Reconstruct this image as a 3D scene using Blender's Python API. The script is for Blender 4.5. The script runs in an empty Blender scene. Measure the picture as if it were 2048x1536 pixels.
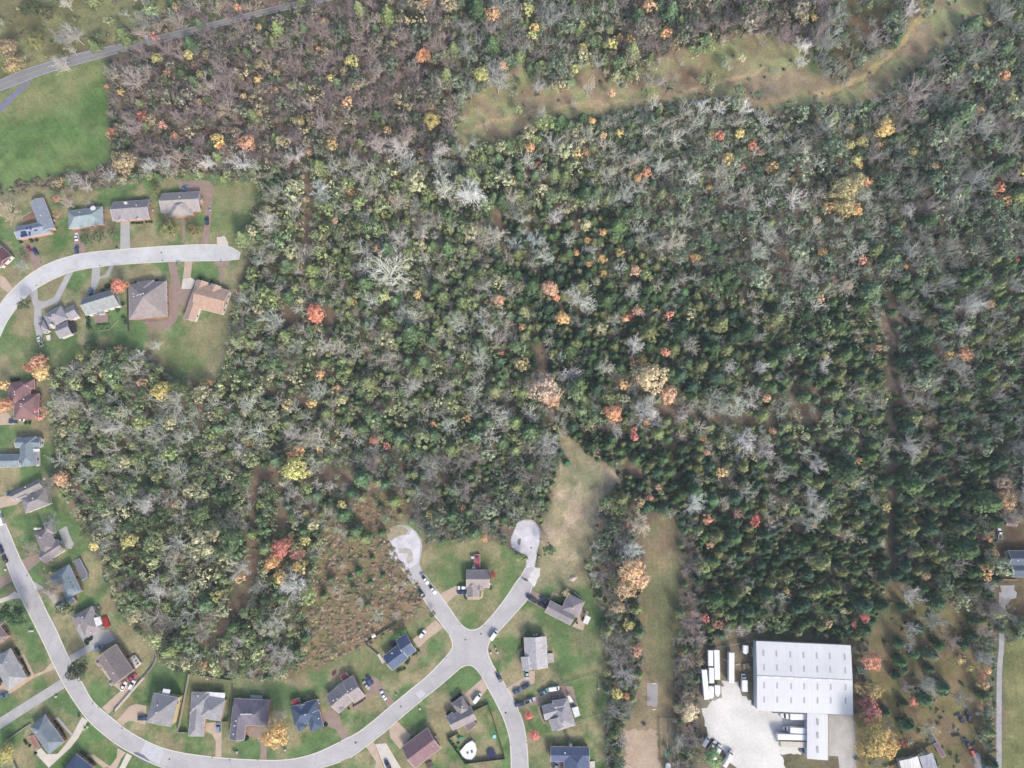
import bpy, math, random
import numpy as np
from mathutils import Vector, Matrix
from mathutils.geometry import tessellate_polygon

R = math.radians
SC = bpy.context.scene
COL = SC.collection
random.seed(7)
RNG = np.random.default_rng(11)

# ------------------------------------------------------------------ camera
CAM_H = 380.0
TILT = R(9.5)
FPX = 1440.0                       # focal length in pixels of the 2048 px wide photograph
cam_d = bpy.data.cameras.new('camera')
cam_d.sensor_width = 36.0
cam_d.lens = FPX / 2048 * 36.0
cam_d.clip_start = 1.0
cam_d.clip_end = 8000.0
cam = bpy.data.objects.new('camera', cam_d)
COL.objects.link(cam)
cam.location = (0, 0, CAM_H)
cam.rotation_euler = (TILT, 0, 0)
SC.camera = cam

# ------------------------------------------------------------------ light
SUN_EL, SUN_AZ = R(35), R(-62)      # azimuth of the sun in the x-y plane, from +x
w = bpy.data.worlds.new('World')
SC.world = w
w.use_nodes = True
nt = w.node_tree
sky = nt.nodes.new('ShaderNodeTexSky')
sky.sky_type = 'NISHITA'
sky.sun_disc = False
sky.sun_elevation = SUN_EL
sky.sun_rotation = math.pi / 2 - SUN_AZ
sky.air_density = 1.0
sky.dust_density = 3.0
nt.links.new(sky.outputs[0], nt.nodes['Background'].inputs[0])
nt.nodes['Background'].inputs[1].default_value = 0.118
sun_d = bpy.data.lights.new('sun', 'SUN')
sun_d.energy = 1.5
sun_d.angle = R(11)
sun_d.color = (1.0, 0.95, 0.87)
sun = bpy.data.objects.new('sun', sun_d)
COL.objects.link(sun)
sd = Vector((math.cos(SUN_AZ) * math.cos(SUN_EL), math.sin(SUN_AZ) * math.cos(SUN_EL), math.sin(SUN_EL)))
sun.rotation_euler = sd.to_track_quat('Z', 'Y').to_euler()
sun.location = (60, -120, 200)
SC.view_settings.view_transform = 'Standard'
SC.view_settings.look = 'None'
SC.view_settings.gamma = 1
SC.view_settings.exposure = 1.56
SC.cycles.max_bounces = 4
SC.cycles.diffuse_bounces = 2
SC.cycles.glossy_bounces = 1
SC.cycles.transmission_bounces = 1
SC.cycles.use_adaptive_sampling = True

# ------------------------------------------------------------------ photo pixel -> place
ct, st = math.cos(TILT), math.sin(TILT)
def P(px, py, z=0.0):
    u, v = px - 1024.0, py - 768.0
    dx, dy, dz = u, -v * ct + FPX * st, -v * st - FPX * ct
    t = (z - CAM_H) / dz
    return Vector((dx * t, dy * t, z))
def to_px(x, y, z=0.0):
    zz = z - CAM_H
    a = y * ct + zz * st
    b = y * st - zz * ct
    return 1024.0 + FPX * x / b, 768.0 - FPX * a / b
ORI = {'F': (0, 0, 1.0), 'R1': (0, 0, 4.0), 'R2': (0, 340, 4.0), 'R3': (0, 700, 5.12), 'R4': (0, 950, 5.12),
       'R5': (0, 1236, 5.12), 'R6': (340, 1236, 5.12), 'R7': (700, 1236, 5.12), 'R8': (700, 1000, 5.12),
       'S1': (1000, 1236, 5.12), 'S2': (1000, 980, 5.12), 'S3': (1360, 1236, 5.12), 'S4': (1700, 1236, 5.12),
       'S5': (1700, 950, 5.12), 'S6': (1648, 0, 5.12), 'S7': (1250, 0, 5.12), 'S8': (850, 100, 5.12)}
def F(o, x, y):
    a, b, s = ORI[o]
    return a + x / s, b + y / s
def FL(o, pts):
    return [F(o, x, y) for x, y in pts]

# ------------------------------------------------------------------ colour
GAIN = 1.75
def lin(c):
    c = c / 255.0
    return c / 12.92 if c <= 0.04045 else ((c + 0.055) / 1.055) ** 2.4
def alb(r, g, b, k=1.0):
    return tuple(min(0.85, lin(x) / GAIN * k) for x in (r, g, b))

MATS = {}
def new_mat(name):
    m = bpy.data.materials.new(name)
    m.use_nodes = True
    n = m.node_tree.nodes
    return m, m.node_tree, n['Principled BSDF']
def noise_node(t, scale, detail=4, rough=0.6, coord='Object', stretch=None, rot=0.0):
    tc = t.nodes.new('ShaderNodeTexCoord')
    nz = t.nodes.new('ShaderNodeTexNoise')
    nz.inputs['Scale'].default_value = scale
    nz.inputs['Detail'].default_value = detail
    nz.inputs['Roughness'].default_value = rough
    src = tc.outputs[coord]
    if stretch:
        mp = t.nodes.new('ShaderNodeMapping')
        mp.inputs['Scale'].default_value = stretch
        mp.inputs['Rotation'].default_value = (0, 0, rot)
        t.links.new(src, mp.inputs[0]); src = mp.outputs[0]
    t.links.new(src, nz.inputs['Vector'])
    return nz
def ramp(t, fac, a, b, p0=0.3, p1=0.7):
    r = t.nodes.new('ShaderNodeValToRGB')
    r.color_ramp.elements[0].position = p0
    r.color_ramp.elements[1].position = p1
    r.color_ramp.elements[0].color = (*a, 1)
    r.color_ramp.elements[1].color = (*b, 1)
    t.links.new(fac, r.inputs[0])
    return r
def mul(t, a, b, fac=1.0, mode='MULTIPLY'):
    m = t.nodes.new('ShaderNodeMix'); m.data_type = 'RGBA'; m.blend_type = mode
    m.inputs[0].default_value = fac
    for sock, v in ((m.inputs[6], a), (m.inputs[7], b)):
        if isinstance(v, tuple): sock.default_value = (*v, 1)
        else: t.links.new(v, sock)
    return m.outputs[2]
def surf(name, col, var=0.25, scale=1.5, rough=0.85, scale2=None, var2=0.15, stretch=None, rot=0.0, metal=0.0, spec=0.3, objcol=False):
    """a plain worn surface: base colour x two noises"""
    if name in MATS: return MATS[name]
    m, t, p = new_mat(name)
    n1 = noise_node(t, scale)
    r1 = ramp(t, n1.outputs[0], (1 - var,) * 3, (1 + var * 0.6,) * 3)
    out = mul(t, col, r1.outputs[0])
    if scale2:
        n2 = noise_node(t, scale2, 3, 0.5, stretch=stretch, rot=rot)
        r2 = ramp(t, n2.outputs[0], (1 - var2,) * 3, (1 + var2,) * 3)
        out = mul(t, out, r2.outputs[0])
    if objcol:
        oi = t.nodes.new('ShaderNodeObjectInfo')
        out = mul(t, out, oi.outputs['Color'])
    t.links.new(out, p.inputs['Base Color'])
    p.inputs['Roughness'].default_value = rough
    p.inputs['Metallic'].default_value = metal
    p.inputs['Specular IOR Level'].default_value = spec
    MATS[name] = m
    return m
def leaf_mat():
    m, t, p = new_mat('leaves')
    t.nodes.remove(p)
    at = t.nodes.new('ShaderNodeAttribute'); at.attribute_name = 'col'
    oi = t.nodes.new('ShaderNodeObjectInfo')
    c = mul(t, mul(t, at.outputs['Color'], oi.outputs['Color']), (2.0, 2.0, 2.0))
    d = t.nodes.new('ShaderNodeBsdfDiffuse'); tr = t.nodes.new('ShaderNodeBsdfTranslucent')
    mx = t.nodes.new('ShaderNodeMixShader'); mx.inputs[0].default_value = 0.2
    t.links.new(c, d.inputs[0]); t.links.new(c, tr.inputs[0])
    t.links.new(d.outputs[0], mx.inputs[1]); t.links.new(tr.outputs[0], mx.inputs[2])
    t.links.new(mx.outputs[0], t.nodes['Material Output'].inputs[0])
    return m
def bark_mat():
    m, t, p = new_mat('bark')
    at = t.nodes.new('ShaderNodeAttribute'); at.attribute_name = 'col'
    oi = t.nodes.new('ShaderNodeObjectInfo')
    c = mul(t, mul(t, at.outputs['Color'], oi.outputs['Color']), (2.0, 2.0, 2.0))
    t.links.new(c, p.inputs['Base Color'])
    p.inputs['Roughness'].default_value = 0.9
    p.inputs['Specular IOR Level'].default_value = 0.1
    return m
LEAF, BARK = leaf_mat(), bark_mat()
def cracked(name, col, var, scale):
    m, t, p = new_mat(name)
    out = mul(t, col, ramp(t, noise_node(t, scale, 5, .65).outputs[0], (1 - var,) * 3, (1 + var,) * 3, .35, .65).outputs[0])
    out = mul(t, out, ramp(t, noise_node(t, 1.6, 3).outputs[0], (.92,) * 3, (1.06,) * 3).outputs[0])
    nz = noise_node(t, .35, 3); vo = t.nodes.new('ShaderNodeTexVoronoi'); vo.feature = 'DISTANCE_TO_EDGE'; vo.inputs['Scale'].default_value = .11
    tc = t.nodes.new('ShaderNodeTexCoord'); ad = t.nodes.new('ShaderNodeVectorMath'); ad.operation = 'MULTIPLY_ADD'
    t.links.new(nz.outputs['Color'], ad.inputs[0]); ad.inputs[1].default_value = (4, 4, 0); t.links.new(tc.outputs['Object'], ad.inputs[2])
    t.links.new(ad.outputs[0], vo.inputs['Vector'])
    out = mul(t, out, ramp(t, vo.outputs['Distance'], (.88,) * 3, (1,) * 3, .0, .03).outputs[0])
    out = mul(t, out, ramp(t, noise_node(t, .5, 2, .5).outputs[0], (.8,) * 3, (1,) * 3, .27, .33).outputs[0])
    t.links.new(out, p.inputs['Base Color']); p.inputs['Roughness'].default_value = .9
    return m

# ------------------------------------------------------------------ object helpers
def tag(o, label=None, cat=None, group=None, kind=None):
    if label: o['label'] = label
    if cat: o['category'] = cat
    if group: o['group'] = group
    if kind: o['kind'] = kind
    return o
def link(name, data, parent=None, loc=None):
    o = bpy.data.objects.new(name, data)
    COL.objects.link(o)
    if parent: o.parent = parent
    if loc is not None: o.location = loc
    return o
def empty(name, loc, rz=0.0, label=None, cat=None, group=None):
    o = bpy.data.objects.new(name, None)
    o.empty_display_size = 0.5
    COL.objects.link(o)
    o.location = loc
    o.rotation_euler = (0, 0, rz)
    return tag(o, label, cat, group)

class MB:
    """collects faces, builds ONE mesh"""
    def __init__(s): s.v, s.f, s.m = [], [], []
    def face(s, pts, mi=0):
        k = len(s.v); s.v += [tuple(p) for p in pts]; s.f.append(list(range(k, k + len(pts)))); s.m.append(mi)
    def box(s, c, d, rz=0.0, mi=0, top=1.0):
        """c centre of the base, d sizes, top = taper"""
        x, y, z = d[0] / 2, d[1] / 2, d[2]
        co, si = math.cos(rz), math.sin(rz)
        pts = []
        for zz, k in ((0, 1.0), (z, top)):
            for sx, sy in ((-1, -1), (1, -1), (1, 1), (-1, 1)):
                a, b = sx * x * k, sy * y * k
                pts.append((c[0] + a * co - b * si, c[1] + a * si + b * co, c[2] + zz))
        k = len(s.v); s.v += pts
        for f in ((0, 3, 2, 1), (4, 5, 6, 7), (0, 1, 5, 4), (1, 2, 6, 5), (2, 3, 7, 6), (3, 0, 4, 7)):
            s.f.append([k + i for i in f]); s.m.append(mi)
    def cyl(s, c, r, h, n=12, mi=0, r2=None, axis='z'):
        r2 = r if r2 is None else r2
        k = len(s.v)
        for j, (rr, zz) in enumerate(((r, 0), (r2, h))):
            for i in range(n):
                a = 2 * math.pi * i / n
                q = (rr * math.cos(a), rr * math.sin(a), zz)
                if axis == 'y': q = (q[0], q[2], q[1])
                s.v.append((c[0] + q[0], c[1] + q[1], c[2] + q[2]))
        for i in range(n):
            j = (i + 1) % n
            s.f.append([k + i, k + j, k + n + j, k + n + i]); s.m.append(mi)
        s.f.append([k + i for i in range(n)][::-1]); s.m.append(mi)
        s.f.append([k + n + i for i in range(n)]); s.m.append(mi)
    def bar(s, a, b, r, mi=0, n=4):
        a, b = Vector(a), Vector(b); d = (b - a).normalized()
        q = Vector((0, 0, 1)) if abs(d.z) < 0.9 else Vector((1, 0, 0))
        u = d.cross(q).normalized(); v = d.cross(u)
        k = len(s.v)
        for p in (a, b):
            for i in range(n):
                t = 2 * math.pi * (i + 0.5) / n
                s.v.append(tuple(p + u * r * math.cos(t) + v * r * math.sin(t)))
        for i in range(n):
            j = (i + 1) % n
            s.f.append([k + i, k + j, k + n + j, k + n + i]); s.m.append(mi)
        s.f.append([k + i for i in range(n)][::-1]); s.m.append(mi)
        s.f.append([k + n + i for i in range(n)]); s.m.append(mi)
    def mesh(s, name, mats):
        me = bpy.data.meshes.new(name)
        me.from_pydata(s.v, [], s.f)
        for m in mats: me.materials.append(m)
        me.polygons.foreach_set('material_index', s.m)
        me.update()
        return me
    def build(s, name, mats, parent=None, loc=None):
        if not isinstance(mats, (list, tuple)): mats = [mats]
        return link(name, s.mesh(name, mats), parent, loc)

CK = 0.5      # leaf tints are stored at half scale so that bright sprays are not clipped
def np_mesh(name, v, tris, col, mat, mats=None, midx=None):
    me = bpy.data.meshes.new(name)
    n, t = len(v), len(tris)
    me.vertices.add(n); me.vertices.foreach_set('co', np.ascontiguousarray(v, dtype=np.float32).ravel())
    me.loops.add(3 * t); me.loops.foreach_set('vertex_index', np.ascontiguousarray(tris, dtype=np.int32).ravel())
    me.polygons.add(t); me.polygons.foreach_set('loop_start', np.arange(0, 3 * t, 3, dtype=np.int32))
    for m in (mats or [mat]): me.materials.append(m)
    if midx is not None: me.polygons.foreach_set('material_index', np.asarray(midx, dtype=np.int32))
    me.update(calc_edges=True)
    ca = me.color_attributes.new('col', 'BYTE_COLOR', 'POINT')
    c4 = np.ones((n, 4), dtype=np.float32); c4[:, :3] = np.minimum(np.asarray(col) * CK, 1.0)
    ca.data.foreach_set('color', c4.ravel())
    return me

# ------------------------------------------------------------------ numpy value noise
def vnoise(x, y, scale, seed, octaves=3, rough=0.5):
    r = np.random.default_rng(seed)
    out = np.zeros_like(x, dtype=np.float64); amp, tot = 1.0, 0.0
    for o in range(octaves):
        g = r.random((128, 128))
        fx, fy = x / scale + 37.7 * o, y / scale + 11.3 * o
        ix, iy = np.floor(fx).astype(int), np.floor(fy).astype(int)
        tx, ty = fx - ix, fy - iy
        tx, ty = tx * tx * (3 - 2 * tx), ty * ty * (3 - 2 * ty)
        g00, g10 = g[ix % 128, iy % 128], g[(ix + 1) % 128, iy % 128]
        g01, g11 = g[ix % 128, (iy + 1) % 128], g[(ix + 1) % 128, (iy + 1) % 128]
        out += amp * ((g00 * (1 - tx) + g10 * tx) * (1 - ty) + (g01 * (1 - tx) + g11 * tx) * ty)
        tot += amp; amp *= rough; scale *= 0.5
    return out / tot
def inside(poly, X, Y):
    res = np.zeros(X.shape, dtype=bool)
    n = len(poly)
    for i in range(n):
        x1, y1 = poly[i]; x2, y2 = poly[(i + 1) % n]
        if y1 == y2: continue
        c = ((y1 > Y) != (y2 > Y)) & (X < (x2 - x1) * (Y - y1) / (y2 - y1) + x1)
        res ^= c
    return res
def in1(poly, x, y):
    r = False
    n = len(poly)
    for i in range(n):
        x1, y1 = poly[i]; x2, y2 = poly[i - 1]
        if (y1 > y) != (y2 > y) and x < (x2 - x1) * (y - y1) / (y2 - y1) + x1: r = not r
    return r
def sheet(name, pts_px, z, mat, label=None, jitter=0.0, kind='structure', seed=1):
    """flat paving laid on the ground along a photographed outline"""
    pts = [P(x, y, 0) for x, y in pts_px]
    if jitter:
        rr = random.Random(seed); out = []
        for i, a in enumerate(pts):
            b = pts[(i + 1) % len(pts)]
            n = max(1, int((b - a).length / 1.6))
            for k in range(n):
                q = a.lerp(b, k / n)
                out.append(q + Vector((rr.uniform(-1, 1), rr.uniform(-1, 1), 0)) * jitter)
        pts = out
    tris = tessellate_polygon([[Vector((p.x, p.y, 0)) for p in pts]])
    me = bpy.data.meshes.new(name)
    fs = []
    for t in tris:
        a, b, c = (pts[i] for i in t)
        cr = (b.x - a.x) * (c.y - a.y) - (b.y - a.y) * (c.x - a.x)
        if abs(cr) < 1e-9: continue
        fs.append(tuple(t) if cr > 0 else tuple(t)[::-1])
    me.from_pydata([(p.x, p.y, z) for p in pts], [], fs)
    me.materials.append(mat); me.update()
    o = link(name, me)
    return tag(o, label, None, None, kind)
def smooth_line(pts, it=2):
    for _ in range(it):
        q = [pts[0]]
        for a, b in zip(pts, pts[1:]):
            q += [(a[0] * .75 + b[0] * .25, a[1] * .75 + b[1] * .25), (a[0] * .25 + b[0] * .75, a[1] * .25 + b[1] * .75)]
        q.append(pts[-1]); pts = q
    return pts
# ================================================================== THE SETTING
# street outlines in photo pixels
stA_out = smooth_line([(-25, 655)] + FL('R2', [(0, 1070), (100, 950), (250, 820), (400, 740), (550, 690), (700, 660), (960, 635), (1300, 610), (1600, 595), (1780, 598), (1860, 620), (1925, 665)]))
stA_in = smooth_line([(-25, 735)] + FL('R2', [(0, 1330), (60, 1200), (150, 1080), (260, 960), (450, 860), (600, 800), (900, 760), (1200, 740), (1500, 727), (1800, 727), (1915, 712)]))
main_in = smooth_line([(-40, 930)] + FL('R4', [(0, 370), (110, 620), (210, 870), (340, 1090)]) + FL('R5', [(500, -20), (560, 80), (690, 380), (740, 480), (850, 680), (950, 860), (1080, 970), (1190, 1060), (1260, 1120), (1400, 1210), (1600, 1310), (1800, 1370), (2048, 1410)])
    + FL('R6', [(600, 1440), (900, 1455), (1100, 1460), (1300, 1440), (1500, 1385), (1700, 1290), (1850, 1210)]) + FL('R7', [(0, 1220), (150, 1130), (430, 890), (600, 750), (800, 590), (970, 410), (1040, 330), (1055, 270), (1030, 190), (960, 90)]) + FL('R8', [(870, 1190), (760, 1020), (620, 820), (520, 690)]))
bulb_w = smooth_line(FL('R8', [(520, 690), (430, 620), (398, 550), (410, 460), (400, 380), (390, 320), (440, 268), (540, 250), (650, 290), (720, 380), (745, 470), (722, 580), (710, 660)]))
nw_e = smooth_line(FL('R8', [(710, 660), (740, 730), (870, 900), (1000, 1080), (1130, 1270), (1205, 1330), (1290, 1333), (1370, 1280), (1500, 1130), (1620, 970), (1700, 840), (1760, 770), (1800, 690), (1812, 570)]))
bulb_e = smooth_line(FL('R8', [(1812, 570), (1720, 530), (1650, 480), (1640, 400), (1680, 320), (1700, 240), (1760, 205), (1850, 195), (1900, 225), (1950, 300), (1950, 400), (1920, 520)]))
east_out = smooth_line(FL('R8', [(1920, 520), (1890, 700), (1870, 880), (1820, 1020), (1700, 1150)]) + FL('R7', [(1650, 0), (1510, 150), (1430, 240), (1405, 310), (1415, 380), (1480, 520), (1600, 700), (1700, 880), (1770, 1050), (1800, 1200), (1820, 1400), (1828, 1640)]))
south_w = smooth_line(FL('R7', [(1652, 1640), (1650, 1400), (1640, 1250), (1610, 1130), (1560, 990), (1450, 780), (1350, 600), (1310, 540), (1260, 490), (1200, 478), (1130, 510), (1080, 555), (900, 710), (720, 850), (500, 1040), (400, 1130), (160, 1320), (0, 1430)]))
main_out = smooth_line(FL('R6', [(1750, 1470), (1600, 1520), (1350, 1580), (1000, 1620), (500, 1610), (100, 1580)]) + FL('R5', [(1600, 1510), (1380, 1400), (1200, 1300), (960, 1110), (830, 960), (660, 700), (560, 500), (470, 300), (320, 0)]) + FL('R4', [(200, 1230), (130, 1080), (60, 880), (0, 720), (-120, 450)]))
street_b = main_in + bulb_w[1:] + nw_e[1:] + bulb_e[1:] + east_out[1:] + south_w + main_out
hw_n = smooth_line([(-60, 180)] + FL('R1', [(0, 640), (130, 575), (300, 520), (600, 430), (1000, 340), (1400, 250), (1800, 150), (2048, 85), (2500, -20), (2900, -110)]))
hw_s = smooth_line([(-60, 210)] + FL('R1', [(0, 728), (190, 660), (300, 612), (500, 550), (800, 470), (1100, 385), (1400, 315), (2048, 135), (2500, 35), (2900, -50)]))
highway = hw_n + hw_s[::-1]

M_street = cracked('weathered_asphalt', alb(188, 184, 185), .12, .07)
M_streetA = cracked('pale_asphalt', alb(206, 205, 206), .12, .09)
M_hw = surf('dark_asphalt', alb(140, 141, 147), 0.15, 0.1, 0.9, 1.2, 0.08)
M_kerb = surf('kerb_concrete', alb(226, 220, 206), 0.12, 0.5)
M_tan = surf('tan_aggregate', alb(198, 176, 156), 0.14, 0.35, 0.9, 2.5, 0.06)
M_brown = surf('brown_aggregate', alb(160, 138, 128), 0.16, 0.4, 0.9, 2.5, 0.07)
M_grey = surf('grey_concrete', alb(182, 180, 178), 0.14, 0.3, 0.9, 2.5, 0.06)
M_pale = surf('pale_concrete', alb(218, 208, 196), 0.10, 0.3, 0.9, 2.5, 0.05)
M_gravel = surf('white_gravel', alb(226, 222, 217), 0.2, 0.06, 0.95, .8, 0.07)
M_dirt = surf('pink_dirt', alb(186, 164, 142), 0.2, 0.1, 0.95, 1.0, 0.12)
M_white = surf('white_paint_line', alb(215, 215, 215), 0.2, 1.0)
M_yellow = surf('yellow_paint_line', alb(196, 166, 90), 0.2, 1.0)

sheet('street', street_b, 0.03, M_street, 'grey residential streets curving to a crossroads with two turning circles')
sheet('street', stA_out + stA_in[::-1], 0.03, M_streetA, 'pale residential street ending at a barrier by the woods')
sheet('road', highway, 0.03, M_hw, 'two lane road with yellow centre line')

def strip(name, line, wd, z0, z1, mat, label, side=0.0, kind='structure'):
    """a raised or flat band along a pixel polyline"""
    pts = [P(x, y, 0) for x, y in line]
    mb = MB()
    L, Rr = [], []
    for i, p in enumerate(pts):
        a = pts[max(0, i - 1)]; b = pts[min(len(pts) - 1, i + 1)]
        d = (b - a); d.z = 0
        if d.length < 1e-6: d = Vector((1, 0, 0))
        d.normalize(); n = Vector((-d.y, d.x, 0))
        L.append(p + n * (side + wd / 2)); Rr.append(p + n * (side - wd / 2))
    for i in range(len(pts) - 1):
        a, b, c, d = L[i], L[i + 1], Rr[i + 1], Rr[i]
        T = lambda q, z: (q.x, q.y, z)
        mb.face([T(d, z1), T(c, z1), T(b, z1), T(a, z1)])
        if z1 - z0 > 0.02:
            mb.face([T(a, z1), T(b, z1), T(b, z0), T(a, z0)])
            mb.face([T(c, z1), T(d, z1), T(d, z0), T(c, z0)])
    o = mb.build(name, mat)
    return tag(o, label, None, None, kind)
for ln in (main_in, nw_e[6:-6], east_out[8:], south_w, main_out):
    strip('kerb', ln, 0.5, 0, 0.13, M_kerb, 'pale concrete kerb along the street')
for ln in (stA_out, stA_in):
    strip('kerb', ln, 0.4, 0, 0.12, M_kerb, 'pale concrete kerb along the upper street')
cl = [((a[0] + b[0]) / 2, (a[1] + b[1]) / 2) for a, b in zip(hw_n, hw_s)]
for s in (-0.17, 0.17):
    strip('road_line', cl, 0.14, 0, 0.04, M_yellow, 'yellow centre line of the road', s)
for ln, s in ((hw_n, -0.35), (hw_s, 0.35)):
    strip('road_line', ln, 0.14, 0, 0.04, M_white, 'white edge line of the road', s)
# worn patches on the street
M_patch = surf('street_patch', alb(202, 202, 206), 0.1, 0.5)
M_dpatch = surf('street_dark_patch', alb(120, 120, 130), 0.15, 0.5)
sheet('street_patch', FL('R7', [(672, 770), (730, 730), (778, 780), (715, 838)]), 0.045, M_patch, 'pale square repair patch in the street')
sheet('street_patch', FL('R5', [(1490, 1270), (1680, 1345), (1630, 1500), (1430, 1400)]), 0.045, M_patch, 'pale band of newer surface across the street')
sheet('street_patch', FL('R5', [(1375, 1375), (1410, 1372), (1500, 1420), (1545, 1480), (1490, 1490), (1385, 1420)]), 0.05, M_dpatch, 'dark tar stain at the street edge', 0.2)
for i, (o, x, y) in enumerate((('R8', 600, 520), ('R8', 620, 590), ('R8', 560, 510), ('R8', 590, 560))):
    pass
M_bulb = cracked('pale_chipseal', alb(212, 208, 212), .2, .15)
sheet('street_patch', FL('R8', [(425, 600), (405, 540), (415, 460), (450, 385), (520, 370), (600, 350), (640, 300), (705, 380), (730, 470), (712, 570), (690, 650), (620, 700), (540, 680)]), .036, M_bulb, 'pale gravelly surface of the west turning circle', .5)
sheet('street_patch', FL('R8', [(1800, 540), (1720, 520), (1660, 475), (1652, 400), (1690, 320), (1712, 245), (1765, 215), (1850, 205), (1895, 235), (1940, 305), (1940, 400), (1910, 520), (1880, 690), (1815, 690)]), .036, M_bulb, 'pale gravelly surface of the east turning circle', .5)
sheet('dirt_patch', FL('R8', [(500, 500), (560, 485), (620, 500), (655, 570), (640, 620), (590, 650), (575, 600), (600, 560), (560, 540), (505, 545)]), 0.045, surf('brown_dirt', alb(192, 183, 174), 0.25, 0.5), 'brown dirt patch in the turning circle', 0.35)
sheet('grass_patch', FL('R8', [(375, 330), (430, 275), (530, 255), (600, 320), (560, 350), (470, 375), (440, 400), (385, 420)]), 0.045, surf('olive_grass', alb(168, 160, 134), 0.3, 0.4, 0.95, 2.0, 0.15), 'patchy grass growing over the turning circle', 0.5)
sheet('dirt_patch', FL('R8', [(1725, 400), (1750, 390), (1745, 450), (1725, 470), (1715, 430)]), 0.045, surf('wet_patch', alb(125, 120, 120), 0.2, 0.5), 'dark stain in the gravel turning circle', 0.25)

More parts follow.
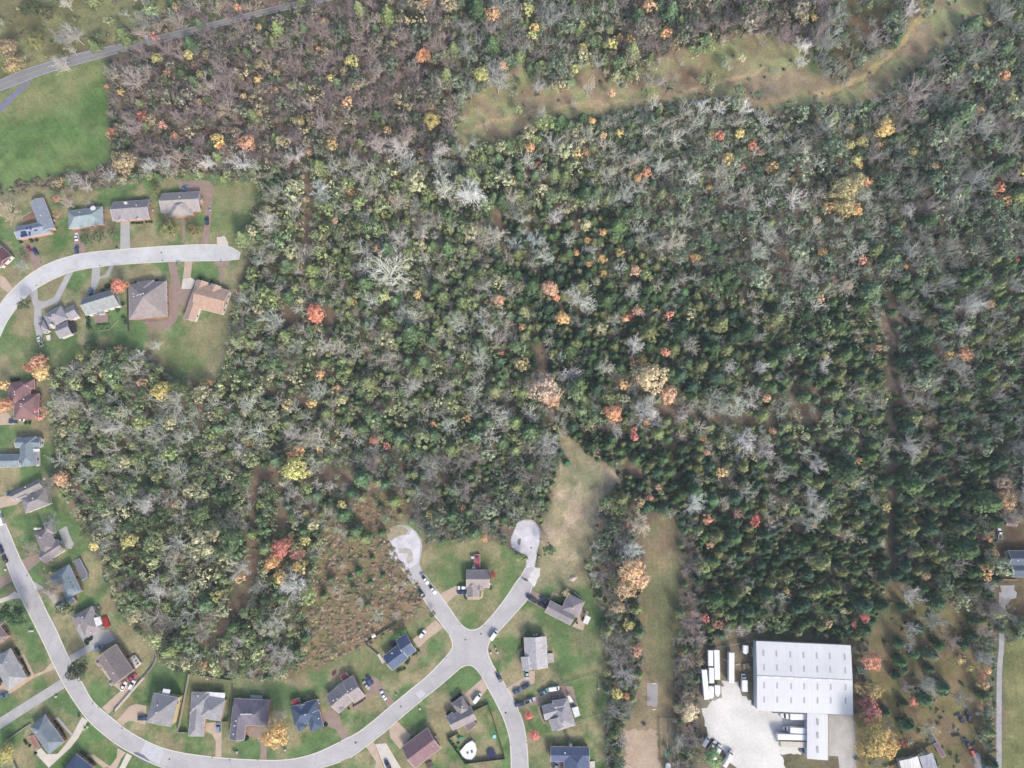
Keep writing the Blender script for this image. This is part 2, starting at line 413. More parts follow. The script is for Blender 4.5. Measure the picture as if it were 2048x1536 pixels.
# driveways and walks: (origin, material, points, label)
DRV = [
 ('R2', M_brown, [(205, 600), (300, 625), (332, 745), (275, 800)], 'brown driveway with a red and a blue car'),
 ('R2', M_brown, [(590, 480), (640, 485), (660, 560), (695, 655), (590, 682)], 'brown driveway with a white and a blue car'),
 ('R2', M_grey, [(965, 400), (1036, 400), (1042, 628), (962, 633)], 'straight grey driveway'),
 ('R2', M_brown, [(1425, 95), (1600, 78), (1680, 90), (1705, 140), (1695, 330), (1668, 592), (1605, 590), (1640, 420), (1632, 200), (1440, 165)], 'reddish brown driveway wrapping around the grey house'),
 ('R2', M_brown, [(1448, 385), (1478, 385), (1486, 585), (1465, 585)], 'narrow brown front walk'),
 ('R2', M_brown, [(1340, 728), (1400, 728), (1440, 880), (1450, 955), (1540, 955), (1510, 1078), (1432, 1082), (1415, 1200), (1350, 1270), (1200, 1255), (1140, 1212), (1260, 1216), (1345, 1190), (1345, 960), (1375, 900)], 'wide brown driveway and curved patio shared by two houses'),
 ('R2', M_tan, [(1480, 727), (1540, 724), (1526, 855), (1463, 865)], 'tan driveway leading to a white pad'),
 ('R2', M_pale, [(1463, 868), (1526, 858), (1568, 890), (1532, 952), (1450, 952)], 'white concrete pad by the tan house'),
 ('R2', M_brown, [(1700, 732), (1845, 728), (1830, 770), (1785, 785), (1740, 772)], 'fan shaped stone apron by the street'),
 ('R2', M_brown, [(1745, 785), (1772, 785), (1792, 850), (1768, 912), (1745, 905), (1768, 850)], 'winding stone walk to the tan house'),
 ('R2', M_grey, [(738, 780), (800, 775), (802, 850), (845, 842), (878, 770), (912, 765), (872, 850), (800, 872), (765, 960), (755, 1010), (722, 1010)], 'looped grey driveway'),
 ('R2', M_grey, [(535, 822), (592, 806), (455, 1080), (425, 1078), (330, 1112), (345, 1250), (330, 1400), (300, 1350), (270, 1230), (275, 1100), (235, 985), (300, 940), (305, 1040), (350, 1055), (430, 1020)], 'forked grey driveway around a grass island'),
 ('R2', M_tan, [(0, 840), (40, 860), (105, 945), (60, 985), (0, 930)], 'tan driveway at the frame edge'),
 ('R3', M_tan, [(-60, 640), (90, 650), (135, 700), (150, 765), (-60, 770)], 'tan driveway of the maroon roofed house'),
 ('R4', M_tan, [(-60, 240), (100, 205), (200, 250), (180, 300), (0, 340), (-60, 350)], 'tan driveway crossing to the twin gabled house'),
 ('R4', M_brown, [(215, 868), (400, 800), (440, 862), (285, 985)], 'brown driveway of the hip roofed house'),
 ('R4', M_brown, [(-60, 1110), (90, 1000), (128, 1085), (-60, 1195)], 'brown driveway west of the street'),
 ('R4', M_pale, [(150, 1190), (215, 1232), (218, 1262), (120, 1270), (-60, 1340), (-60, 1290), (80, 1240)], 'pale driveway west of the street by the dark tree'),
 ('R4', M_grey, [(335, 1080), (380, 1110), (560, 1220), (600, 1335), (560, 1325), (480, 1225), (370, 1170)], 'grey driveway under the bare tree'),
 ('R5', M_tan, [(538, 440), (575, 515), (345, 612), (130, 760), (-60, 850), (-60, 660), (20, 640), (60, 700), (300, 600), (450, 540)], 'long tan driveway beside the grey house'),
 ('R5', M_tan, [(165, 400), (245, 368), (352, 580), (322, 592), (238, 402)], 'tan front walk bending round a lawn'),
 ('R5', M_grey, [(-60, 1060), (0, 1020), (250, 862), (615, 632), (660, 718), (250, 978), (0, 1140), (-60, 1180)], 'wide grey concrete side road'),
 ('R5', M_pale, [(840, 1012), (902, 1050), (800, 1232), (720, 1330), (500, 1535), (470, 1500), (348, 1370), (420, 1330), (480, 1395), (590, 1390), (660, 1310), (740, 1200)], 'pale curved driveway of the slate hip roofed house'),
 ('R5', M_grey, [(540, 1038), (600, 1018), (752, 1200), (735, 1212), (590, 1050)], 'grey front walk of the slate hip roofed house'),
 ('R5', M_grey, [(702, 390), (880, 290), (780, 110), (1110, 120), (1180, 222), (960, 322), (735, 452)], 'grey driveway and turning pad'),
 ('R5', M_tan, [(1045, 918), (1235, 745), (1175, 700), (1030, 520), (1070, 500), (1200, 670), (1280, 640), (1380, 600), (1405, 655), (1262, 842), (1110, 982)], 'tan driveway with white cars'),
 ('R5', M_tan, [(1190, 1058), (1330, 900), (1400, 880), (1500, 900), (1490, 1092), (1330, 1050), (1275, 1078), (1262, 1118)], 'curved tan driveway of the yellow house'),
 ('R5', M_tan, [(1205, 1330), (1290, 1378), (1240, 1440), (1170, 1600), (1040, 1600), (1150, 1490), (1195, 1430)], 'tan driveway at the lower frame edge'),
 ('R5', M_pale, [(1300, 1382), (1352, 1412), (1250, 1600), (1190, 1600)], 'pale driveway beside the tar stain'),
 ('R5', M_tan, [(900, 1400), (960, 1400), (1130, 1520), (1060, 1536)], 'tan front walk'),
 ('R6', M_tan, [(360, 1072), (530, 1066), (526, 1428), (465, 1423), (470, 1260), (430, 1190), (345, 1150)], 'tan driveway with one pale blue car'),
 ('R6', M_brown, [(800, 1110), (930, 1120), (965, 1200), (990, 1260), (990, 1452), (925, 1450), (930, 1290), (900, 1230), (790, 1200)], 'brown driveway under the golden tree'),
 ('R6', M_brown, [(1565, 965), (1680, 930), (1740, 1010), (1762, 1100), (1838, 1222), (1770, 1260), (1700, 1140), (1580, 1095)], 'brown driveway of the navy roofed house'),
 ('R7', M_brown, [(140, 700), (228, 590), (290, 625), (330, 705), (458, 862), (398, 912), (310, 790), (200, 745)], 'brown driveway with three cars'),
 ('R7', M_brown, [(0, 905), (180, 765), (255, 765), (38, 952)], 'brown walk along the taupe house'),
 ('R7', M_tan, [(640, 222), (875, 20), (958, 98), (800, 212), (722, 290), (700, 300)], 'straight tan driveway with a white car'),
 ('R7', M_brown, [(712, 292), (742, 285), (776, 342), (605, 492), (592, 482), (742, 345)], 'brown walk bending along the dark blue roofed house'),
 ('R7', M_tan, [(402, 1128), (490, 1062), (622, 1200), (602, 1245), (512, 1345), (410, 1222)], 'tan driveway of the plum roofed house'),
 ('R7', M_tan, [(165, 1322), (240, 1262), (258, 1300), (370, 1600), (240, 1600), (268, 1470)], 'tan driveway strip at the lower frame edge'),
 ('R7', M_pale, [(258, 1292), (370, 1282), (560, 1600), (385, 1600)], 'pale concrete driveway pad beside the tan strip'),
 ('R7', M_tan, [(1150, 800), (1350, 622), (1412, 722), (1262, 905), (1200, 860)], 'wide tan driveway with a white minivan'),
 ('R7', M_brown, [(1008, 900), (1020, 850), (1095, 775), (1155, 748), (1190, 768), (1180, 790), (1130, 785), (1055, 850), (1040, 925), (1018, 915)], 'curved brown walk by the taupe cross gabled house'),
 ('R7', M_tan, [(1612, 712), (1790, 600), (1840, 540), (1892, 542), (1892, 660), (1822, 702), (1660, 802)], 'tan driveway with three cars beside the pale house'),
 ('S1', M_brown, [(152, 880), (395, 790), (420, 745), (500, 700), (620, 690), (750, 700), (762, 770), (820, 990), (640, 860), (520, 850), (400, 880), (170, 920)], 'brown driveway and yard full of vehicles'),
 ('S1', M_brown, [(385, 905), (425, 880), (408, 925), (452, 1055), (500, 1080), (440, 1082), (395, 965)], 'brown front walk of the many gabled house'),
 ('S1', M_brown, [(178, 335), (235, 305), (232, 320), (200, 345), (205, 490), (250, 550), (215, 545), (188, 470)], 'brown curved walk beside the pale house'),
 ('S1', M_brown, [(528, 1480), (660, 1480), (660, 1600), (528, 1600)], 'brown carport pad with a blue car'),
 ('R8', M_tan, [(920, 962), (1080, 880), (1190, 895), (1185, 960), (1080, 975), (1010, 1040), (992, 1058)], 'curved tan driveway of the lone house'),
 ('R8', M_tan, [(1170, 965), (1195, 960), (1200, 995), (1340, 995), (1350, 930), (1368, 930), (1360, 1000), (1320, 1022), (1195, 1022), (1172, 1000)], 'tan walk round the lone house'),
 ('S2', M_brown, [(342, 1032), (512, 1118), (468, 1232), (268, 1125), (300, 1062)], 'brown driveway with three dark vehicles'),
 ('S2', M_brown, [(500, 1118), (540, 1042), (628, 1082), (618, 1102), (552, 1070), (522, 1130)], 'brown walk round the lawn of the taupe house'),
]
for i, (o, m, pts, lb) in enumerate(DRV):
    sheet('driveway' if 'walk' not in lb else 'path', FL(o, pts), 0.05 + 0.004 * (i % 5), m, lb)
M_court = surf('court_concrete', alb(166, 160, 160), 0.12, 0.3, 0.9, 2.0, 0.05)
sheet('concrete_court', FL('S1', [(1506, 662), (1618, 662), (1612, 908), (1506, 896)]), 0.05, M_court, 'small grey basketball court on the strip of grass')
sheet('gravel_yard', FL('S3', [(235, 940), (330, 850), (420, 800), (440, 640), (600, 650), (640, 780), (740, 880), (800, 955), (1300, 985), (1300, 1390), (1030, 1390), (1040, 1440), (1100, 1580), (700, 1600), (520, 1500), (440, 1330), (280, 1200), (240, 1060)]), 0.04, M_gravel, 'bright white gravel yard of the warehouse', 0.9)
sheet('concrete_yard', FL('S3', [(1520, 990), (1768, 996), (1785, 1150), (1800, 1300), (1806, 1600), (1640, 1600), (1618, 1415), (1520, 1412)]), 0.045, surf('stained_concrete', alb(188, 183, 178), 0.25, 0.12, 0.9, 1.5, 0.08), 'stained concrete yard behind the warehouse wing')
sheet('gravel_patch', FL('S2', [(350, 795), (412, 798), (405, 880), (345, 985), (285, 920)]), 0.055, M_gravel, 'heap of white gravel spread beside the street', 0.5)
sheet('dirt_patch', FL('S1', [(1270, 1150), (1420, 1135), (1600, 1150), (1625, 1300), (1640, 1600), (1260, 1600), (1290, 1400)]), 0.02, M_dirt, 'bare pinkish dirt at the lower end of the strip', 0.9)
M_lane = surf('lane_gravel', alb(172, 170, 172), 0.2, 0.2, 0.95, 1.5, 0.1)
lane = smooth_line([(2003, 1185), (2003, 1230), (2004, 1290), (1999, 1330), (1998, 1400), (1998, 1545), (1998, 1600)])
strip('gravel_lane', lane, 2.6, 0, 0.03, M_lane, 'straight gravel lane along the green field')
sheet('gravel_pad', FL('S5', [(1545, 1140), (1600, 1125), (1680, 1135), (1700, 1200), (1690, 1270), (1610, 1300), (1570, 1400), (1530, 1300), (1545, 1200)]), 0.035, M_lane, 'blue grey gravel pad at the head of the lane', 0.6)
sheet('gravel_pad', FL('S4', [(1270, 1390), (1320, 1380), (1350, 1430), (1390, 1600), (1300, 1600), (1275, 1470)]), 0.035, M_lane, 'grey gravel track by the orange car', 0.6)
sheet('gravel_pad', FL('R2', [(1740, 540), (1790, 525), (1820, 560), (1825, 605), (1740, 600)]), 0.04, M_pale, 'pale gravel spill beside the street end', 0.4)
sheet('parking_lane', FL('R1', [(-60, 850), (0, 830), (170, 680), (215, 655), (265, 640), (190, 720), (60, 850), (0, 905), (-60, 960)]), 0.045, surf('side_lane', alb(126, 128, 146), 0.15, 0.3), 'dark blue grey side lane leaving the road')
sheet('driveway', FL('R1', [(1120, 0), (1195, 0), (1260, 100), (1300, 200), (1280, 262), (1240, 262), (1215, 140)]), 0.045, M_grey, 'pale driveway joining the road from above')

for i, (o, x, y) in enumerate((('R7', 1595, 970), ('R7', 520, 905), ('R7', 60, 1275), ('R6', 1900, 1275), ('R6', 610, 1450), ('R7', 1180, 222), ('S2', 320, 590), ('S1', 58, 970), ('R8', 1340, 1370), ('R2', 1290, 660), ('R5', 1735, 1445))):
    p = P(*F(o, x, y), 0); m_ = MB(); m_.cyl((0, 0, 0), .45, .012, 14)
    tag(m_.build('manhole_cover', surf('cast_iron', (.06, .06, .065), .2, 1), None, (p.x, p.y, .046)), 'dark round manhole cover in the street', None, None, 'structure')
# ------------------------------------------------------------------ the ground sheet
# zones: name -> (polygon px, colour a, colour b, patch scale)
YARD_A = [(-60, 385), (90, 372), (210, 374), (330, 350), (430, 352), (525, 370), (518, 395), (490, 455), (470, 478), (492, 512), (490, 545), (465, 600), (460, 680), (445, 750), (420, 765), (360, 760), (325, 740), (300, 705), (230, 695), (185, 690), (165, 722), (100, 742), (100, 760),
          (98, 850), (105, 900), (100, 960), (130, 1000), (160, 1050), (185, 1100), (240, 1230), (262, 1262), (312, 1290), (330, 1335), (378, 1345), (460, 1358), (560, 1358), (650, 1325), (745, 1278), (800, 1250), (838, 1215), (846, 1180), (800, 1120), (778, 1080), (775, 1055), (800, 1042), (835, 1050),
          (850, 1090), (900, 1086), (960, 1078), (1000, 1085), (1030, 1110), (1040, 1118), (1050, 1115), (1060, 1140), (1075, 1160), (1100, 1150), (1120, 1160), (1175, 1140), (1190, 1200), (1212, 1240), (1214, 1600), (-60, 1600)]
MEADOW = [(1112, 862), (1145, 878), (1160, 900), (1205, 925), (1240, 948), (1238, 965), (1205, 1000), (1193, 1030), (1188, 1090), (1185, 1115), (1165, 1130), (1152, 1150), (1175, 1170), (1120, 1180), (1072, 1165), (1080, 1120), (1082, 1060), (1098, 1010), (1112, 960), (1125, 905)]
BRUSH = [(640, 1095), (655, 1045), (700, 1020), (740, 985), (800, 980), (815, 1030), (785, 1050), (775, 1085), (805, 1125), (850, 1190), (835, 1235), (745, 1285), (645, 1332), (600, 1345), (560, 1360), (600, 1320), (622, 1260), (600, 1210), (625, 1150)]
STRIPF = [(1288, 1055), (1305, 1036), (1355, 1033), (1366, 1060), (1365, 1150), (1362, 1230), (1352, 1320), (1348, 1420), (1345, 1600), (1240, 1600), (1250, 1450), (1272, 1400), (1288, 1330), (1282, 1250), (1282, 1200), (1294, 1130), (1284, 1090)]
FIELD = [(-60, 215), (0, 186), (60, 158), (190, 114), (213, 122), (216, 200), (224, 265), (218, 320), (190, 345), (120, 350), (85, 356), (60, 378), (-60, 384)]
NWLAWN = [(-60, -60), (345, -60), (340, 20), (320, 45), (280, 70), (150, 105), (70, 135), (-60, 180)]
NCLEAR = [(912, 270), (920, 225), (945, 178), (1000, 160), (1035, 130), (1050, 112), (1065, 150), (1100, 176), (1140, 172), (1165, 130), (1195, 130), (1220, 160), (1250, 165), (1320, 125), (1345, 100), (1370, 90), (1392, 108), (1440, 84), (1500, 65), (1560, 76), (1600, 84), (1625, 110), (1650, 150), (1690, 170), (1700, 150), (1760, 100), (1810, 55), (1838, 0), (1850, -60), (2010, -60), (1975, 26), (1925, 52), (1880, 108), (1818, 153), (1760, 196), (1700, 212), (1600, 214), (1540, 222), (1470, 212), (1430, 195), (1330, 205), (1250, 218), (1150, 238), (1060, 262), (1000, 285), (940, 294), (905, 288)]
NCLEAR2 = [(1690, -40), (1790, -40), (1800, 30), (1760, 60), (1730, 100), (1690, 130), (1660, 110), (1700, 60)]
WYARD = [(1405, 1300), (1490, 1262), (1600, 1268), (1706, 1282), (1712, 1300), (1712, 1600), (1560, 1600), (1398, 1600), (1398, 1450), (1400, 1350)]
SECLR = [(1768, 1180), (1790, 1160), (1840, 1168), (1868, 1190), (1900, 1215), (1928, 1188), (1950, 1210), (1952, 1260), (1945, 1290), (1965, 1340), (1985, 1370), (1990, 1600), (1705, 1600), (1712, 1440), (1745, 1380), (1735, 1290), (1750, 1250), (1775, 1230)]
EFIELD = [(2008, 1288), (2100, 1255), (2100, 1600), (2003, 1600), (2004, 1400)]
EHOUSE = [(1992, 1030), (2012, 1030), (2030, 1040), (2100, 1040), (2100, 1235), (2010, 1240), (1996, 1200)]
GAPS = [[(600, 350), (625, 350), (628, 420), (612, 520), (622, 560), (600, 560), (596, 500), (603, 440)], [(975, 395), (1000, 405), (1018, 470), (1005, 478), (985, 440)],
        [(1060, 640), (1080, 660), (1100, 720), (1120, 790), (1115, 850), (1095, 850), (1085, 760), (1062, 700)], [(1590, 760), (1630, 770), (1662, 800), (1655, 830), (1600, 850), (1560, 838), (1580, 815)],
        [(1300, 800), (1400, 825), (1500, 830), (1580, 840), (1560, 855), (1450, 850), (1380, 838), (1300, 825)], [(1342, 858), (1365, 862), (1362, 890), (1352, 915), (1338, 885)],
        [(1774, 580), (1798, 580), (1802, 700), (1804, 800), (1798, 900), (1802, 1000), (1800, 1100), (1806, 1175), (1772, 1175), (1778, 1060), (1776, 950), (1779, 860), (1774, 700)],
        [(490, 930), (560, 925), (560, 960), (520, 965), (512, 1060), (520, 1120), (505, 1170), (488, 1180), (492, 1080), (498, 1000)], [(555, 1010), (570, 1000), (572, 1060), (545, 1080), (520, 1110), (510, 1100), (545, 1060)],
        [(560, 610), (590, 600), (600, 640), (585, 650), (560, 635)], [(640, 610), (675, 620), (670, 650), (650, 655)], [(630, 935), (700, 935), (745, 950), (760, 985), (700, 980), (640, 960)],
        [(1255, 910), (1280, 930), (1300, 955), (1290, 962), (1255, 945)], [(475, 1170), (505, 1180), (480, 1240), (420, 1300), (400, 1290), (450, 1220)], [(1550, 480), (1572, 500), (1590, 540), (1580, 550), (1555, 515)],
        [(640, 720), (660, 730), (640, 760), (620, 745)]]
SPUR = [(430, 640), (470, 640), (460, 700), (430, 700)]

def hex3(*c): return np.array(alb(*c))
ZN = [
 (YARD_A, hex3(104, 130, 84), hex3(156, 148, 116), 12), (MEADOW, hex3(192, 172, 148), hex3(160, 152, 122), 14), (BRUSH, hex3(148, 124, 98), hex3(132, 128, 92), 5),
 (STRIPF, hex3(124, 126, 92), hex3(146, 134, 106), 20), (NWLAWN, hex3(120, 116, 84), hex3(146, 148, 108), 16), (NCLEAR, hex3(158, 160, 118), hex3(160, 142, 118), 10),
 (NCLEAR2, hex3(108, 106, 76), hex3(120, 100, 80), 12), (WYARD, hex3(106, 104, 82), hex3(132, 120, 102), 7), (SECLR, hex3(122, 118, 80), hex3(138, 120, 94), 10),
 (EFIELD, hex3(122, 126, 84), hex3(138, 136, 96), 12), (EHOUSE, hex3(104, 88, 74), hex3(112, 104, 80), 9), (FIELD, hex3(96, 126, 74), hex3(114, 136, 86), 14)]
SUB = [  # sub-areas: polygon, colour, strength, feather m
 ([(-40, 190), (60, 160), (190, 120), (212, 135), (200, 160), (140, 200), (60, 235), (-40, 270)], hex3(146, 144, 104), 0.85, 5),
 ([(115, 295), (170, 300), (165, 325), (120, 320)], hex3(134, 140, 92), 0.6, 4),
 ([(420, 370), (522, 374), (515, 395), (480, 470), (430, 480), (412, 450)], hex3(140, 146, 104), 0.7, 4),
 ([(150, 0), (280, 0), (262, 60), (190, 80), (160, 60)], hex3(146, 150, 108), 0.7, 5),
 ([(1250, 1450), (1340, 1450), (1340, 1600), (1250, 1600)], hex3(180, 158, 134), 0.6, 3),
 ([(1290, 1050), (1360, 1045), (1362, 1090), (1300, 1100)], hex3(132, 114, 96), 0.8, 5),
 ([(1145, 925), (1185, 930), (1195, 1000), (1160, 1010), (1140, 970)], hex3(120, 130, 96), 0.85, 5),
 ([(1060, 1150), (1160, 1150), (1200, 1200), (1212, 1330), (1130, 1300), (1090, 1260)], hex3(92, 118, 76), 0.75, 8),
 ([(1130, 1360), (1205, 1345), (1205, 1430), (1150, 1440)], hex3(88, 122, 64), 0.8, 4),
 ([(865, 1100), (1030, 1110), (1020, 1200), (960, 1245), (900, 1200), (870, 1150)], hex3(112, 128, 84), 0.7, 5),
 ([(380, 1350), (470, 1365), (460, 1470), (360, 1480)], hex3(96, 118, 72), 0.7, 5),
 ([(110, 1480), (260, 1560), (200, 1600), (60, 1600)], hex3(88, 116, 60), 0.75, 4), ([(180, 1450), (240, 1480), (300, 1560), (180, 1540)], hex3(84, 120, 60), 0.8, 4),
 ([(80, 460), (135, 465), (130, 510), (90, 530)], hex3(84, 116, 66), 0.8, 4), ([(60, 590), (110, 560), (120, 600), (90, 640)], hex3(130, 136, 90), 0.4, 5),
 ([(1440, 100), (1490, 90), (1470, 140), (1410, 170), (1400, 130)], hex3(110, 128, 78), 0.75, 4), ([(1600, 95), (1640, 120), (1660, 160), (1610, 150)], hex3(92, 122, 78), 0.8, 4),
 ([(1440, 185), (1460, 180), (1490, 210), (1455, 212)], hex3(92, 122, 82), 0.8, 3), ([(1480, 80), (1560, 85), (1580, 105), (1520, 115), (1470, 110)], hex3(128, 104, 88), 0.7, 4),
 ([(1350, 130), (1410, 140), (1420, 165), (1360, 178)], hex3(116, 94, 78), 0.85, 3), ([(1490, 180), (1540, 165), (1590, 180), (1580, 195), (1510, 205)], hex3(150, 138, 120), 0.6, 3),
 ([(1510, 205), (1550, 198), (1620, 188), (1600, 196), (1540, 212)], hex3(196, 168, 130), 0.9, 1.5),
 ([(1010, 165), (1060, 170), (1040, 200), (990, 190)], hex3(136, 114, 90), 0.7, 4),
 ([(1520, 1262), (1640, 1272), (1640, 1284), (1520, 1278)], hex3(96, 116, 70), 0.8, 2), ([(1590, 1515), (1655, 1515), (1655, 1545), (1590, 1545)], hex3(110, 112, 78), 0.8, 2),
 ([(1400, 1410), (1410, 1400), (1450, 1380), (1500, 1400), (1510, 1530), (1450, 1490)], hex3(190, 182, 176), 0.8, 4),
 ([(1440, 1300), (1485, 1300), (1490, 1400), (1440, 1400)], hex3(140, 128, 108), 0.6, 4),
 ([(1405, 1510), (1440, 1480), (1470, 1600), (1400, 1600)], hex3(150, 134, 126), 0.6, 4),
 ([(385, 760), (440, 740), (450, 650), (300, 680), (320, 740)], hex3(134, 138, 96), 0.6, 8),
 ([(0, 660), (60, 650), (100, 700), (60, 735), (0, 740)], hex3(150, 142, 108), 0.5, 8), ([(650, 1330), (740, 1290), (800, 1270), (780, 1330), (700, 1360)], hex3(160, 148, 112), 0.7, 7),
 ([(1765, 1235), (1775, 1240), (1770, 1330), (1755, 1330)], hex3(138, 120, 100), 0.6, 4)]
FLOOR_A, FLOOR_B, FLOOR_C = hex3(116, 104, 92), hex3(92, 102, 78), hex3(142, 122, 106)
TRACKS = [(smooth_line([(930, 262), (990, 245), (1060, 225), (1150, 212), (1250, 205), (1330, 195), (1420, 172), (1470, 155), (1530, 140)]), 1.5, hex3(190, 168, 134), 0.9),
          (smooth_line([(960, 270), (1020, 245), (1090, 228), (1150, 216)]), 1.0, hex3(160, 142, 110), 0.6),
          (smooth_line([(1610, 190), (1680, 178), (1730, 150), (1790, 98), (1830, 50), (1862, 0), (1875, -40)]), 1.7, hex3(196, 176, 128), 0.95),
          (smooth_line([(1660, 190), (1720, 168), (1780, 120), (1820, 72)]), 0.5, hex3(110, 90, 72), 0.6)]
def build_ground():
    def axis(lo, hi, step):
        a = list(np.arange(lo, hi + step, step))
        d = step * 3; x = hi
        while x < 3000: x += d; a.append(x); d *= 1.5
        d = step * 3; x = lo
        while x > -3000: x -= d; a.insert(0, x); d *= 1.5
        return np.array(a)
    step = 0.9
    xs, ys = axis(-345, 345, step), axis(-185, 400, step)
    nx, ny = len(xs), len(ys)
    X, Y = np.meshgrid(xs, ys)
    wx = X + (vnoise(X, Y, 6, 1) - .5) * 5 + (vnoise(X, Y, 1.8, 3, 2) - .5) * 2.2
    wy = Y + (vnoise(X, Y, 6, 2) - .5) * 5 + (vnoise(X, Y, 1.8, 4, 2) - .5) * 2.2
    PX, PY = to_px(wx, wy)
    big = (np.abs(X) > 345) | (Y < -185) | (Y > 400)
    PX = np.where(big, -9999, PX)
    n1, n2, n3 = vnoise(X, Y, 14, 21, 4), vnoise(X, Y, 5, 22, 3), vnoise(X, Y, 40, 23, 3)
    def sst(v, a, b): return np.clip((v - a) / (b - a), 0, 1)
    k = sst(n2, .38, .62)[..., None]; k3 = sst(n1, .45, .6)[..., None]
    C = FLOOR_A * (1 - k) + FLOOR_C * k
    C = C * (1 - k3) + FLOOR_B * k3
    def blur(m, r):
        r = max(1, int(r / step)); 
        for ax in (0, 1):
            for _ in range(2):
                c = np.cumsum(np.pad(m, [(r + 1, r) if a == ax else (0, 0) for a in (0, 1)], mode='edge'), axis=ax)
                m = (np.take(c, range(2 * r + 1, c.shape[ax]), axis=ax) - np.take(c, range(0, c.shape[ax] - 2 * r - 1), axis=ax)) / (2 * r + 1)
        return m
    def paint(mask, col):
        nonlocal C
        C = C * (1 - mask[..., None]) + col * mask[..., None]
    for i, (poly, a, b, s) in enumerate(ZN):
        m = blur(inside(poly, PX, PY).astype(float), 0.9)
        q = sst(vnoise(X, Y, s, 50 + i, 4, .65), .41, .58)[..., None]
        col = a * (1 - q) + b * q
        q2 = sst(vnoise(X, Y, s * .45, 90 + i, 3, .6), .3, .75)[..., None]
        col = col * (0.82 + 0.36 * q2)
        paint(m, col)
    for i, (poly, c, k0, f) in enumerate(SUB):
        m = blur(inside(poly, PX, PY).astype(float), f) * k0
        q = vnoise(X, Y, 5, 150 + i, 3, .6)
        paint(m * np.clip(0.55 + 0.9 * (q - .35) * 2, 0, 1), c * (0.86 + 0.28 * vnoise(X, Y, 3, 170 + i, 2)[..., None]))
    for g in GAPS:
        m = blur(inside(g, PX, PY).astype(float), 1.5)
        paint(m * .9, FLOOR_C * (0.75 + .4 * k))
    for line, wd, c, k0 in TRACKS:
        pts = [P(x, y) for x, y in line]
        D = np.full(X.shape, 99.0)
        for a, b in zip(pts, pts[1:]):
            dx, dy = b.x - a.x, b.y - a.y; L2 = dx * dx + dy * dy + 1e-9
            t = np.clip(((wx - a.x) * dx + (wy - a.y) * dy) / L2, 0, 1)
            D = np.minimum(D, np.hypot(wx - a.x - t * dx, wy - a.y - t * dy))
        paint(np.clip(1.3 - D / wd, 0, 1) * k0, c)
    # mowing lines of the fields (real rows in the grass)
    QX, QY = to_px(X, Y)
    f1 = inside(FIELD, PX, PY)
    s1 = np.sin((X * .82 + Y * .57) * 2 * math.pi / 3.1) * .5 + vnoise(X * .82 + Y * .57, (Y * .82 - X * .57) * .06, 1.6, 200, 2) - .5
    C[f1] *= (1 + .10 * s1[f1])[:, None]
    f2 = inside(EFIELD, PX, PY) | inside(STRIPF, PX, PY)
    s2 = np.sin(X * 2 * math.pi / 2.6) * .6 + vnoise(X, Y * .1, 1.5, 201, 2) - .5
    C[f2] *= (1 + .07 * s2[f2])[:, None]
    # worn brown collars along the lower streets' lawns, leaf litter freckles
    lit = sst(vnoise(X, Y, 2.2, 300, 2, .7), .72, .85)[..., None] * .25
    C = C * (1 - lit) + hex3(134, 104, 80) * lit
    C = np.clip(C, 0.01, 0.8)
    idx = np.arange(nx * ny).reshape(ny, nx)
    a, b, c, d = idx[:-1, :-1].ravel(), idx[:-1, 1:].ravel(), idx[1:, 1:].ravel(), idx[1:, :-1].ravel()
    quads = np.stack([a, b, c, d], 1).astype(np.int32)
    me = bpy.data.meshes.new('ground')
    me.vertices.add(nx * ny)
    me.vertices.foreach_set('co', np.stack([X.ravel(), Y.ravel(), np.zeros(nx * ny)], 1).astype(np.float32).ravel())
    me.loops.add(quads.size); me.loops.foreach_set('vertex_index', quads.ravel())
    me.polygons.add(len(quads)); me.polygons.foreach_set('loop_start', np.arange(0, quads.size, 4, dtype=np.int32))
    me.update(calc_edges=True)
    ca = me.color_attributes.new('col', 'FLOAT_COLOR', 'POINT')
    c4 = np.ones((nx * ny, 4), dtype=np.float32); c4[:, :3] = C.reshape(-1, 3)
    ca.data.foreach_set('color', c4.ravel())
    m, t, p = new_mat('grass_and_earth')
    at = t.nodes.new('ShaderNodeAttribute'); at.attribute_name = 'col'
    r1 = ramp(t, noise_node(t, .8, 7, .85).outputs[0], (.5,) * 3, (1.45,) * 3)
    r2 = ramp(t, noise_node(t, 0.25, 3, .6).outputs[0], (.88, .92, .9), (1.12, 1.08, 1.05))
    t.links.new(mul(t, mul(t, at.outputs['Color'], r1.outputs[0]), r2.outputs[0]), p.inputs['Base Color'])
    p.inputs['Roughness'].default_value = .95; p.inputs['Specular IOR Level'].default_value = .1
    me.materials.append(m)
    tag(link('ground', me), 'grass, leaf litter and bare earth over the whole area', None, None, 'structure')
build_ground()
# ================================================================== TREES
def norm(v): return v / (np.linalg.norm(v, axis=-1, keepdims=True) + 1e-9)
def leaves(Pc, N, size, rng, var=0.28, hue=0.10):
    """one irregular leaf spray (a bent four cornered blade) per centre -> v, tris, col"""
    n = len(Pc)
    t = norm(np.cross(N, rng.normal(size=(n, 3)))); b = np.cross(N, t)
    s = size * rng.uniform(.6, 1.25, (n, 1)); e = s * rng.uniform(.55, .9, (n, 1))
    lift = N * s * .22
    v = np.stack([Pc - t * s * .6 - lift, Pc + b * e * .5, Pc + t * s * .6 - lift, Pc - b * e * .5], 1).reshape(-1, 3)
    i = np.arange(n)[:, None] * 4
    tris = np.concatenate([i + np.array([[0, 3, 1]]), i + np.array([[1, 3, 2]])], 0)
    c = np.exp(rng.normal(0, var, (n, 1))) * (1 + rng.normal(0, hue, (n, 3)) * np.array([1, .4, .6]))
    return v, tris, np.repeat(np.clip(c, .2, 3), 4, 0)
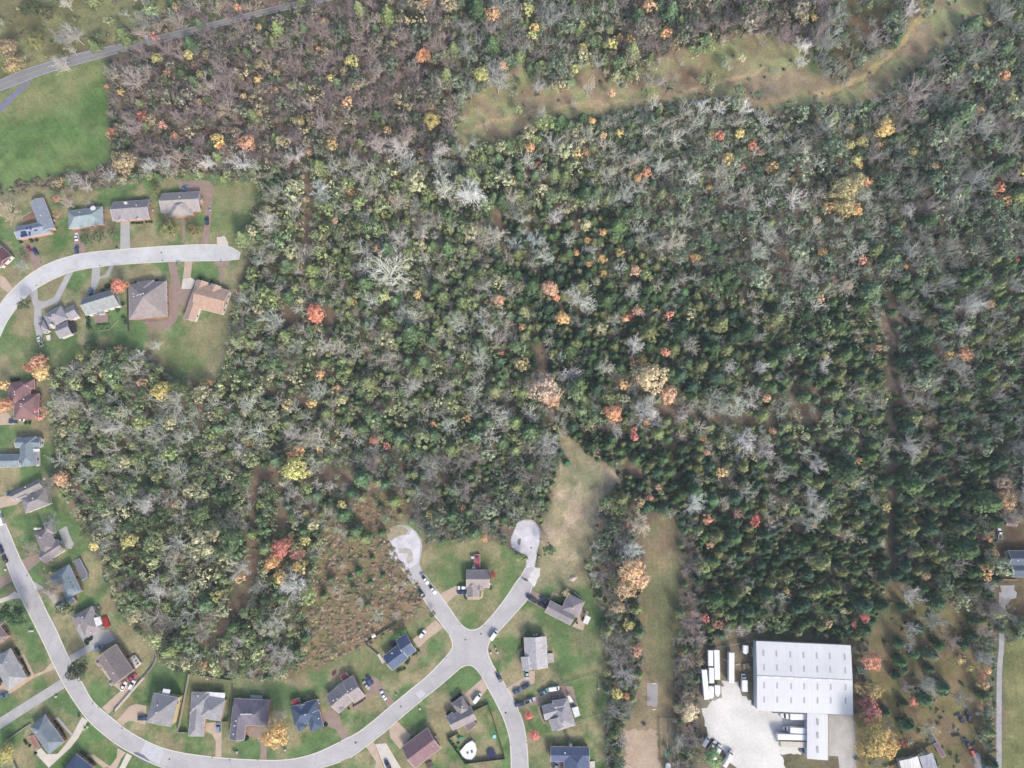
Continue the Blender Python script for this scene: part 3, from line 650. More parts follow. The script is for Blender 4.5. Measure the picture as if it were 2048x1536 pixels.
def merge(parts):
    V, T, Cc, M, k = [], [], [], [], 0
    for v, t, c, m in parts:
        V.append(v); T.append(t + k); Cc.append(c); M.append(np.full(len(t), m)); k += len(v)
    return np.concatenate(V), np.concatenate(T), np.concatenate(Cc), np.concatenate(M)
def prisms(segs, sides=3):
    """segs: (p0, p1, r0, r1, shade rgb)"""
    if not segs: return np.zeros((0, 3)), np.zeros((0, 3), int), np.zeros((0, 3))
    A = np.array([s[0] for s in segs]); B = np.array([s[1] for s in segs])
    r0 = np.array([s[2] for s in segs])[:, None]; r1 = np.array([s[3] for s in segs])[:, None]
    c = np.array([s[4] for s in segs])
    d = norm(B - A); q = np.where(np.abs(d[:, 2:3]) < .9, np.array([[0, 0, 1.]]), np.array([[1., 0, 0]]))
    u = norm(np.cross(d, q)); w = np.cross(d, u)
    ring = []
    for P0, r in ((A, r0), (B, r1)):
        for k in range(sides):
            a = 2 * math.pi * k / sides
            ring.append(P0 + u * r * math.cos(a) + w * r * math.sin(a))
    v = np.stack(ring, 1).reshape(-1, 3)
    n = len(segs); i = np.arange(n)[:, None] * 2 * sides
    T = []
    for k in range(sides):
        j = (k + 1) % sides
        T.append(i + np.array([[k, j, sides + j]])); T.append(i + np.array([[k, sides + j, sides + k]]))
    return v, np.concatenate(T, 0), np.repeat(c, 2 * sides, 0)
def twigs(A, B, r, c):
    d = norm(B - A); q = np.where(np.abs(d[:, 2:3]) < .9, np.array([[0, 0, 1.]]), np.array([[1., 0, 0]]))
    u = norm(np.cross(d, q)); w = np.cross(d, u)
    v = np.stack([A + u * r, A - u * r * .5 + w * r * .87, A - u * r * .5 - w * r * .87, B], 1).reshape(-1, 3)
    i = np.arange(len(A))[:, None] * 4
    T = np.concatenate([i + np.array([[0, 1, 3]]), i + np.array([[1, 2, 3]]), i + np.array([[2, 0, 3]])], 0)
    return v, T, np.repeat(c, 4, 0)
TRUNKC = np.array([.20, .17, .14])

def cedar(seed, r=2.5, h=8.0, n=400, leaf=.58):
    rng = np.random.default_rng(seed)
    u = rng.uniform(0.0, 1, n) ** 1.15; u = np.clip(u, 0, .97)       # more leaves low, where it is wide
    az = rng.uniform(0, 2 * math.pi, n)
    lob = 1 + .10 * np.sin(az * 5 + seed) + .1 * np.sin(az * 9 + 2 * seed) + .1 * np.sin(az * 3 + u * 9)
    rad = r * (1 - u * u) ** .8 * (1 - .25 * u) * lob * rng.uniform(.72, 1.04, n)
    z = 1.2 + (h - 1.4) * u + rng.normal(0, .25, n)
    Pc = np.stack([rad * np.cos(az), rad * np.sin(az), z], 1)
    N = norm(np.stack([np.cos(az), np.sin(az), .55 + u], 1) + rng.normal(0, .42, (n, 3)))
    p = [(*leaves(Pc, N, leaf, rng, .24, .08), 0)]
    # inner foliage mass
    m = 60; u2 = rng.uniform(0, .85, m); a2 = rng.uniform(0, 2 * math.pi, m); r2 = r * (1 - u2) ** .7 * .55
    P2 = np.stack([r2 * np.cos(a2), r2 * np.sin(a2), 1.5 + (h - 2) * u2], 1)
    N2 = norm(np.stack([np.cos(a2) * .5, np.sin(a2) * .5, np.ones(m)], 1))
    p.append((*leaves(P2, N2, leaf * 2.4, rng, .15, .05), 0))
    p.append((*prisms([((0, 0, 0), (0, 0, h * .8), .16, .04, TRUNKC)]), 1))
    return merge(p)
def crown_geo(seed, r, hc, flat, nclump, nleaf, leaf, open_=0.0):
    rng = np.random.default_rng(seed)
    p = []
    az = rng.uniform(0, 2 * math.pi, nclump); el = np.arcsin(rng.uniform(-.25, 1, nclump))
    rr = rng.uniform(.45, 1, nclump) ** .5
    lob = 1 + .15 * np.sin(az * 3 + seed) + .12 * np.sin(az * 5 + seed * 2.3)
    cx, cy, cz = r * rr * np.cos(el) * np.cos(az) * lob * .86, r * rr * np.cos(el) * np.sin(az) * lob * .86, hc + flat * r * rr * np.sin(el)
    Cc = np.stack([cx, cy, cz], 1); out = norm(Cc - np.array([0, 0, hc - r * .3]))
    k = nclump * nleaf; ci = np.repeat(np.arange(nclump), nleaf)
    rc = r * rng.uniform(.16, .30, nclump)
    d = norm(rng.normal(size=(k, 3)) + out[ci] * .9)
    Pc = Cc[ci] + d * rc[ci][:, None] * rng.uniform(.6, 1.05, (k, 1))
    N = norm(d * .8 + out[ci] * .5 + rng.normal(0, .35, (k, 3)))
    v, t, c = leaves(Pc, N, leaf, rng, .24, .10)
    cl = np.exp(rng.normal(0, .16, nclump))[ci]
    p.append((v, t, c * np.repeat(cl, 4)[:, None], 0))
    if not open_:
        m = int(nclump * .7); a2 = rng.uniform(0, 2 * math.pi, m); r2 = r * .62 * np.sqrt(rng.uniform(0, 1, m))
        P2 = np.stack([r2 * np.cos(a2), r2 * np.sin(a2), np.full(m, hc) + rng.uniform(-.3, .3, m) * r * flat], 1)
        p.append((*leaves(P2, norm(np.array([[0, 0, 1.]]) + rng.normal(0, .3, (m, 3))), r * .34, rng, .15, .05), 0))
    return p
def trunk_segs(seed, r, hc, n=6):
    rng = np.random.default_rng(seed + 900)
    S = [((0, 0, 0), (0, 0, hc * .5), r * .055, r * .04, TRUNKC)]
    for i in range(n):
        a = 2 * math.pi * i / n + rng.uniform(-.4, .4)
        b = (math.cos(a) * r * .35, math.sin(a) * r * .35, hc * .85); c = (math.cos(a) * r * .72, math.sin(a) * r * .72, hc + r * .2)
        S += [((0, 0, hc * .45), b, r * .028, r * .018, TRUNKC), (b, c, r * .018, r * .006, TRUNKC)]
    return S
def leafy(seed, r=3.6, h=9, nclump=30, nleaf=13, leaf=.62, open_=0):
    hc = h - r * .75
    p = crown_geo(seed, r, hc, .75, nclump, nleaf, leaf, open_)
    p.append((*prisms(trunk_segs(seed, r, hc)), 1))
    return merge(p)
def bare(seed, r=4.2, h=10.5, limbs=8, sub=5, tw=5, twr=.035, curl=.5, fine=1.0):
    rng = np.random.default_rng(seed)
    S = []; tA, tB = [], []
    c0, c1, c2 = np.array([.88, .89, .84]), np.array([.95, .95, .91]), np.array([.80, .76, .74])
    lean = rng.normal(0, .3, 2)
    fork = np.array([lean[0], lean[1], h * .38])
    S.append((np.zeros(3), fork, r * .045 + .05, r * .036 + .03, c0 * .8))
    def branch(p, d, L, r0, lvl):
        nseg = 4 if lvl == 0 else (3 if lvl == 1 else 2)
        q = p.copy(); dd = d.copy(); step = L / nseg
        for i in range(nseg):
            dd = norm(dd + rng.normal(0, .26 if lvl else .2, 3) * curl * 1.2 + np.array([0, 0, .05]))
            q2 = q + dd * step
            ra, rb = r0 * (1 - i / nseg * .7), r0 * (1 - (i + 1) / nseg * .7)
            S.append((q.copy(), q2.copy(), max(ra, .02), max(rb, .014), (c0, c1, c2)[lvl]))
            nch = (sub if lvl == 0 else tw)
            cnt = max(1, int(round(nch / nseg + rng.uniform(-.4, .5)))) if i or lvl else 1
            for k in range(cnt):
                side = norm(np.cross(dd, rng.normal(size=3)) + np.array([0, 0, .25]))
                cd = norm(dd * rng.uniform(.5, 1.0) + side * rng.uniform(.55, 1.0)); cd[2] = max(cd[2], -.05)
                f = rng.uniform(.2, 1); pp = q + (q2 - q) * f
                if lvl < 2: branch(pp, cd, L * rng.uniform(.36, .55), r0 * .45, lvl + 1)
                else:
                    tA.append(pp); tB.append(pp + cd * L * rng.uniform(.5, .9))
            q = q2
        for k in range(2):
            cd = norm(dd + rng.normal(0, .4, 3)); tA.append(q.copy()); tB.append(q + cd * L * .3)
    for i in range(limbs):
        a = 2 * math.pi * (i + rng.uniform(-.35, .35)) / limbs
        el = rng.uniform(.35, 1.15)
        d = np.array([math.cos(a) * math.cos(el), math.sin(a) * math.cos(el), math.sin(el)])
        L = r * rng.uniform(.8, 1.05) * (1.0 if el < .8 else .85) + (h * .25 if el > .9 else 0)
        branch(fork + np.array([0, 0, rng.uniform(-.1, .15) * h]), d, L, r * .022 + .03, 0)
    p = [(*prisms(S), 0)]
    A, B = np.array(tA), np.array(tB)
    cc = c2 * rng.uniform(.8, 1.15, (len(A), 1))
    p.append((*twigs(A, B, twr, cc), 0))
    return merge(p)
def shrub(seed, r=1.2, n=26, leaf=.75):
    rng = np.random.default_rng(seed)
    d = norm(rng.normal(size=(n, 3)) + np.array([0, 0, .8])); d[:, 2] = np.abs(d[:, 2])
    Pc = d * r * rng.uniform(.4, 1, (n, 1)) * np.array([1, 1, 1.1])
    return merge([(*leaves(Pc, norm(d + rng.normal(0, .3, (n, 3))), leaf, rng, .25, .1), 0)])

KIND = {   # nominal radius, crown reference height, variants
 'cedar': (2.5, 5.0, [cedar(s, 2.5, 6.0 + s % 3 * .7) for s in range(1, 7)]),
 'leafy': (3.6, 6.6, [leafy(s, 3.6, 9) for s in range(20, 26)]),
 'sparse': (3.6, 6.6, [leafy(s, 3.6, 9, 17, 9, .6, 1) for s in range(40, 45)]),
 'broad': (7.5, 10.5, [leafy(s, 7.5, 15, 74, 17, .85) for s in range(60, 64)]),
 'bare': (4.2, 7.5, [bare(s, 4.2, 10.5, 11, 5, 4, .036, .38) for s in range(80, 86)]),
 'wispy': (4.0, 7.0, [bare(s, 4.0, 10.0, 12, 5, 4, .03, .3) for s in range(90, 94)]),
 'barelo': (4.2, 7.5, [bare(s, 4.2, 10.5, 9, 3, 2, .066, .35) for s in range(120, 126)]),
 'bigbare': (8.0, 11.0, [bare(s, 8.0, 15.5, 12, 7, 5, .045, .45) for s in range(100, 103)])}
MESH = {k: [np_mesh(k + '_tree', v, t, c, None, [LEAF, BARK] if k not in ('bare', 'wispy', 'bigbare', 'barelo') else [BARK], m) for v, t, c, m in vs] for k, (_, _, vs) in KIND.items()}
def placed(px, py, kind, r):
    r0, zc, _ = KIND[kind]
    s = r / r0
    q = P(px, py, zc * s)
    return Vector((q.x, q.y, 0)), s
def m_per_px(px, py):
    return (P(px + 1, py, 6) - P(px, py, 6)).length

# ---- words for labels
LM = [('the warehouse', 1600, 1350), ('the playing court', 1305, 1388), ('the lone house', 955, 1165), ('the great golden oak', 1690, 385),
      ('the tan house at the street end', 412, 600), ('the green mown field', 110, 250), ('the double yellow road', 380, 50), ('the green knoll in the clearing', 1540, 130),
      ('the orange maple on the leaf path', 631, 627), ('the yellow tree by the bare gap', 590, 938), ('the maroon roofed house', 45, 800), ('the gravel lane', 1998, 1400),
      ('the pale meadow', 1170, 950), ('the pair of tan oaks', 1200, 770), ('the whitest bare oak', 940, 385), ('the brushy field', 720, 1130), ('the two red and gold maples', 555, 1105),
      ('the salmon maple pair', 1102, 583), ('the yellow house', 325, 1420), ('the orange tree in the track clearing', 848, 112), ('the golden poplar', 1770, 257),
      ('the orange twins in the cedars', 1920, 708), ('the leaf covered gap', 1620, 810), ('the rust oak', 1435, 1240), ('the slate house with the deck', 140, 1165), ('the blue roofed house by the crossroads', 800, 1305),
      ('the pale star shaped bare tree', 1157, 595), ('the white haired bare tree', 1590, 390), ('the crimson maple in the cedars', 1512, 1041), ('the orange maple by the wood edge', 1225, 827),
      ('the long grass strip', 1320, 1200), ('the orange tree by the upper edge path', 2000, 380), ('the meadow loop track', 1020, 220), ('the bright yellow tree by the lawn', 323, 783), ('the small white bungalow', 2030, 1120)]
LMW = [(n, P(x, y, 0)) for n, x, y in LM]
DW = ['ten', 'fifteen', 'twenty', 'thirty', 'forty', 'fifty', 'sixty', 'seventy', 'eighty', 'ninety', 'a hundred', 'over a hundred']
DV = [10, 15, 20, 30, 40, 50, 60, 70, 80, 90, 100, 130]
DIRS = ['east', 'north-east', 'north', 'north-west', 'west', 'south-west', 'south', 'south-east']
USED = {}
def where_words(p):
    c = sorted(LMW, key=lambda l: (l[1].x - p.x) ** 2 + (l[1].y - p.y) ** 2)[:3]
    out = []
    for n, q in c:
        dx, dy = p.x - q.x, p.y - q.y; d = math.hypot(dx, dy)
        k = min(range(len(DV)), key=lambda i: abs(DV[i] - d))
        out.append(f'{DW[k]} metres {DIRS[int(round(math.atan2(dy, dx) / (math.pi / 4))) % 8]} of {n}')
    return out
def tree_label(look, p, extra=('', 'round ', 'ragged ', 'lopsided ', 'slim ', 'full ')):
    for e in extra[:1]:
        for wds in where_words(p):
            l = f'{e}{look} {wds}'
            if l not in USED and len(l.replace('-', ' ').split()) <= 16:
                USED[l] = 1; return l
    wds = where_words(p)
    l = min((f'{look} {q}' for q in wds), key=lambda q: len(q.split()))
    USED[l] = 1
    return l

# ---- trees read one by one off the photograph: (px, py, radius in px, kind, colour, name, look)
ORA, ORR, TANO, YEL, YGO, RED, SAL, RUST, GOLD = (216, 142, 78), (214, 120, 76), (196, 160, 126), (206, 188, 84), (170, 172, 84), (196, 92, 80), (198, 150, 106), (168, 112, 80), (208, 162, 78)
OLV, DGR, MGR, CRM = (122, 124, 68), (56, 82, 54), (88, 114, 66), (206, 194, 142)
SPEC = [
 (848, 112, 16, 'broad', ORA, 'maple_tree', 'bright orange maple'), (631, 627, 20, 'broad', ORR, 'maple_tree', 'vivid orange red maple'), (997, 600, 14, 'broad', SAL, 'maple_tree', 'salmon round maple'),
 (1100, 577, 18, 'broad', SAL, 'maple_tree', 'large salmon orange maple'), (1113, 595, 9, 'leafy', ORA, 'maple_tree', 'small orange maple'), (1125, 636, 15, 'broad', GOLD, 'maple_tree', 'golden orange maple'),
 (1090, 775, 33, 'broad', (172, 146, 122), 'oak_tree', 'huge pinkish tan oak'), (1105, 800, 16, 'broad', SAL, 'oak_tree', 'pink tinged oak beside the huge tan oak'), (1303, 755, 34, 'broad', (180, 160, 112), 'oak_tree', 'huge tan gold oak'), (1338, 788, 20, 'broad', SAL, 'oak_tree', 'pinkish tan oak'),
 (1225, 827, 20, 'broad', ORA, 'maple_tree', 'broad orange maple'), (1248, 769, 12, 'leafy', GOLD, 'maple_tree', 'gold maple'),
 (1690, 375, 30, 'broad', (150, 140, 86), 'oak_tree', 'great olive gold oak'), (1712, 362, 20, 'broad', (156, 144, 88), 'oak_tree', 'olive gold oak'), (1672, 388, 20, 'broad', (144, 136, 82), 'oak_tree', 'olive oak'), (1690, 412, 24, 'broad', (154, 138, 80), 'oak_tree', 'lower golden oak'), (1655, 415, 14, 'leafy', (170, 136, 76), 'oak_tree', 'small tan gold oak'),
 (1736, 362, 11, 'leafy', ORA, 'maple_tree', 'orange maple hugging the golden oak'), (1711, 420, 14, 'leafy', (214, 160, 72), 'maple_tree', 'gold orange maple'),
 (1770, 257, 20, 'broad', (198, 168, 74), 'poplar_tree', 'big golden yellow poplar'), (1722, 285, 13, 'leafy', (180, 168, 84), 'poplar_tree', 'yellow poplar'), (1713, 318, 12, 'leafy', YGO, 'poplar_tree', 'olive yellow poplar'), (1718, 330, 8, 'leafy', GOLD, 'poplar_tree', 'small golden poplar'),
 (1437, 272, 12, 'leafy', (192, 110, 86), 'maple_tree', 'brick red maple'), (1457, 317, 14, 'leafy', (188, 162, 68), 'poplar_tree', 'golden round poplar'), (1506, 291, 11, 'leafy', ORR, 'maple_tree', 'orange red maple'), (1480, 267, 12, 'leafy', YEL, 'poplar_tree', 'wide lemon yellow poplar'), (1548, 330, 10, 'leafy', GOLD, 'poplar_tree', 'small gold poplar'),
 (1487, 335, 6, 'leafy', RED, 'maple_tree', 'tiny red maple'), (1677, 322, 7, 'leafy', RED, 'maple_tree', 'tiny scarlet maple'), (1870, 332, 10, 'leafy', ORA, 'maple_tree', 'orange maple'), (1823, 307, 10, 'leafy', (180, 158, 76), 'poplar_tree', 'dull yellow poplar'), (1760, 290, 8, 'leafy', ORA, 'maple_tree', 'slim orange maple'),
 (1960, 223, 11, 'leafy', GOLD, 'poplar_tree', 'golden poplar'), (2010, 150, 12, 'leafy', (216, 146, 80), 'maple_tree', 'orange gold maple'), (2001, 374, 12, 'leafy', (196, 124, 70), 'maple_tree', 'upper rust orange maple'), (2010, 402, 13, 'leafy', (190, 142, 70), 'maple_tree', 'lower amber maple'), (1995, 395, 9, 'leafy', RUST, 'maple_tree', 'rust maple'),
 (2032, 520, 7, 'leafy', ORR, 'maple_tree', 'small red orange maple'), (1724, 521, 10, 'leafy', (218, 140, 104), 'maple_tree', 'salmon orange maple'), (1645, 505, 11, 'leafy', (196, 150, 60), 'poplar_tree', 'amber poplar'), (1667, 557, 7, 'leafy', SAL, 'maple_tree', 'small salmon maple'),
 (1934, 708, 17, 'broad', (206, 142, 84), 'maple_tree', 'orange maple in the cedars'), (1898, 711, 12, 'leafy', (196, 164, 68), 'poplar_tree', 'yellow poplar beside the orange maple in the cedars'), (1980, 608, 11, 'leafy', (170, 128, 70), 'maple_tree', 'amber maple'), (1757, 696, 8, 'leafy', (182, 136, 90), 'maple_tree', 'dull orange maple'), (1533, 797, 10, 'leafy', (210, 160, 108), 'maple_tree', 'peach maple'),
 (1274, 622, 12, 'leafy', SAL, 'maple_tree', 'salmon maple'), (1261, 631, 7, 'leafy', (190, 84, 80), 'maple_tree', 'crimson maple'), (1338, 631, 10, 'leafy', (214, 130, 92), 'maple_tree', 'orange maple'), (1330, 705, 11, 'leafy', (216, 138, 84), 'maple_tree', 'orange maple'), (1262, 715, 7, 'leafy', RUST, 'maple_tree', 'small rust maple'), (1266, 728, 8, 'leafy', GOLD, 'maple_tree', 'small amber maple'), (1285, 722, 12, 'leafy', (176, 150, 74), 'oak_tree', 'mustard oak'),
 (1293, 345, 12, 'leafy', (206, 134, 84), 'maple_tree', 'orange maple'), (1275, 358, 9, 'leafy', (216, 152, 72), 'maple_tree', 'amber maple'), (1086, 380, 12, 'leafy', CRM, 'oak_tree', 'pale tan oak'), (1060, 296, 12, 'leafy', (204, 148, 66), 'maple_tree', 'amber maple'), (1077, 329, 7, 'leafy', (206, 100, 100), 'maple_tree', 'pinkish red maple'), (1184, 243, 8, 'leafy', (222, 178, 72), 'poplar_tree', 'slim bright yellow poplar'),
 (1155, 308, 12, 'leafy', (188, 160, 84), 'oak_tree', 'mustard oak'), (1172, 306, 9, 'leafy', (212, 148, 84), 'maple_tree', 'orange maple'), (1206, 271, 9, 'leafy', GOLD, 'maple_tree', 'amber maple at the wood edge'), (1240, 265, 10, 'leafy', (186, 168, 84), 'poplar_tree', 'yellow poplar'),
 (1206, 465, 9, 'leafy', (208, 160, 60), 'poplar_tree', 'golden poplar'), (1175, 480, 8, 'leafy', (200, 148, 62), 'poplar_tree', 'amber poplar'), (1152, 505, 8, 'leafy', (196, 140, 70), 'maple_tree', 'amber maple'), (1205, 518, 10, 'leafy', (192, 152, 64), 'maple_tree', 'amber maple'), (1240, 505, 11, 'leafy', (160, 140, 66), 'oak_tree', 'mustard oak'), (1270, 542, 13, 'leafy', SAL, 'oak_tree', 'pinkish beige oak'), (1207, 548, 9, 'leafy', (190, 152, 60), 'oak_tree', 'amber oak'), (1178, 528, 7, 'leafy', (206, 152, 84), 'maple_tree', 'peach maple'),
 (965, 146, 18, 'broad', (176, 174, 78), 'poplar_tree', 'bright yellow green poplar'), (1165, 98, 11, 'leafy', (190, 172, 74), 'poplar_tree', 'yellow poplar'), (1222, 86, 16, 'leafy', (176, 168, 74), 'poplar_tree', 'yellow green poplar'), (1240, 75, 9, 'leafy', GOLD, 'poplar_tree', 'golden poplar at the clearing'), (1150, 138, 11, 'leafy', (172, 168, 84), 'poplar_tree', 'olive yellow poplar'), (863, 240, 17, 'broad', (172, 156, 70), 'poplar_tree', 'mustard yellow poplar'),
 (694, 205, 13, 'leafy', (202, 152, 92), 'maple_tree', 'light orange maple'), (492, 284, 18, 'broad', (198, 142, 98), 'maple_tree', 'peach orange maple'), (437, 282, 15, 'leafy', (196, 164, 66), 'maple_tree', 'yellow maple'), (440, 294, 9, 'leafy', ORA, 'maple_tree', 'orange maple under the yellow maple'), (664, 290, 13, 'leafy', (196, 158, 80), 'maple_tree', 'amber maple'), (600, 243, 11, 'leafy', (194, 172, 74), 'poplar_tree', 'yellow poplar'), (588, 240, 8, 'leafy', YGO, 'poplar_tree', 'olive poplar'),
 (663, 156, 11, 'leafy', (186, 166, 80), 'poplar_tree', 'yellow poplar'), (517, 158, 11, 'leafy', (180, 154, 74), 'poplar_tree', 'mustard poplar'), (583, 172, 9, 'leafy', YGO, 'poplar_tree', 'olive yellow poplar'), (652, 45, 9, 'leafy', (190, 168, 82), 'poplar_tree', 'small yellow poplar'), (518, 56, 8, 'leafy', (178, 152, 70), 'poplar_tree', 'small amber poplar'), (775, 260, 10, 'leafy', (206, 160, 84), 'maple_tree', 'slim amber maple'), (1055, 18, 14, 'leafy', YGO, 'poplar_tree', 'yellow green poplar'), (1065, 70, 11, 'leafy', YGO, 'poplar_tree', 'olive yellow poplar'),
 (284, 232, 12, 'leafy', (172, 96, 62), 'maple_tree', 'rust red maple'), (225, 268, 14, 'leafy', (188, 112, 76), 'maple_tree', 'rust orange maple at the field corner'), (325, 250, 10, 'leafy', (196, 136, 104), 'maple_tree', 'salmon maple'), (349, 272, 9, 'leafy', (200, 138, 88), 'maple_tree', 'orange maple'), (249, 325, 24, 'broad', (150, 132, 94), 'oak_tree', 'tan brown oak'), (213, 172, 5, 'leafy', ORA, 'maple_tree', 'tiny orange maple'), (242, 184, 9, 'leafy', (170, 144, 78), 'oak_tree', 'mustard oak'), (312, 115, 12, 'leafy', (168, 160, 74), 'poplar_tree', 'yellow green poplar'), (376, 108, 12, 'leafy', (172, 160, 78), 'poplar_tree', 'mustard green poplar'), (400, 148, 9, 'leafy', (164, 158, 80), 'poplar_tree', 'olive yellow poplar'), (120, 360, 7, 'leafy', GOLD, 'maple_tree', 'small amber maple'),
 (475, 15, 8, 'leafy', ORA, 'maple_tree', 'small orange maple above the road'), (310, 72, 12, 'sparse', (200, 110, 80), 'maple_tree', 'rust maple leaning over the road'), (25, 125, 20, 'broad', (150, 128, 80), 'oak_tree', 'tan brown oak by the road'), (15, 95, 20, 'broad', (140, 118, 86), 'oak_tree', 'brown oak by the road'), (72, 80, 18, 'broad', (112, 112, 58), 'oak_tree', 'olive oak on the lawn'), (60, 15, 20, 'broad', (72, 82, 52), 'oak_tree', 'dark olive oak at the photo corner'), (90, 25, 18, 'broad', (92, 92, 60), 'oak_tree', 'olive brown oak'),
 (590, 938, 27, 'broad', (170, 170, 76), 'maple_tree', 'big yellow green maple'), (583, 912, 12, 'leafy', (214, 146, 74), 'maple_tree', 'amber orange maple'), (606, 935, 9, 'leafy', ORR, 'maple_tree', 'salmon red maple'), (617, 947, 9, 'leafy', YEL, 'maple_tree', 'yellow maple'), (562, 1095, 22, 'broad', (198, 108, 84), 'maple_tree', 'brick red maple'), (546, 1124, 18, 'broad', (208, 150, 72), 'maple_tree', 'golden orange maple'), (594, 1108, 16, 'broad', (196, 132, 104), 'maple_tree', 'salmon brown maple'), (611, 1080, 13, 'leafy', (168, 160, 76), 'maple_tree', 'mustard maple'),
 (684, 1010, 11, 'leafy', (206, 186, 84), 'maple_tree', 'yellow maple'), (612, 1025, 7, 'leafy', YEL, 'maple_tree', 'small yellow maple'), (323, 783, 20, 'broad', (200, 178, 68), 'maple_tree', 'bright yellow maple'), (76, 724, 19, 'broad', (196, 134, 88), 'maple_tree', 'orange maple by the maroon house'), (84, 745, 17, 'broad', (206, 168, 92), 'maple_tree', 'pale gold maple by the maroon house'), (58, 735, 13, 'leafy', (180, 98, 74), 'maple_tree', 'rust maple by the maroon house'),
 (85, 828, 15, 'sparse', (206, 110, 104), 'maple_tree', 'coral red maple beside the maroon house'), (8, 810, 17, 'broad', (192, 130, 74), 'maple_tree', 'rust orange maple at the photo edge'), (8, 770, 11, 'leafy', GOLD, 'maple_tree', 'gold maple at the photo edge'), (124, 957, 17, 'broad', (202, 150, 98), 'maple_tree', 'light orange maple behind the twin gabled house'), (187, 1092, 11, 'leafy', YEL, 'maple_tree', 'yellow maple'), (205, 748, 9, 'leafy', (206, 166, 84), 'maple_tree', 'pale gold maple'), (640, 749, 11, 'leafy', (218, 162, 84), 'maple_tree', 'orange yellow maple'), (624, 807, 12, 'leafy', (198, 164, 82), 'maple_tree', 'mustard yellow maple'), (575, 811, 14, 'leafy', (172, 156, 92), 'oak_tree', 'straw coloured oak'), (933, 837, 10, 'leafy', (192, 158, 76), 'maple_tree', 'mustard maple'), (683, 800, 14, 'leafy', (166, 164, 98), 'oak_tree', 'pale olive oak'),
 (748, 881, 10, 'leafy', (210, 134, 100), 'maple_tree', 'salmon orange maple'), (773, 891, 9, 'leafy', (206, 122, 94), 'maple_tree', 'coral maple'), (775, 628 - 5, 4, 'leafy', RED, 'maple_tree', 'tiny crimson maple'), (926, 1014, 7, 'leafy', ORA, 'maple_tree', 'small orange maple'), (858, 1031, 9, 'leafy', (178, 162, 76), 'maple_tree', 'mustard maple'), (1044, 655, 9, 'leafy', GOLD, 'maple_tree', 'small amber maple'), (1004, 707, 5, 'leafy', ORR, 'maple_tree', 'tiny coral maple'), (1045, 728, 18, 'leafy', (164, 148, 78), 'oak_tree', 'mustard oak'),
 (1415, 1038, 12, 'leafy', (214, 140, 94), 'maple_tree', 'salmon orange maple'), (1511, 1041, 13, 'leafy', (196, 84, 68), 'maple_tree', 'crimson maple'), (1476, 1028, 12, 'wispy', (220, 170, 160), 'bare_tree', 'pinkish bare tree'), (1268, 874, 10, 'leafy', (206, 104, 104), 'maple_tree', 'coral pink maple'), (1269, 861, 9, 'leafy', ORA, 'maple_tree', 'orange maple above the coral maple'), (1443, 945, 12, 'leafy', (216, 172, 90), 'maple_tree', 'golden maple'), (1413, 905, 8, 'leafy', SAL, 'maple_tree', 'small peach maple'), (1406, 877, 7, 'leafy', (190, 132, 70), 'maple_tree', 'amber maple'), (1544, 862, 9, 'leafy', (196, 134, 84), 'maple_tree', 'dull orange maple'), (1317, 975, 7, 'leafy', SAL, 'maple_tree', 'tiny salmon maple'), (1255, 1051, 6, 'leafy', RED, 'maple_tree', 'tiny red maple'), (1300, 995, 8, 'leafy', (190, 124, 100), 'maple_tree', 'rust pink maple'), (1280, 1003, 12, 'leafy', (168, 144, 98), 'oak_tree', 'tan oak'), (1420, 1090, 9, 'leafy', SAL, 'maple_tree', 'peach maple'),
 (1262, 1140, 28, 'broad', (196, 156, 106), 'oak_tree', 'huge tan oak'), (1250, 1175, 24, 'broad', (178, 144, 100), 'oak_tree', 'big brown tan oak'), (1284, 1160, 18, 'broad', (200, 160, 118), 'oak_tree', 'tan oak leaning over the strip'), (1235, 1212, 16, 'broad', (162, 142, 106), 'oak_tree', 'beige oak'), (1257, 1250, 13, 'leafy', (168, 156, 66), 'oak_tree', 'mustard oak'), (1272, 1300, 13, 'leafy', (196, 132, 98), 'maple_tree', 'peach maple'), (1234, 1388, 13, 'leafy', (178, 172, 64), 'maple_tree', 'yellow green maple'), (1253, 1393, 8, 'leafy', ORA, 'maple_tree', 'small orange maple'), (1214, 1346, 9, 'leafy', OLV, 'oak_tree', 'small olive oak'),
 (1742, 1322, 19, 'broad', (210, 134, 94), 'maple_tree', 'bright orange maple'), (1748, 1380, 22, 'broad', (156, 132, 70), 'maple_tree', 'olive gold maple'), (1733, 1405, 17, 'broad', (178, 98, 86), 'maple_tree', 'deep red maple'), (1742, 1428, 22, 'broad', (200, 120, 98), 'maple_tree', 'salmon red maple'), (1750, 1480, 38, 'broad', (168, 144, 62), 'maple_tree', 'huge green gold maple'), (1775, 1490, 24, 'broad', (200, 150, 66), 'maple_tree', 'orange gold maple'), (1712, 1375, 12, 'leafy', (160, 132, 80), 'maple_tree', 'tan maple beside the warehouse'), (1829, 1403, 11, 'leafy', (206, 114, 76), 'maple_tree', 'vivid orange maple'), (1806, 1485, 11, 'leafy', (138, 74, 62), 'maple_tree', 'dark red maple'),
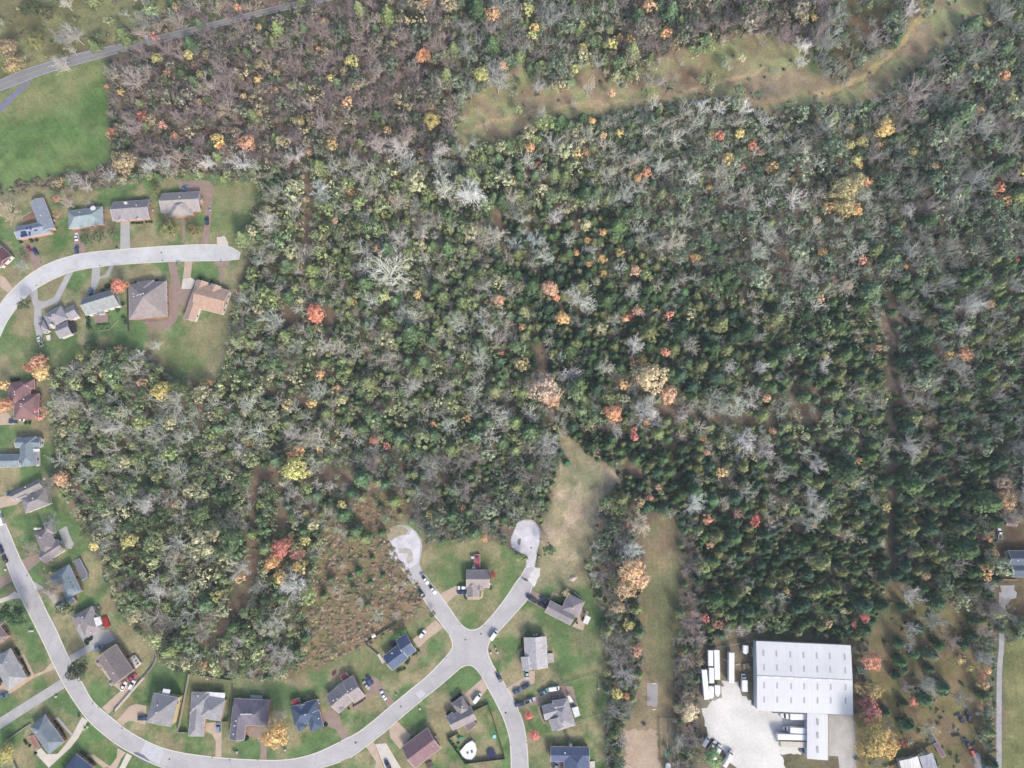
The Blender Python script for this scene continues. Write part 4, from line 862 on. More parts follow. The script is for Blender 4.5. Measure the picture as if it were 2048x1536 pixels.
 (1921, 1318, 11, 'leafy', (176, 146, 78), 'maple_tree', 'tan yellow maple'), (1975, 1340, 9, 'leafy', (212, 150, 76), 'maple_tree', 'small orange maple'), (1962, 1352, 9, 'leafy', (196, 120, 96), 'maple_tree', 'small salmon maple'), (1938, 1335, 9, 'leafy', (150, 140, 70), 'maple_tree', 'olive yellow maple'), (1965, 1368, 13, 'leafy', (160, 130, 84), 'oak_tree', 'tan oak by the lane'), (2013, 1000, 22, 'broad', (180, 138, 88), 'oak_tree', 'tan orange oak'), (1976, 1079, 10, 'sparse', (216, 140, 78), 'maple_tree', 'bright orange maple'), (2005, 965, 16, 'broad', (160, 134, 116), 'oak_tree', 'brown oak'), (1772, 1014, 11, 'leafy', (176, 156, 80), 'maple_tree', 'mustard maple'), (1853, 1152, 10, 'leafy', (182, 146, 92), 'maple_tree', 'tan maple'),
 (1411, 1236, 10, 'leafy', (206, 110, 78), 'maple_tree', 'orange red maple'), (1436, 1249, 12, 'leafy', (168, 116, 82), 'maple_tree', 'rust brown maple'), (1728, 1235, 11, 'leafy', (210, 110, 90), 'maple_tree', 'coral maple'), (1708, 1250, 8, 'leafy', (196, 110, 96), 'maple_tree', 'small coral maple'), (1380, 1425, 20, 'broad', (200, 182, 136), 'oak_tree', 'cream coloured oak by the gravel yard'), (1425, 1515, 20, 'broad', (112, 148, 78), 'oak_tree', 'bright green tree among the parked vans'),
 (238, 570, 17, 'broad', (206, 112, 78), 'maple_tree', 'dense orange maple between two houses'), (337, 457, 21, 'broad', (106, 108, 58), 'yard_tree', 'round olive tree on the front lawn'), (386, 458, 15, 'broad', (110, 102, 56), 'yard_tree', 'smaller round olive tree by the brown walk'), (198, 474, 15, 'leafy', (74, 92, 54), 'yard_tree', 'round green tree beside the white car'), (172, 480, 13, 'leafy', (66, 90, 52), 'yard_tree', 'round dark green tree beside the white car'), (225, 466, 10, 'leafy', (80, 92, 58), 'yard_tree', 'small green tree by the grey driveway'),
 (310, 380, 11, 'leafy', (106, 108, 56), 'yard_tree', 'small olive tree behind the grey house'), (152, 378, 6, 'leafy', DGR, 'yard_tree', 'small dark green tree'), (111, 397, 10, 'leafy', (158, 100, 72), 'maple_tree', 'small rust maple behind the solar roofed house'), (115, 428, 11, 'sparse', (170, 100, 76), 'maple_tree', 'rust maple beside the solar roofed house'), (137, 406, 14, 'wispy', (190, 175, 165), 'bare_tree', 'bare tree behind the solar roofed house'),
 (180, 693, 14, 'broad', (48, 76, 48), 'yard_tree', 'dark evergreen behind the garden house'), (160, 714, 9, 'leafy', (140, 144, 60), 'yard_tree', 'small yellow green tree by the back lawn'), (50, 610, 13, 'leafy', (66, 84, 50), 'yard_tree', 'dark green tree by the forked driveway'), (45, 530, 12, 'bare', (150, 180, 175), 'bare_tree', 'blue grey bare tree on the front lawn'), (45, 515, 8, 'leafy', (132, 96, 72), 'yard_tree', 'small reddish brown tree'),
 (152, 1343, 21, 'broad', (66, 76, 54), 'yard_tree', 'big dark green tree overhanging the street'), (358, 1340, 10, 'leafy', (64, 78, 58), 'yard_tree', 'small dark round tree on the back lawn'), (165, 1330, 10, 'leafy', (70, 80, 56), 'yard_tree', 'lesser dark crown beside the big street tree'), (25, 1228, 25, 'broad', (54, 84, 52), 'yard_tree', 'large dark green tree at the photo edge'), (40, 1243, 14, 'leafy', (70, 96, 56), 'yard_tree', 'green tree beside the large dark one'), (12, 1505, 18, 'broad', (168, 156, 60), 'yard_tree', 'yellow green tree at the photo corner'), (5, 1520, 11, 'leafy', (150, 150, 60), 'yard_tree', 'lesser yellow tree at the photo corner'),
 (125, 1215, 15, 'leafy', (64, 84, 52), 'yard_tree', 'dark green tree below the slate house'), (140, 1218, 12, 'leafy', (74, 96, 58), 'yard_tree', 'green tree below the slate house'), (127, 1096, 9, 'sparse', OLV, 'yard_tree', 'small olive tree between two houses'), (90, 1140, 15, 'sparse', (140, 118, 84), 'yard_tree', 'thin brown tree by the brown driveway'), (104, 1178, 24, 'bigbare', (176, 156, 142), 'bare_tree', 'wide bare tree over the grey driveway'), (63, 1098, 17, 'wispy', (180, 160, 150), 'bare_tree', 'bare tree by the hip roofed house'), (98, 975, 19, 'wispy', (150, 145, 140), 'bare_tree', 'dark bare tree behind the twin gabled house'), (105, 1040, 15, 'wispy', (130, 150, 140), 'bare_tree', 'small bare tree behind the hip roofed house'),
 (551, 1470, 28, 'broad', (198, 156, 74), 'maple_tree', 'golden tree with open crown on the front lawn'), (560, 1434, 14, 'bare', (190, 185, 180), 'bare_tree', 'bare tree behind the golden lawn tree'), (538, 1450, 14, 'bare', (180, 175, 170), 'bare_tree', 'bare tree over the brown driveway'), (1057, 1429, 10, 'leafy', (226, 92, 80), 'maple_tree', 'small scarlet maple near the kerb'), (1068, 1469, 12, 'leafy', (222, 90, 78), 'maple_tree', 'larger scarlet maple near the kerb'), (985, 1149, 9, 'leafy', (150, 34, 52), 'maple_tree', 'dark crimson bush by the lone house'),
 (865, 1228, 7, 'leafy', (46, 66, 42), 'yard_tree', 'small dark bush beside the street'), (793, 1272, 9, 'leafy', (66, 110, 56), 'yard_tree', 'green tree behind the blue roofed house'), (806, 1262, 8, 'leafy', (60, 118, 50), 'yard_tree', 'bright green tree behind the blue roofed house'), (1132, 1186, 9, 'leafy', (172, 150, 100), 'yard_tree', 'small tan tree by the taupe house'), (1127, 1368, 12, 'sparse', (110, 96, 70), 'yard_tree', 'brown shrub among parked vehicles'),
 (1098, 1100, 14, 'leafy', (64, 94, 60), 'yard_tree', 'dark green tree beside the turning circle'), (1035, 1114, 8, 'leafy', (130, 150, 66), 'yard_tree', 'yellow green bush below the turning circle'), (1045, 1116, 8, 'leafy', (120, 140, 60), 'yard_tree', 'green bush below the turning circle'),
]
CED = [(1122, 235, 16, (62, 92, 56)), (1844, 1258, 17, (46, 74, 48)), (1886, 1292, 14, (44, 78, 44)), (1807, 1325, 14, (52, 86, 48)), (1799, 1354, 12, (46, 80, 48)), (1834, 1310, 13, (54, 90, 52)), (1865, 1340, 12, (64, 88, 52)), (1870, 1312, 17, (76, 92, 66)), (1777, 1427, 14, (58, 80, 56)), (1821, 1452, 17, (44, 76, 48)), (1892, 1376, 17, (58, 88, 62)), (1858, 1400, 19, (50, 82, 50)), (1975, 1393, 15, (62, 88, 50)), (1803, 1288, 14, (52, 84, 52)), (1773, 1212, 17, (48, 72, 48)),
       (1886, 1208, 21, (56, 84, 50)), (1812, 1216, 12, (44, 78, 48)), (1955, 1276, 15, (50, 76, 50)), (1935, 1290, 14, (46, 72, 50)), (1955, 1245, 12, (58, 84, 52)), (1900, 1180, 16, (54, 80, 48)), (1850, 1178, 15, (50, 78, 48)), (720, 955, 20, (66, 100, 62)), (700, 985, 12, (54, 90, 54)), (684, 1030, 18, (66, 96, 56)), (770, 968, 13, (70, 104, 66)), (715, 1143, 9, (50, 96, 50)), (740, 1165, 6, (60, 98, 54)), (705, 1175, 6, (58, 92, 56)), (1134, 925, 9, (48, 100, 60)), (1122, 905, 8, (54, 90, 60)), (700, 1155, 6, (60, 96, 54)), (765, 1150, 6, (60, 92, 56)), (660, 860 + 300, 9, (88, 104, 62)),
       (1430, 1000, 15, (72, 112, 68)), (790, 600, 14, (104, 134, 84)), (1430, 490, 12, (58, 92, 54)), (1370, 580, 12, (66, 104, 58)), (1390, 1010, 9, (70, 100, 60)), (1975, 1480, 9, (50, 74, 48)), (1990, 1530, 14, (48, 72, 48)), (1738, 210, 14, (60, 90, 52))]
BIGB = [(940, 385, 36, 'bigbare', (225, 235, 232)), (1157, 595, 29, 'bigbare', (200, 212, 200)), (1590, 390, 22, 'wispy', (215, 215, 215)), (1270, 690, 20, 'bigbare', (220, 225, 215)), (1822, 20, 20, 'bigbare', (210, 205, 205)), (1608, 90, 19, 'bigbare', (235, 232, 228)), (1605, 122, 15, 'bare', (215, 215, 215)), (1490, 218, 20, 'bigbare', (225, 232, 226)), (1440, 212, 17, 'bare', (215, 225, 220)), (1402, 212, 18, 'bare', (205, 212, 208)),
        (1320, 162, 12, 'bare', (200, 195, 190)), (1297, 160, 12, 'bare', (190, 185, 180)), (1076, 174, 13, 'wispy', (190, 185, 190)), (1082, 228, 11, 'wispy', (200, 220, 215)), (1278, 1045, 26, 'bigbare', (215, 205, 180)), (1262, 1103, 21, 'bare', (205, 225, 222)), (800, 300, 24, 'bigbare', (215, 210, 205)), (760, 290, 20, 'bare', (205, 195, 190)), (815, 325, 20, 'bigbare', (220, 225, 220)), (880, 300, 22, 'bigbare', (210, 205, 200)), (590, 310, 22, 'bigbare', (205, 200, 195)), (640, 375, 20, 'bigbare', (205, 222, 216)), (545, 450, 20, 'bigbare', (215, 220, 210)),
        (415, 325, 20, 'bigbare', (215, 218, 214)), (480, 325, 22, 'bigbare', (215, 222, 218)), (300, 330, 20, 'bigbare', (195, 205, 200)), (330, 325, 16, 'bare', (195, 205, 200)), (215, 350, 16, 'bare', (180, 185, 185)), (120, 75, 16, 'bigbare', (170, 170, 175)), (150, 70, 22, 'bigbare', (175, 175, 172)), (125, 130, 17, 'bigbare', (200, 195, 185)), (290, 45, 19, 'bigbare', (150, 155, 150)), (285, 68, 15, 'bare', (190, 175, 165)), (130, 5, 14, 'bare', (205, 205, 195)), (10, 420, 20, 'bigbare', (200, 180, 150)), (150, 360, 15, 'bare', (190, 185, 185)), (170, 370, 14, 'bare', (190, 185, 185)),
        (1070, 480, 19, 'bigbare', (190, 212, 210)), (1030, 490, 17, 'bigbare', (195, 212, 210)), (1110, 435, 17, 'bare', (205, 205, 205)), (800, 480, 22, 'bigbare', (205, 205, 195)), (840, 470, 20, 'bigbare', (205, 200, 190)), (1000, 675, 14, 'wispy', (200, 200, 195)), (902, 718, 10, 'wispy', (205, 205, 205)), (1140, 750, 22, 'bigbare', (205, 205, 210)), (1095, 890, 26, 'bigbare', (175, 178, 180)), (1210, 735, 18, 'bigbare', (205, 210, 190)), (1290, 820, 26, 'bigbare', (205, 212, 205)), (1315, 845, 13, 'bare', (205, 205, 205)), (1230, 860, 16, 'bare', (185, 188, 182)), (1365, 833, 15, 'bare', (200, 200, 200)), (1420, 815, 18, 'bigbare', (190, 195, 180)),
        (1390, 1005, 22, 'bigbare', (205, 222, 215)), (1490, 880, 28, 'bigbare', (210, 212, 215)), (1530, 900, 24, 'bigbare', (205, 200, 200)), (1630, 930, 20, 'bigbare', (205, 208, 212)), (1620, 990, 16, 'bare', (205, 210, 212)), (1650, 730, 17, 'bigbare', (215, 220, 210)), (1520, 735, 15, 'bigbare', (215, 222, 215)), (1460, 735, 14, 'bare', (210, 215, 205)), (1940, 610, 24, 'bigbare', (190, 200, 195)), (1925, 660, 16, 'bare', (190, 195, 195)), (1820, 895, 24, 'bigbare', (178, 185, 180)), (1930, 740, 16, 'bare', (180, 182, 180)), (1815, 420, 20, 'bigbare', (180, 185, 180)), (1960, 360, 24, 'wispy', (170, 178, 182)), (1530, 240, 16, 'bare', (190, 205, 195)), (1540, 405, 12, 'bare', (215, 225, 225)),
        (1822, 1190, 20, 'wispy', (205, 205, 200)), (1822, 1255, 14, 'bare', (185, 190, 190)), (1815, 1290, 14, 'bare', (165, 168, 165)), (1852, 1368, 20, 'bigbare', (165, 175, 170)), (1857, 1460, 19, 'wispy', (185, 185, 170)), (1812, 1375, 15, 'bare', (160, 150, 155)), (1960, 1312, 15, 'bigbare', (160, 168, 172)), (1975, 1318, 14, 'bare', (165, 172, 172)), (1920, 1395, 18, 'wispy', (150, 152, 145)), (1775, 1455, 14, 'wispy', (165, 160, 165)), (1980, 1170, 16, 'bigbare', (170, 190, 180)), (1480, 1262, 11, 'wispy', (215, 210, 210)), (1520, 1255, 11, 'wispy', (200, 195, 195)), (1360, 1480, 17, 'bigbare', (185, 185, 180)), (1250, 1350, 20, 'bigbare', (185, 190, 195)), (1235, 1320, 18, 'bigbare', (175, 175, 178)), (1245, 1485, 18, 'wispy', (190, 188, 180)), (1230, 1425, 16, 'bare', (170, 170, 172)),
        (486, 1090 - 190, 17, 'bigbare', (205, 208, 205)), (585, 985, 15, 'wispy', (185, 190, 190)), (660, 972, 11, 'wispy', (215, 215, 210)), (480, 1135, 24, 'wispy', (190, 195, 185)), (590, 1170, 28, 'bigbare', (215, 225, 220)), (585, 865, 17, 'wispy', (205, 205, 205)), (690, 862, 15, 'wispy', (205, 200, 200)), (230, 855, 21, 'bigbare', (205, 212, 200)), (300, 865, 14, 'bare', (210, 215, 205)), (290, 1010, 24, 'bigbare', (208, 212, 204)), (220, 1050, 20, 'bigbare', (190, 195, 190)), (315, 1180, 24, 'bigbare', (205, 210, 202)), (150, 800, 22, 'bigbare', (180, 180, 172)), (545, 1300, 18, 'bigbare', (195, 195, 190)), (475, 1285, 16, 'bare', (195, 192, 195)), (560, 1320, 14, 'bare', (205, 200, 195)), (310, 690, 12, 'bare', (190, 200, 195)), (790, 1232, 9, 'wispy', (200, 195, 190))]

def tcol(c, k=1.0):
    q = [lin(x) / GAIN * k for x in c]
    y = .3 * q[0] + .59 * q[1] + .11 * q[2]; d = .34 if q[0] > 1.7 * q[1] else (.30 if q[0] > q[1] else .30)
    return (*[min(2.0, x * (1 - d) + y * d) for x in q], 1.0)
LEAFK, BAREK, CEDK = 1.95, 1.7, 2.35
GROUPS = {'maple_tree': 'autumn maples', 'oak_tree': 'broad oaks', 'poplar_tree': 'yellow poplars', 'yard_tree': 'trees in the gardens', 'bare_tree': 'leafless trees', 'cedar_tree': 'evergreen cedars', 'woodland_tree': 'half green woodland trees'}
OCC = {}   # occupied cells for spacing: cell -> [(x, y, r)]
SPECIALS = []
def occ_add(x, y, r):
    OCC.setdefault((int(x // 8), int(y // 8)), []).append((x, y, r))
def occ_hit(x, y, r, k):
    cx, cy = int(x // 8), int(y // 8)
    for i in range(cx - 2, cx + 3):
        for j in range(cy - 2, cy + 3):
            for (a, b, q) in OCC.get((i, j), ()):
                if (a - x) ** 2 + (b - y) ** 2 < (k * (r + q)) ** 2: return True
    return False
PARTMESH = {}
def split_parts(kind, vi):
    """crown and trunk of a variant as two meshes"""
    if (kind, vi) in PARTMESH: return PARTMESH[kind, vi]
    v, t, c, m = KIND[kind][2][vi]
    out = []
    for k, mat in ((0, LEAF), (1, BARK)):
        tt = t[m == k]; used = np.unique(tt); mp = np.zeros(len(v), int); mp[used] = np.arange(len(used))
        out.append(np_mesh(('crown', 'trunk')[k], v[used], mp[tt], c[used], mat))
    PARTMESH[kind, vi] = out
    return out
rs = random.Random(5)
for px, py, rp, kind, colr, name, look in SPEC:
    r = rp * m_per_px(px, py)
    loc, s = placed(px, py, kind, r)
    vi = rs.randrange(len(MESH[kind]))
    hi = rs.uniform(.9, 1.15)
    lb = tree_label(look, loc) if len(look.split()) < 6 else look
    sink = 1.0
    if kind in ('bare', 'wispy', 'bigbare'):
        o = link(name, MESH[kind][vi], None, loc); o.color = tcol(colr, BAREK)
    else:
        o = empty(name, loc)
        cm, tm = split_parts(kind, vi)
        a = link('crown', cm, o); a.color = tcol(colr, LEAFK)
        b = link('trunk', tm, o); b.color = (1, 1, 1, 1)
    o.rotation_euler = (0, 0, rs.uniform(0, 6.28)); o.scale = (s, s, s * hi)
    tag(o, lb, 'tree', GROUPS[name])
    occ_add(loc.x, loc.y, r)
ced_n = bare_n = leaf_n = 0
for px, py, rp, colr in CED:
    r = rp * m_per_px(px, py); loc, s = placed(px, py, 'cedar', r)
    o = empty('cedar_tree', loc)
    cm, tm = split_parts('cedar', rs.randrange(6))
    a = link('crown', cm, o); a.color = tcol(colr, CEDK); link('trunk', tm, o)
    o.rotation_euler = (0, 0, rs.uniform(0, 6.28)); o.scale = (s, s, s * .9)
    tag(o, tree_label('separate dark cedar standing', loc), 'tree', 'evergreen cedars')
    occ_add(loc.x, loc.y, r * .9); ced_n += 1
for px, py, rp, kind, colr in BIGB:
    r = rp * m_per_px(px, py); loc, s = placed(px, py, kind, r)
    o = link('bare_tree', MESH[kind][rs.randrange(len(MESH[kind]))], None, loc); o.color = tcol(colr, BAREK)
    o.rotation_euler = (0, 0, rs.uniform(0, 6.28)); o.scale = (s, s, s)
    pale = 'white limbed' if sum(colr) > 620 else ('pale grey' if sum(colr) > 560 else 'grey brown')
    big = 'wide' if rp > 22 else ('medium' if rp > 14 else 'small')
    tag(o, tree_label(f'{big} {pale} bare tree', loc), 'tree', 'leafless trees')
    occ_add(loc.x, loc.y, r * .72); bare_n += 1

# ---- the woods: mix by area (polygon px, bare, cedar, leafy, mean radius m, bare tint, leafy tints)
PUR, PAL, BLU = [(156, 140, 142), (168, 150, 144), (146, 132, 136), (176, 166, 160)], [(184, 194, 176), (202, 208, 194), (172, 176, 160), (182, 198, 182), (190, 186, 170)], [(152, 160, 156), (166, 172, 166), (148, 158, 148), (160, 150, 148)]
LO = [(132, 144, 86), (112, 132, 80), (146, 152, 106), (100, 124, 78), (160, 156, 108), (122, 140, 72), (84, 108, 66)]
LG = [(104, 122, 92), (90, 112, 84), (116, 130, 100), (84, 104, 78)]
LP = [(118, 112, 96), (94, 102, 80), (130, 120, 104), (80, 94, 74), (146, 134, 96)]
CG = [(70, 94, 56), (96, 112, 56), (60, 84, 52), (88, 104, 58), (76, 100, 66), (100, 110, 64)]
CDK = [(54, 80, 46), (48, 70, 46), (66, 90, 48), (90, 98, 52), (50, 76, 56)]
FZ = [
 ([(205, 60), (640, -60), (905, -60), (905, 330), (620, 330), (200, 345)], .60, .07, .33, 3.0, PUR, LP, .95),
 ([(640, -60), (1250, -60), (1100, 170), (900, 240), (640, 100)], .50, .14, .36, 3.1, BLU, LG, .95),
 ([(1250, -60), (1700, -60), (1640, 90), (1440, 70), (1200, 150)], .52, .12, .36, 3.1, PUR, LP, .92),
 ([(1700, 200), (1860, 100), (2110, -60), (2110, 480), (1800, 560), (1760, 400)], .56, .14, .30, 3.0, BLU, LG, 1.0),
 ([(640, 330), (1000, 330), (980, 480), (640, 500)], .42, .10, .48, 2.9, PAL, LO, 1.0),
 ([(480, 340), (640, 300), (640, 760), (450, 760), (480, 540)], .44, .22, .34, 2.9, PAL, LO, .95),
 ([(1000, 290), (1200, 290), (1200, 420), (1000, 420)], .36, .22, .42, 2.8, PAL, LO, 1.0),
 ([(1200, 200), (1780, 200), (1780, 560), (1600, 620), (1450, 540), (1280, 500)], .52, .05, .43, 2.7, PAL, LG, 1.05),
 ([(1000, 420), (1280, 420), (1480, 560), (1780, 600), (1800, 780), (1100, 780), (1060, 640)], .20, .68, .12, 2.35, PAL, LO, 1.1),
 ([(640, 480), (1080, 480), (1080, 900), (640, 900)], .40, .38, .22, 2.6, PAL, LO, 1.05),
 ([(1130, 780), (1780, 780), (1780, 900), (1400, 900), (1250, 850)], .50, .36, .14, 2.6, PAL, LO, 1.0),
 ([(1130, 850), (1400, 850), (1380, 1030), (1200, 1000), (1180, 920)], .06, .88, .06, 2.1, PAL, LO, 1.15),
 ([(1360, 880), (1780, 880), (1780, 1060), (1360, 1060)], .34, .56, .10, 2.4, PAL, LO, 1.1),
 ([(1400, 1060), (1790, 1060), (1790, 1280), (1700, 1290), (1400, 1290)], .08, .86, .06, 2.2, PAL, LO, 1.15),
 ([(1780, 480), (2110, 480), (2110, 700), (1780, 700)], .36, .50, .14, 2.6, BLU, LG, 1.05),
 ([(1780, 700), (2110, 700), (2110, 900), (1780, 900)], .34, .54, .12, 2.5, BLU, LG, 1.05),
 ([(1780, 900), (2000, 900), (1995, 1200), (1780, 1180)], .10, .82, .08, 2.5, BLU, LG, 1.1),
 ([(90, 690), (480, 690), (640, 860), (650, 1340), (200, 1340), (90, 960)], .42, .14, .44, 2.9, PAL, LO, 1.0),
 ([(640, 880), (1120, 880), (1100, 1120), (800, 1120), (640, 1000)], .46, .24, .30, 2.7, BLU, LG, .95),
 ([(1190, 1020), (1300, 1020), (1295, 1600), (1200, 1600)], .52, .14, .34, 2.6, BLU, LG, 1.0),
 ([(1355, 1000), (1410, 1000), (1410, 1600), (1340, 1600)], .62, .10, .28, 2.6, PUR, LP, .95),
 ([(1990, 1200), (2110, 1190), (2110, 1290), (2000, 1290)], .3, .4, .3, 2.6, BLU, LG, .8)]
SPARSE = {'BRUSH': (BRUSH, .05), 'SECLR': (SECLR, .03), 'MEADOW': (MEADOW, .0), 'YARD': (YARD_A, 0.0), 'STRIP': (STRIPF, 0.0), 'FIELD': (FIELD, 0.0), 'NW': (NWLAWN, .03), 'NC': (NCLEAR, .025), 'NC2': (NCLEAR2, .12), 'WY': (WYARD, 0.0), 'EF': (EFIELD, 0.0), 'EH': (EHOUSE, .0)}
LANEP = [(1988, 1250), (2012, 1250), (2012, 1600), (1988, 1600)]
HEDGE = [(1968, 1290), (1990, 1290), (1990, 1600), (1975, 1600)]
ROW = [(70, 358), (200, 350), (215, 330), (430, 335), (520, 350), (520, 372), (430, 356), (330, 358), (210, 380), (90, 380), (-60, 400), (-60, 380)]
def zone_at(px, py):
    for z in FZ:
        if in1(z[0], px, py): return z
    if px < 220 and 330 < py < 480: return FZ[0]
    return FZ[3] if px > 1500 else FZ[17]
hwx = [(x, y - 7) for x, y in hw_n] + [(x, y + 15) for x, y in hw_s[::-1]]
stA_poly = stA_out + stA_in[::-1]
for c_ in OCC.values(): SPECIALS += c_
def k_prev_skip(z, q, r): return q < z[1] and z[5] is not PUR and r.random() < .16
BIGS = {'bare': [], 'cedar': [], 'leafy': []}
rf = random.Random(17)
xa, xb, ya, yb = P(0, 0).x, P(2048, 0).x, P(1024, 1536).y, P(1024, 0).y
for big_pass, tries in ((1, 9000), (0, 64000)):
    for _ in range(tries):
        x, y = rf.uniform(xa - 14, xb + 14), rf.uniform(ya - 14, yb + 16)
        px, py = to_px(x, y, 6.0)
        if not (-50 < px < 2098 and -45 < py < 1590): continue
        dens = 1.0
        for poly, d in SPARSE.values():
            if in1(poly, px, py): dens = d; break
        if in1(ROW, px, py) or in1(HEDGE, px, py): dens = .8
        elif dens and in1(hwx, px, py): dens = 0
        if in1(LANEP, px, py) or in1(street_b, px, py) or in1(stA_poly, px, py): dens = 0
        if dens:
            for g in GAPS:
                if in1(g, px, py): dens = .03; break
        if rf.random() > dens: continue
        z = zone_at(px, py)
        q = rf.random() * 1.12 - .12 if not big_pass else rf.random()
        q = q if q >= 0 else 1 - .001
        if k_prev_skip(z, q, rf): q = rf.uniform(z[1], 1)
        k = 'bare' if q < z[1] else ('cedar' if q < z[1] + z[2] else 'leafy')
        r = z[4] * math.exp(rf.gauss(0, .2))
        if k == 'cedar': r *= .92
        if dens >= .8 and any(in1(street_b, px + dx, py + dy) for dx, dy in ((14, 0), (-14, 0), (0, 14), (0, -14))): continue
        if big_pass: r *= 1.25 * math.exp(abs(rf.gauss(0, .28)))
        else: r *= rf.uniform(.62, 1.0)
        if any((a - x) ** 2 + (b - y) ** 2 < (.85 * max(r, q_) + .35 * min(r, q_)) ** 2 for a, b, q_ in SPECIALS): continue
        if occ_hit(x, y, r, .52 if big_pass else .47): continue
        if px < 1215 and dens == 0: continue
        # keep crowns off lawns and streets
        if dens >= .8:
            e = 0
            for dx, dy in ((9, 0), (-9, 0), (0, 9), (0, -9)):
                for nm in ('YARD', 'FIELD', 'MEADOW', 'STRIP', 'WY'):
                    if in1(SPARSE[nm][0], px + dx * r / 3, py + dy * r / 3): e += 1; break
            if e > (1 if r < 3.6 else 0): continue
        occ_add(x, y, r)
        BIGS[k].append((r, x, y, z, px, py, rf.random()))
def rot_merge(items, kind_of):
    V, T, Cc, M, n0 = [], [], [], [], 0
    for (r, x, y, kd, vi, colr, a, sz) in items:
        v, t, c, m = KIND[kd][2][vi]; s = r / KIND[kd][0]
        ca, sa = math.cos(a) * s, math.sin(a) * s
        w_ = np.empty_like(v); w_[:, 0] = v[:, 0] * ca - v[:, 1] * sa + x; w_[:, 1] = v[:, 0] * sa + v[:, 1] * ca + y; w_[:, 2] = v[:, 2] * s * sz
        V.append(w_.astype(np.float32)); T.append((t + n0).astype(np.int32)); M.append(m.astype(np.int8)); n0 += len(v)
        cc = (c * np.array(colr[:3])).astype(np.float32)
        if (m == 1).any() and (m == 0).any():
            tv = np.unique(t[m == 1]); cc[tv] = c[tv]
        Cc.append(cc)
    print('merged', len(items), n0)
    return np.concatenate(V), np.concatenate(T), np.concatenate(Cc), np.concatenate(M)
WORDS = {'bare': ('bare_tree', 'leafless trees', 'bare_woods'), 'cedar': ('cedar_tree', 'evergreen cedars', 'cedar_woods'), 'leafy': ('woodland_tree', 'half green woodland trees', 'leafy_woods')}
done = {'bare': bare_n + 20, 'cedar': ced_n, 'leafy': 0}
print('TREES', {k: len(v) for k, v in BIGS.items()})
for k, lst in BIGS.items():
    lst.sort(key=lambda q: -q[0])
    rest = []
    for i, (r, x, y, z, px, py, q) in enumerate(lst):
        kd = k
        if k == 'bare':
            kd = 'wispy' if q < .35 else 'bare'
            colr = tcol(rf.choice(z[5]), BAREK * rf.uniform(.85, 1.12))
        elif k == 'cedar':
            colr = tcol(rf.choice(CDK if z[2] > .5 else CG), CEDK * rf.uniform(.85, 1.15))
        else:
            kd = 'sparse' if q < .45 else 'leafy'
            cc = rf.choice(z[6])
            if q > .972: cc = rf.choice([(196, 164, 76), (200, 148, 80), (176, 168, 80), (190, 150, 104)])
            colr = tcol(cc, LEAFK * .95 * rf.uniform(.85, 1.15))
        vi = int(q * 997) % len(KIND[kd][2]); a = q * 6283 % 6.283; sz = .85 + .3 * (q * 131 % 1)
        inframe = 5 < px < 2043 and 5 < py < 1531
        if inframe and done[k] < 300:
            done[k] += 1
            name, grp, _n = WORDS[k]
            o = link(name, MESH[kd][vi], None, (x, y, 0)); o.color = colr
            o.rotation_euler = (0, 0, a); s = r / KIND[kd][0]; o.scale = (s, s, s * sz)
            sm = sum(colr[:3])
            if k == 'bare': look = ('white limbed' if sm > .95 else 'pale grey' if sm > .65 else 'dusky purple grey') + ' bare tree'
            elif k == 'cedar': look = ('blackish green' if colr[1] < .085 else 'olive green' if colr[0] > .1 else 'deep green') + ' cedar'
            else: look = ('orange tinged' if colr[0] > colr[1] * 1.5 else 'straw coloured' if colr[0] > colr[1] else 'olive' if colr[2] < colr[1] * .5 else 'grey green') + (' thin leaved' if kd == 'sparse' else ' full leaved') + ' tree'
            tag(o, tree_label(look, Vector((x, y, 0))), 'tree', grp)
        else:
            if k == 'bare': kd = 'barelo'; vi = int(q * 997) % 6
            rest.append((r, x, y, kd, vi, colr, a, sz))
    if rest:
        v, t, c, m = rot_merge(rest, k)
        me = np_mesh(WORDS[k][2], v, t, c, None, [LEAF, BARK] if k != 'bare' else [BARK], m)
        o = link(WORDS[k][2], me); o.color = (1, 1, 1, 1)
        del v, t, c, m
        tag(o, {'bare': 'countless smaller leafless grey trees filling the woods', 'cedar': 'countless smaller dark green cedars filling the woods', 'leafy': 'countless smaller olive and green trees filling the woods'}[k], 'woods', None, 'stuff')
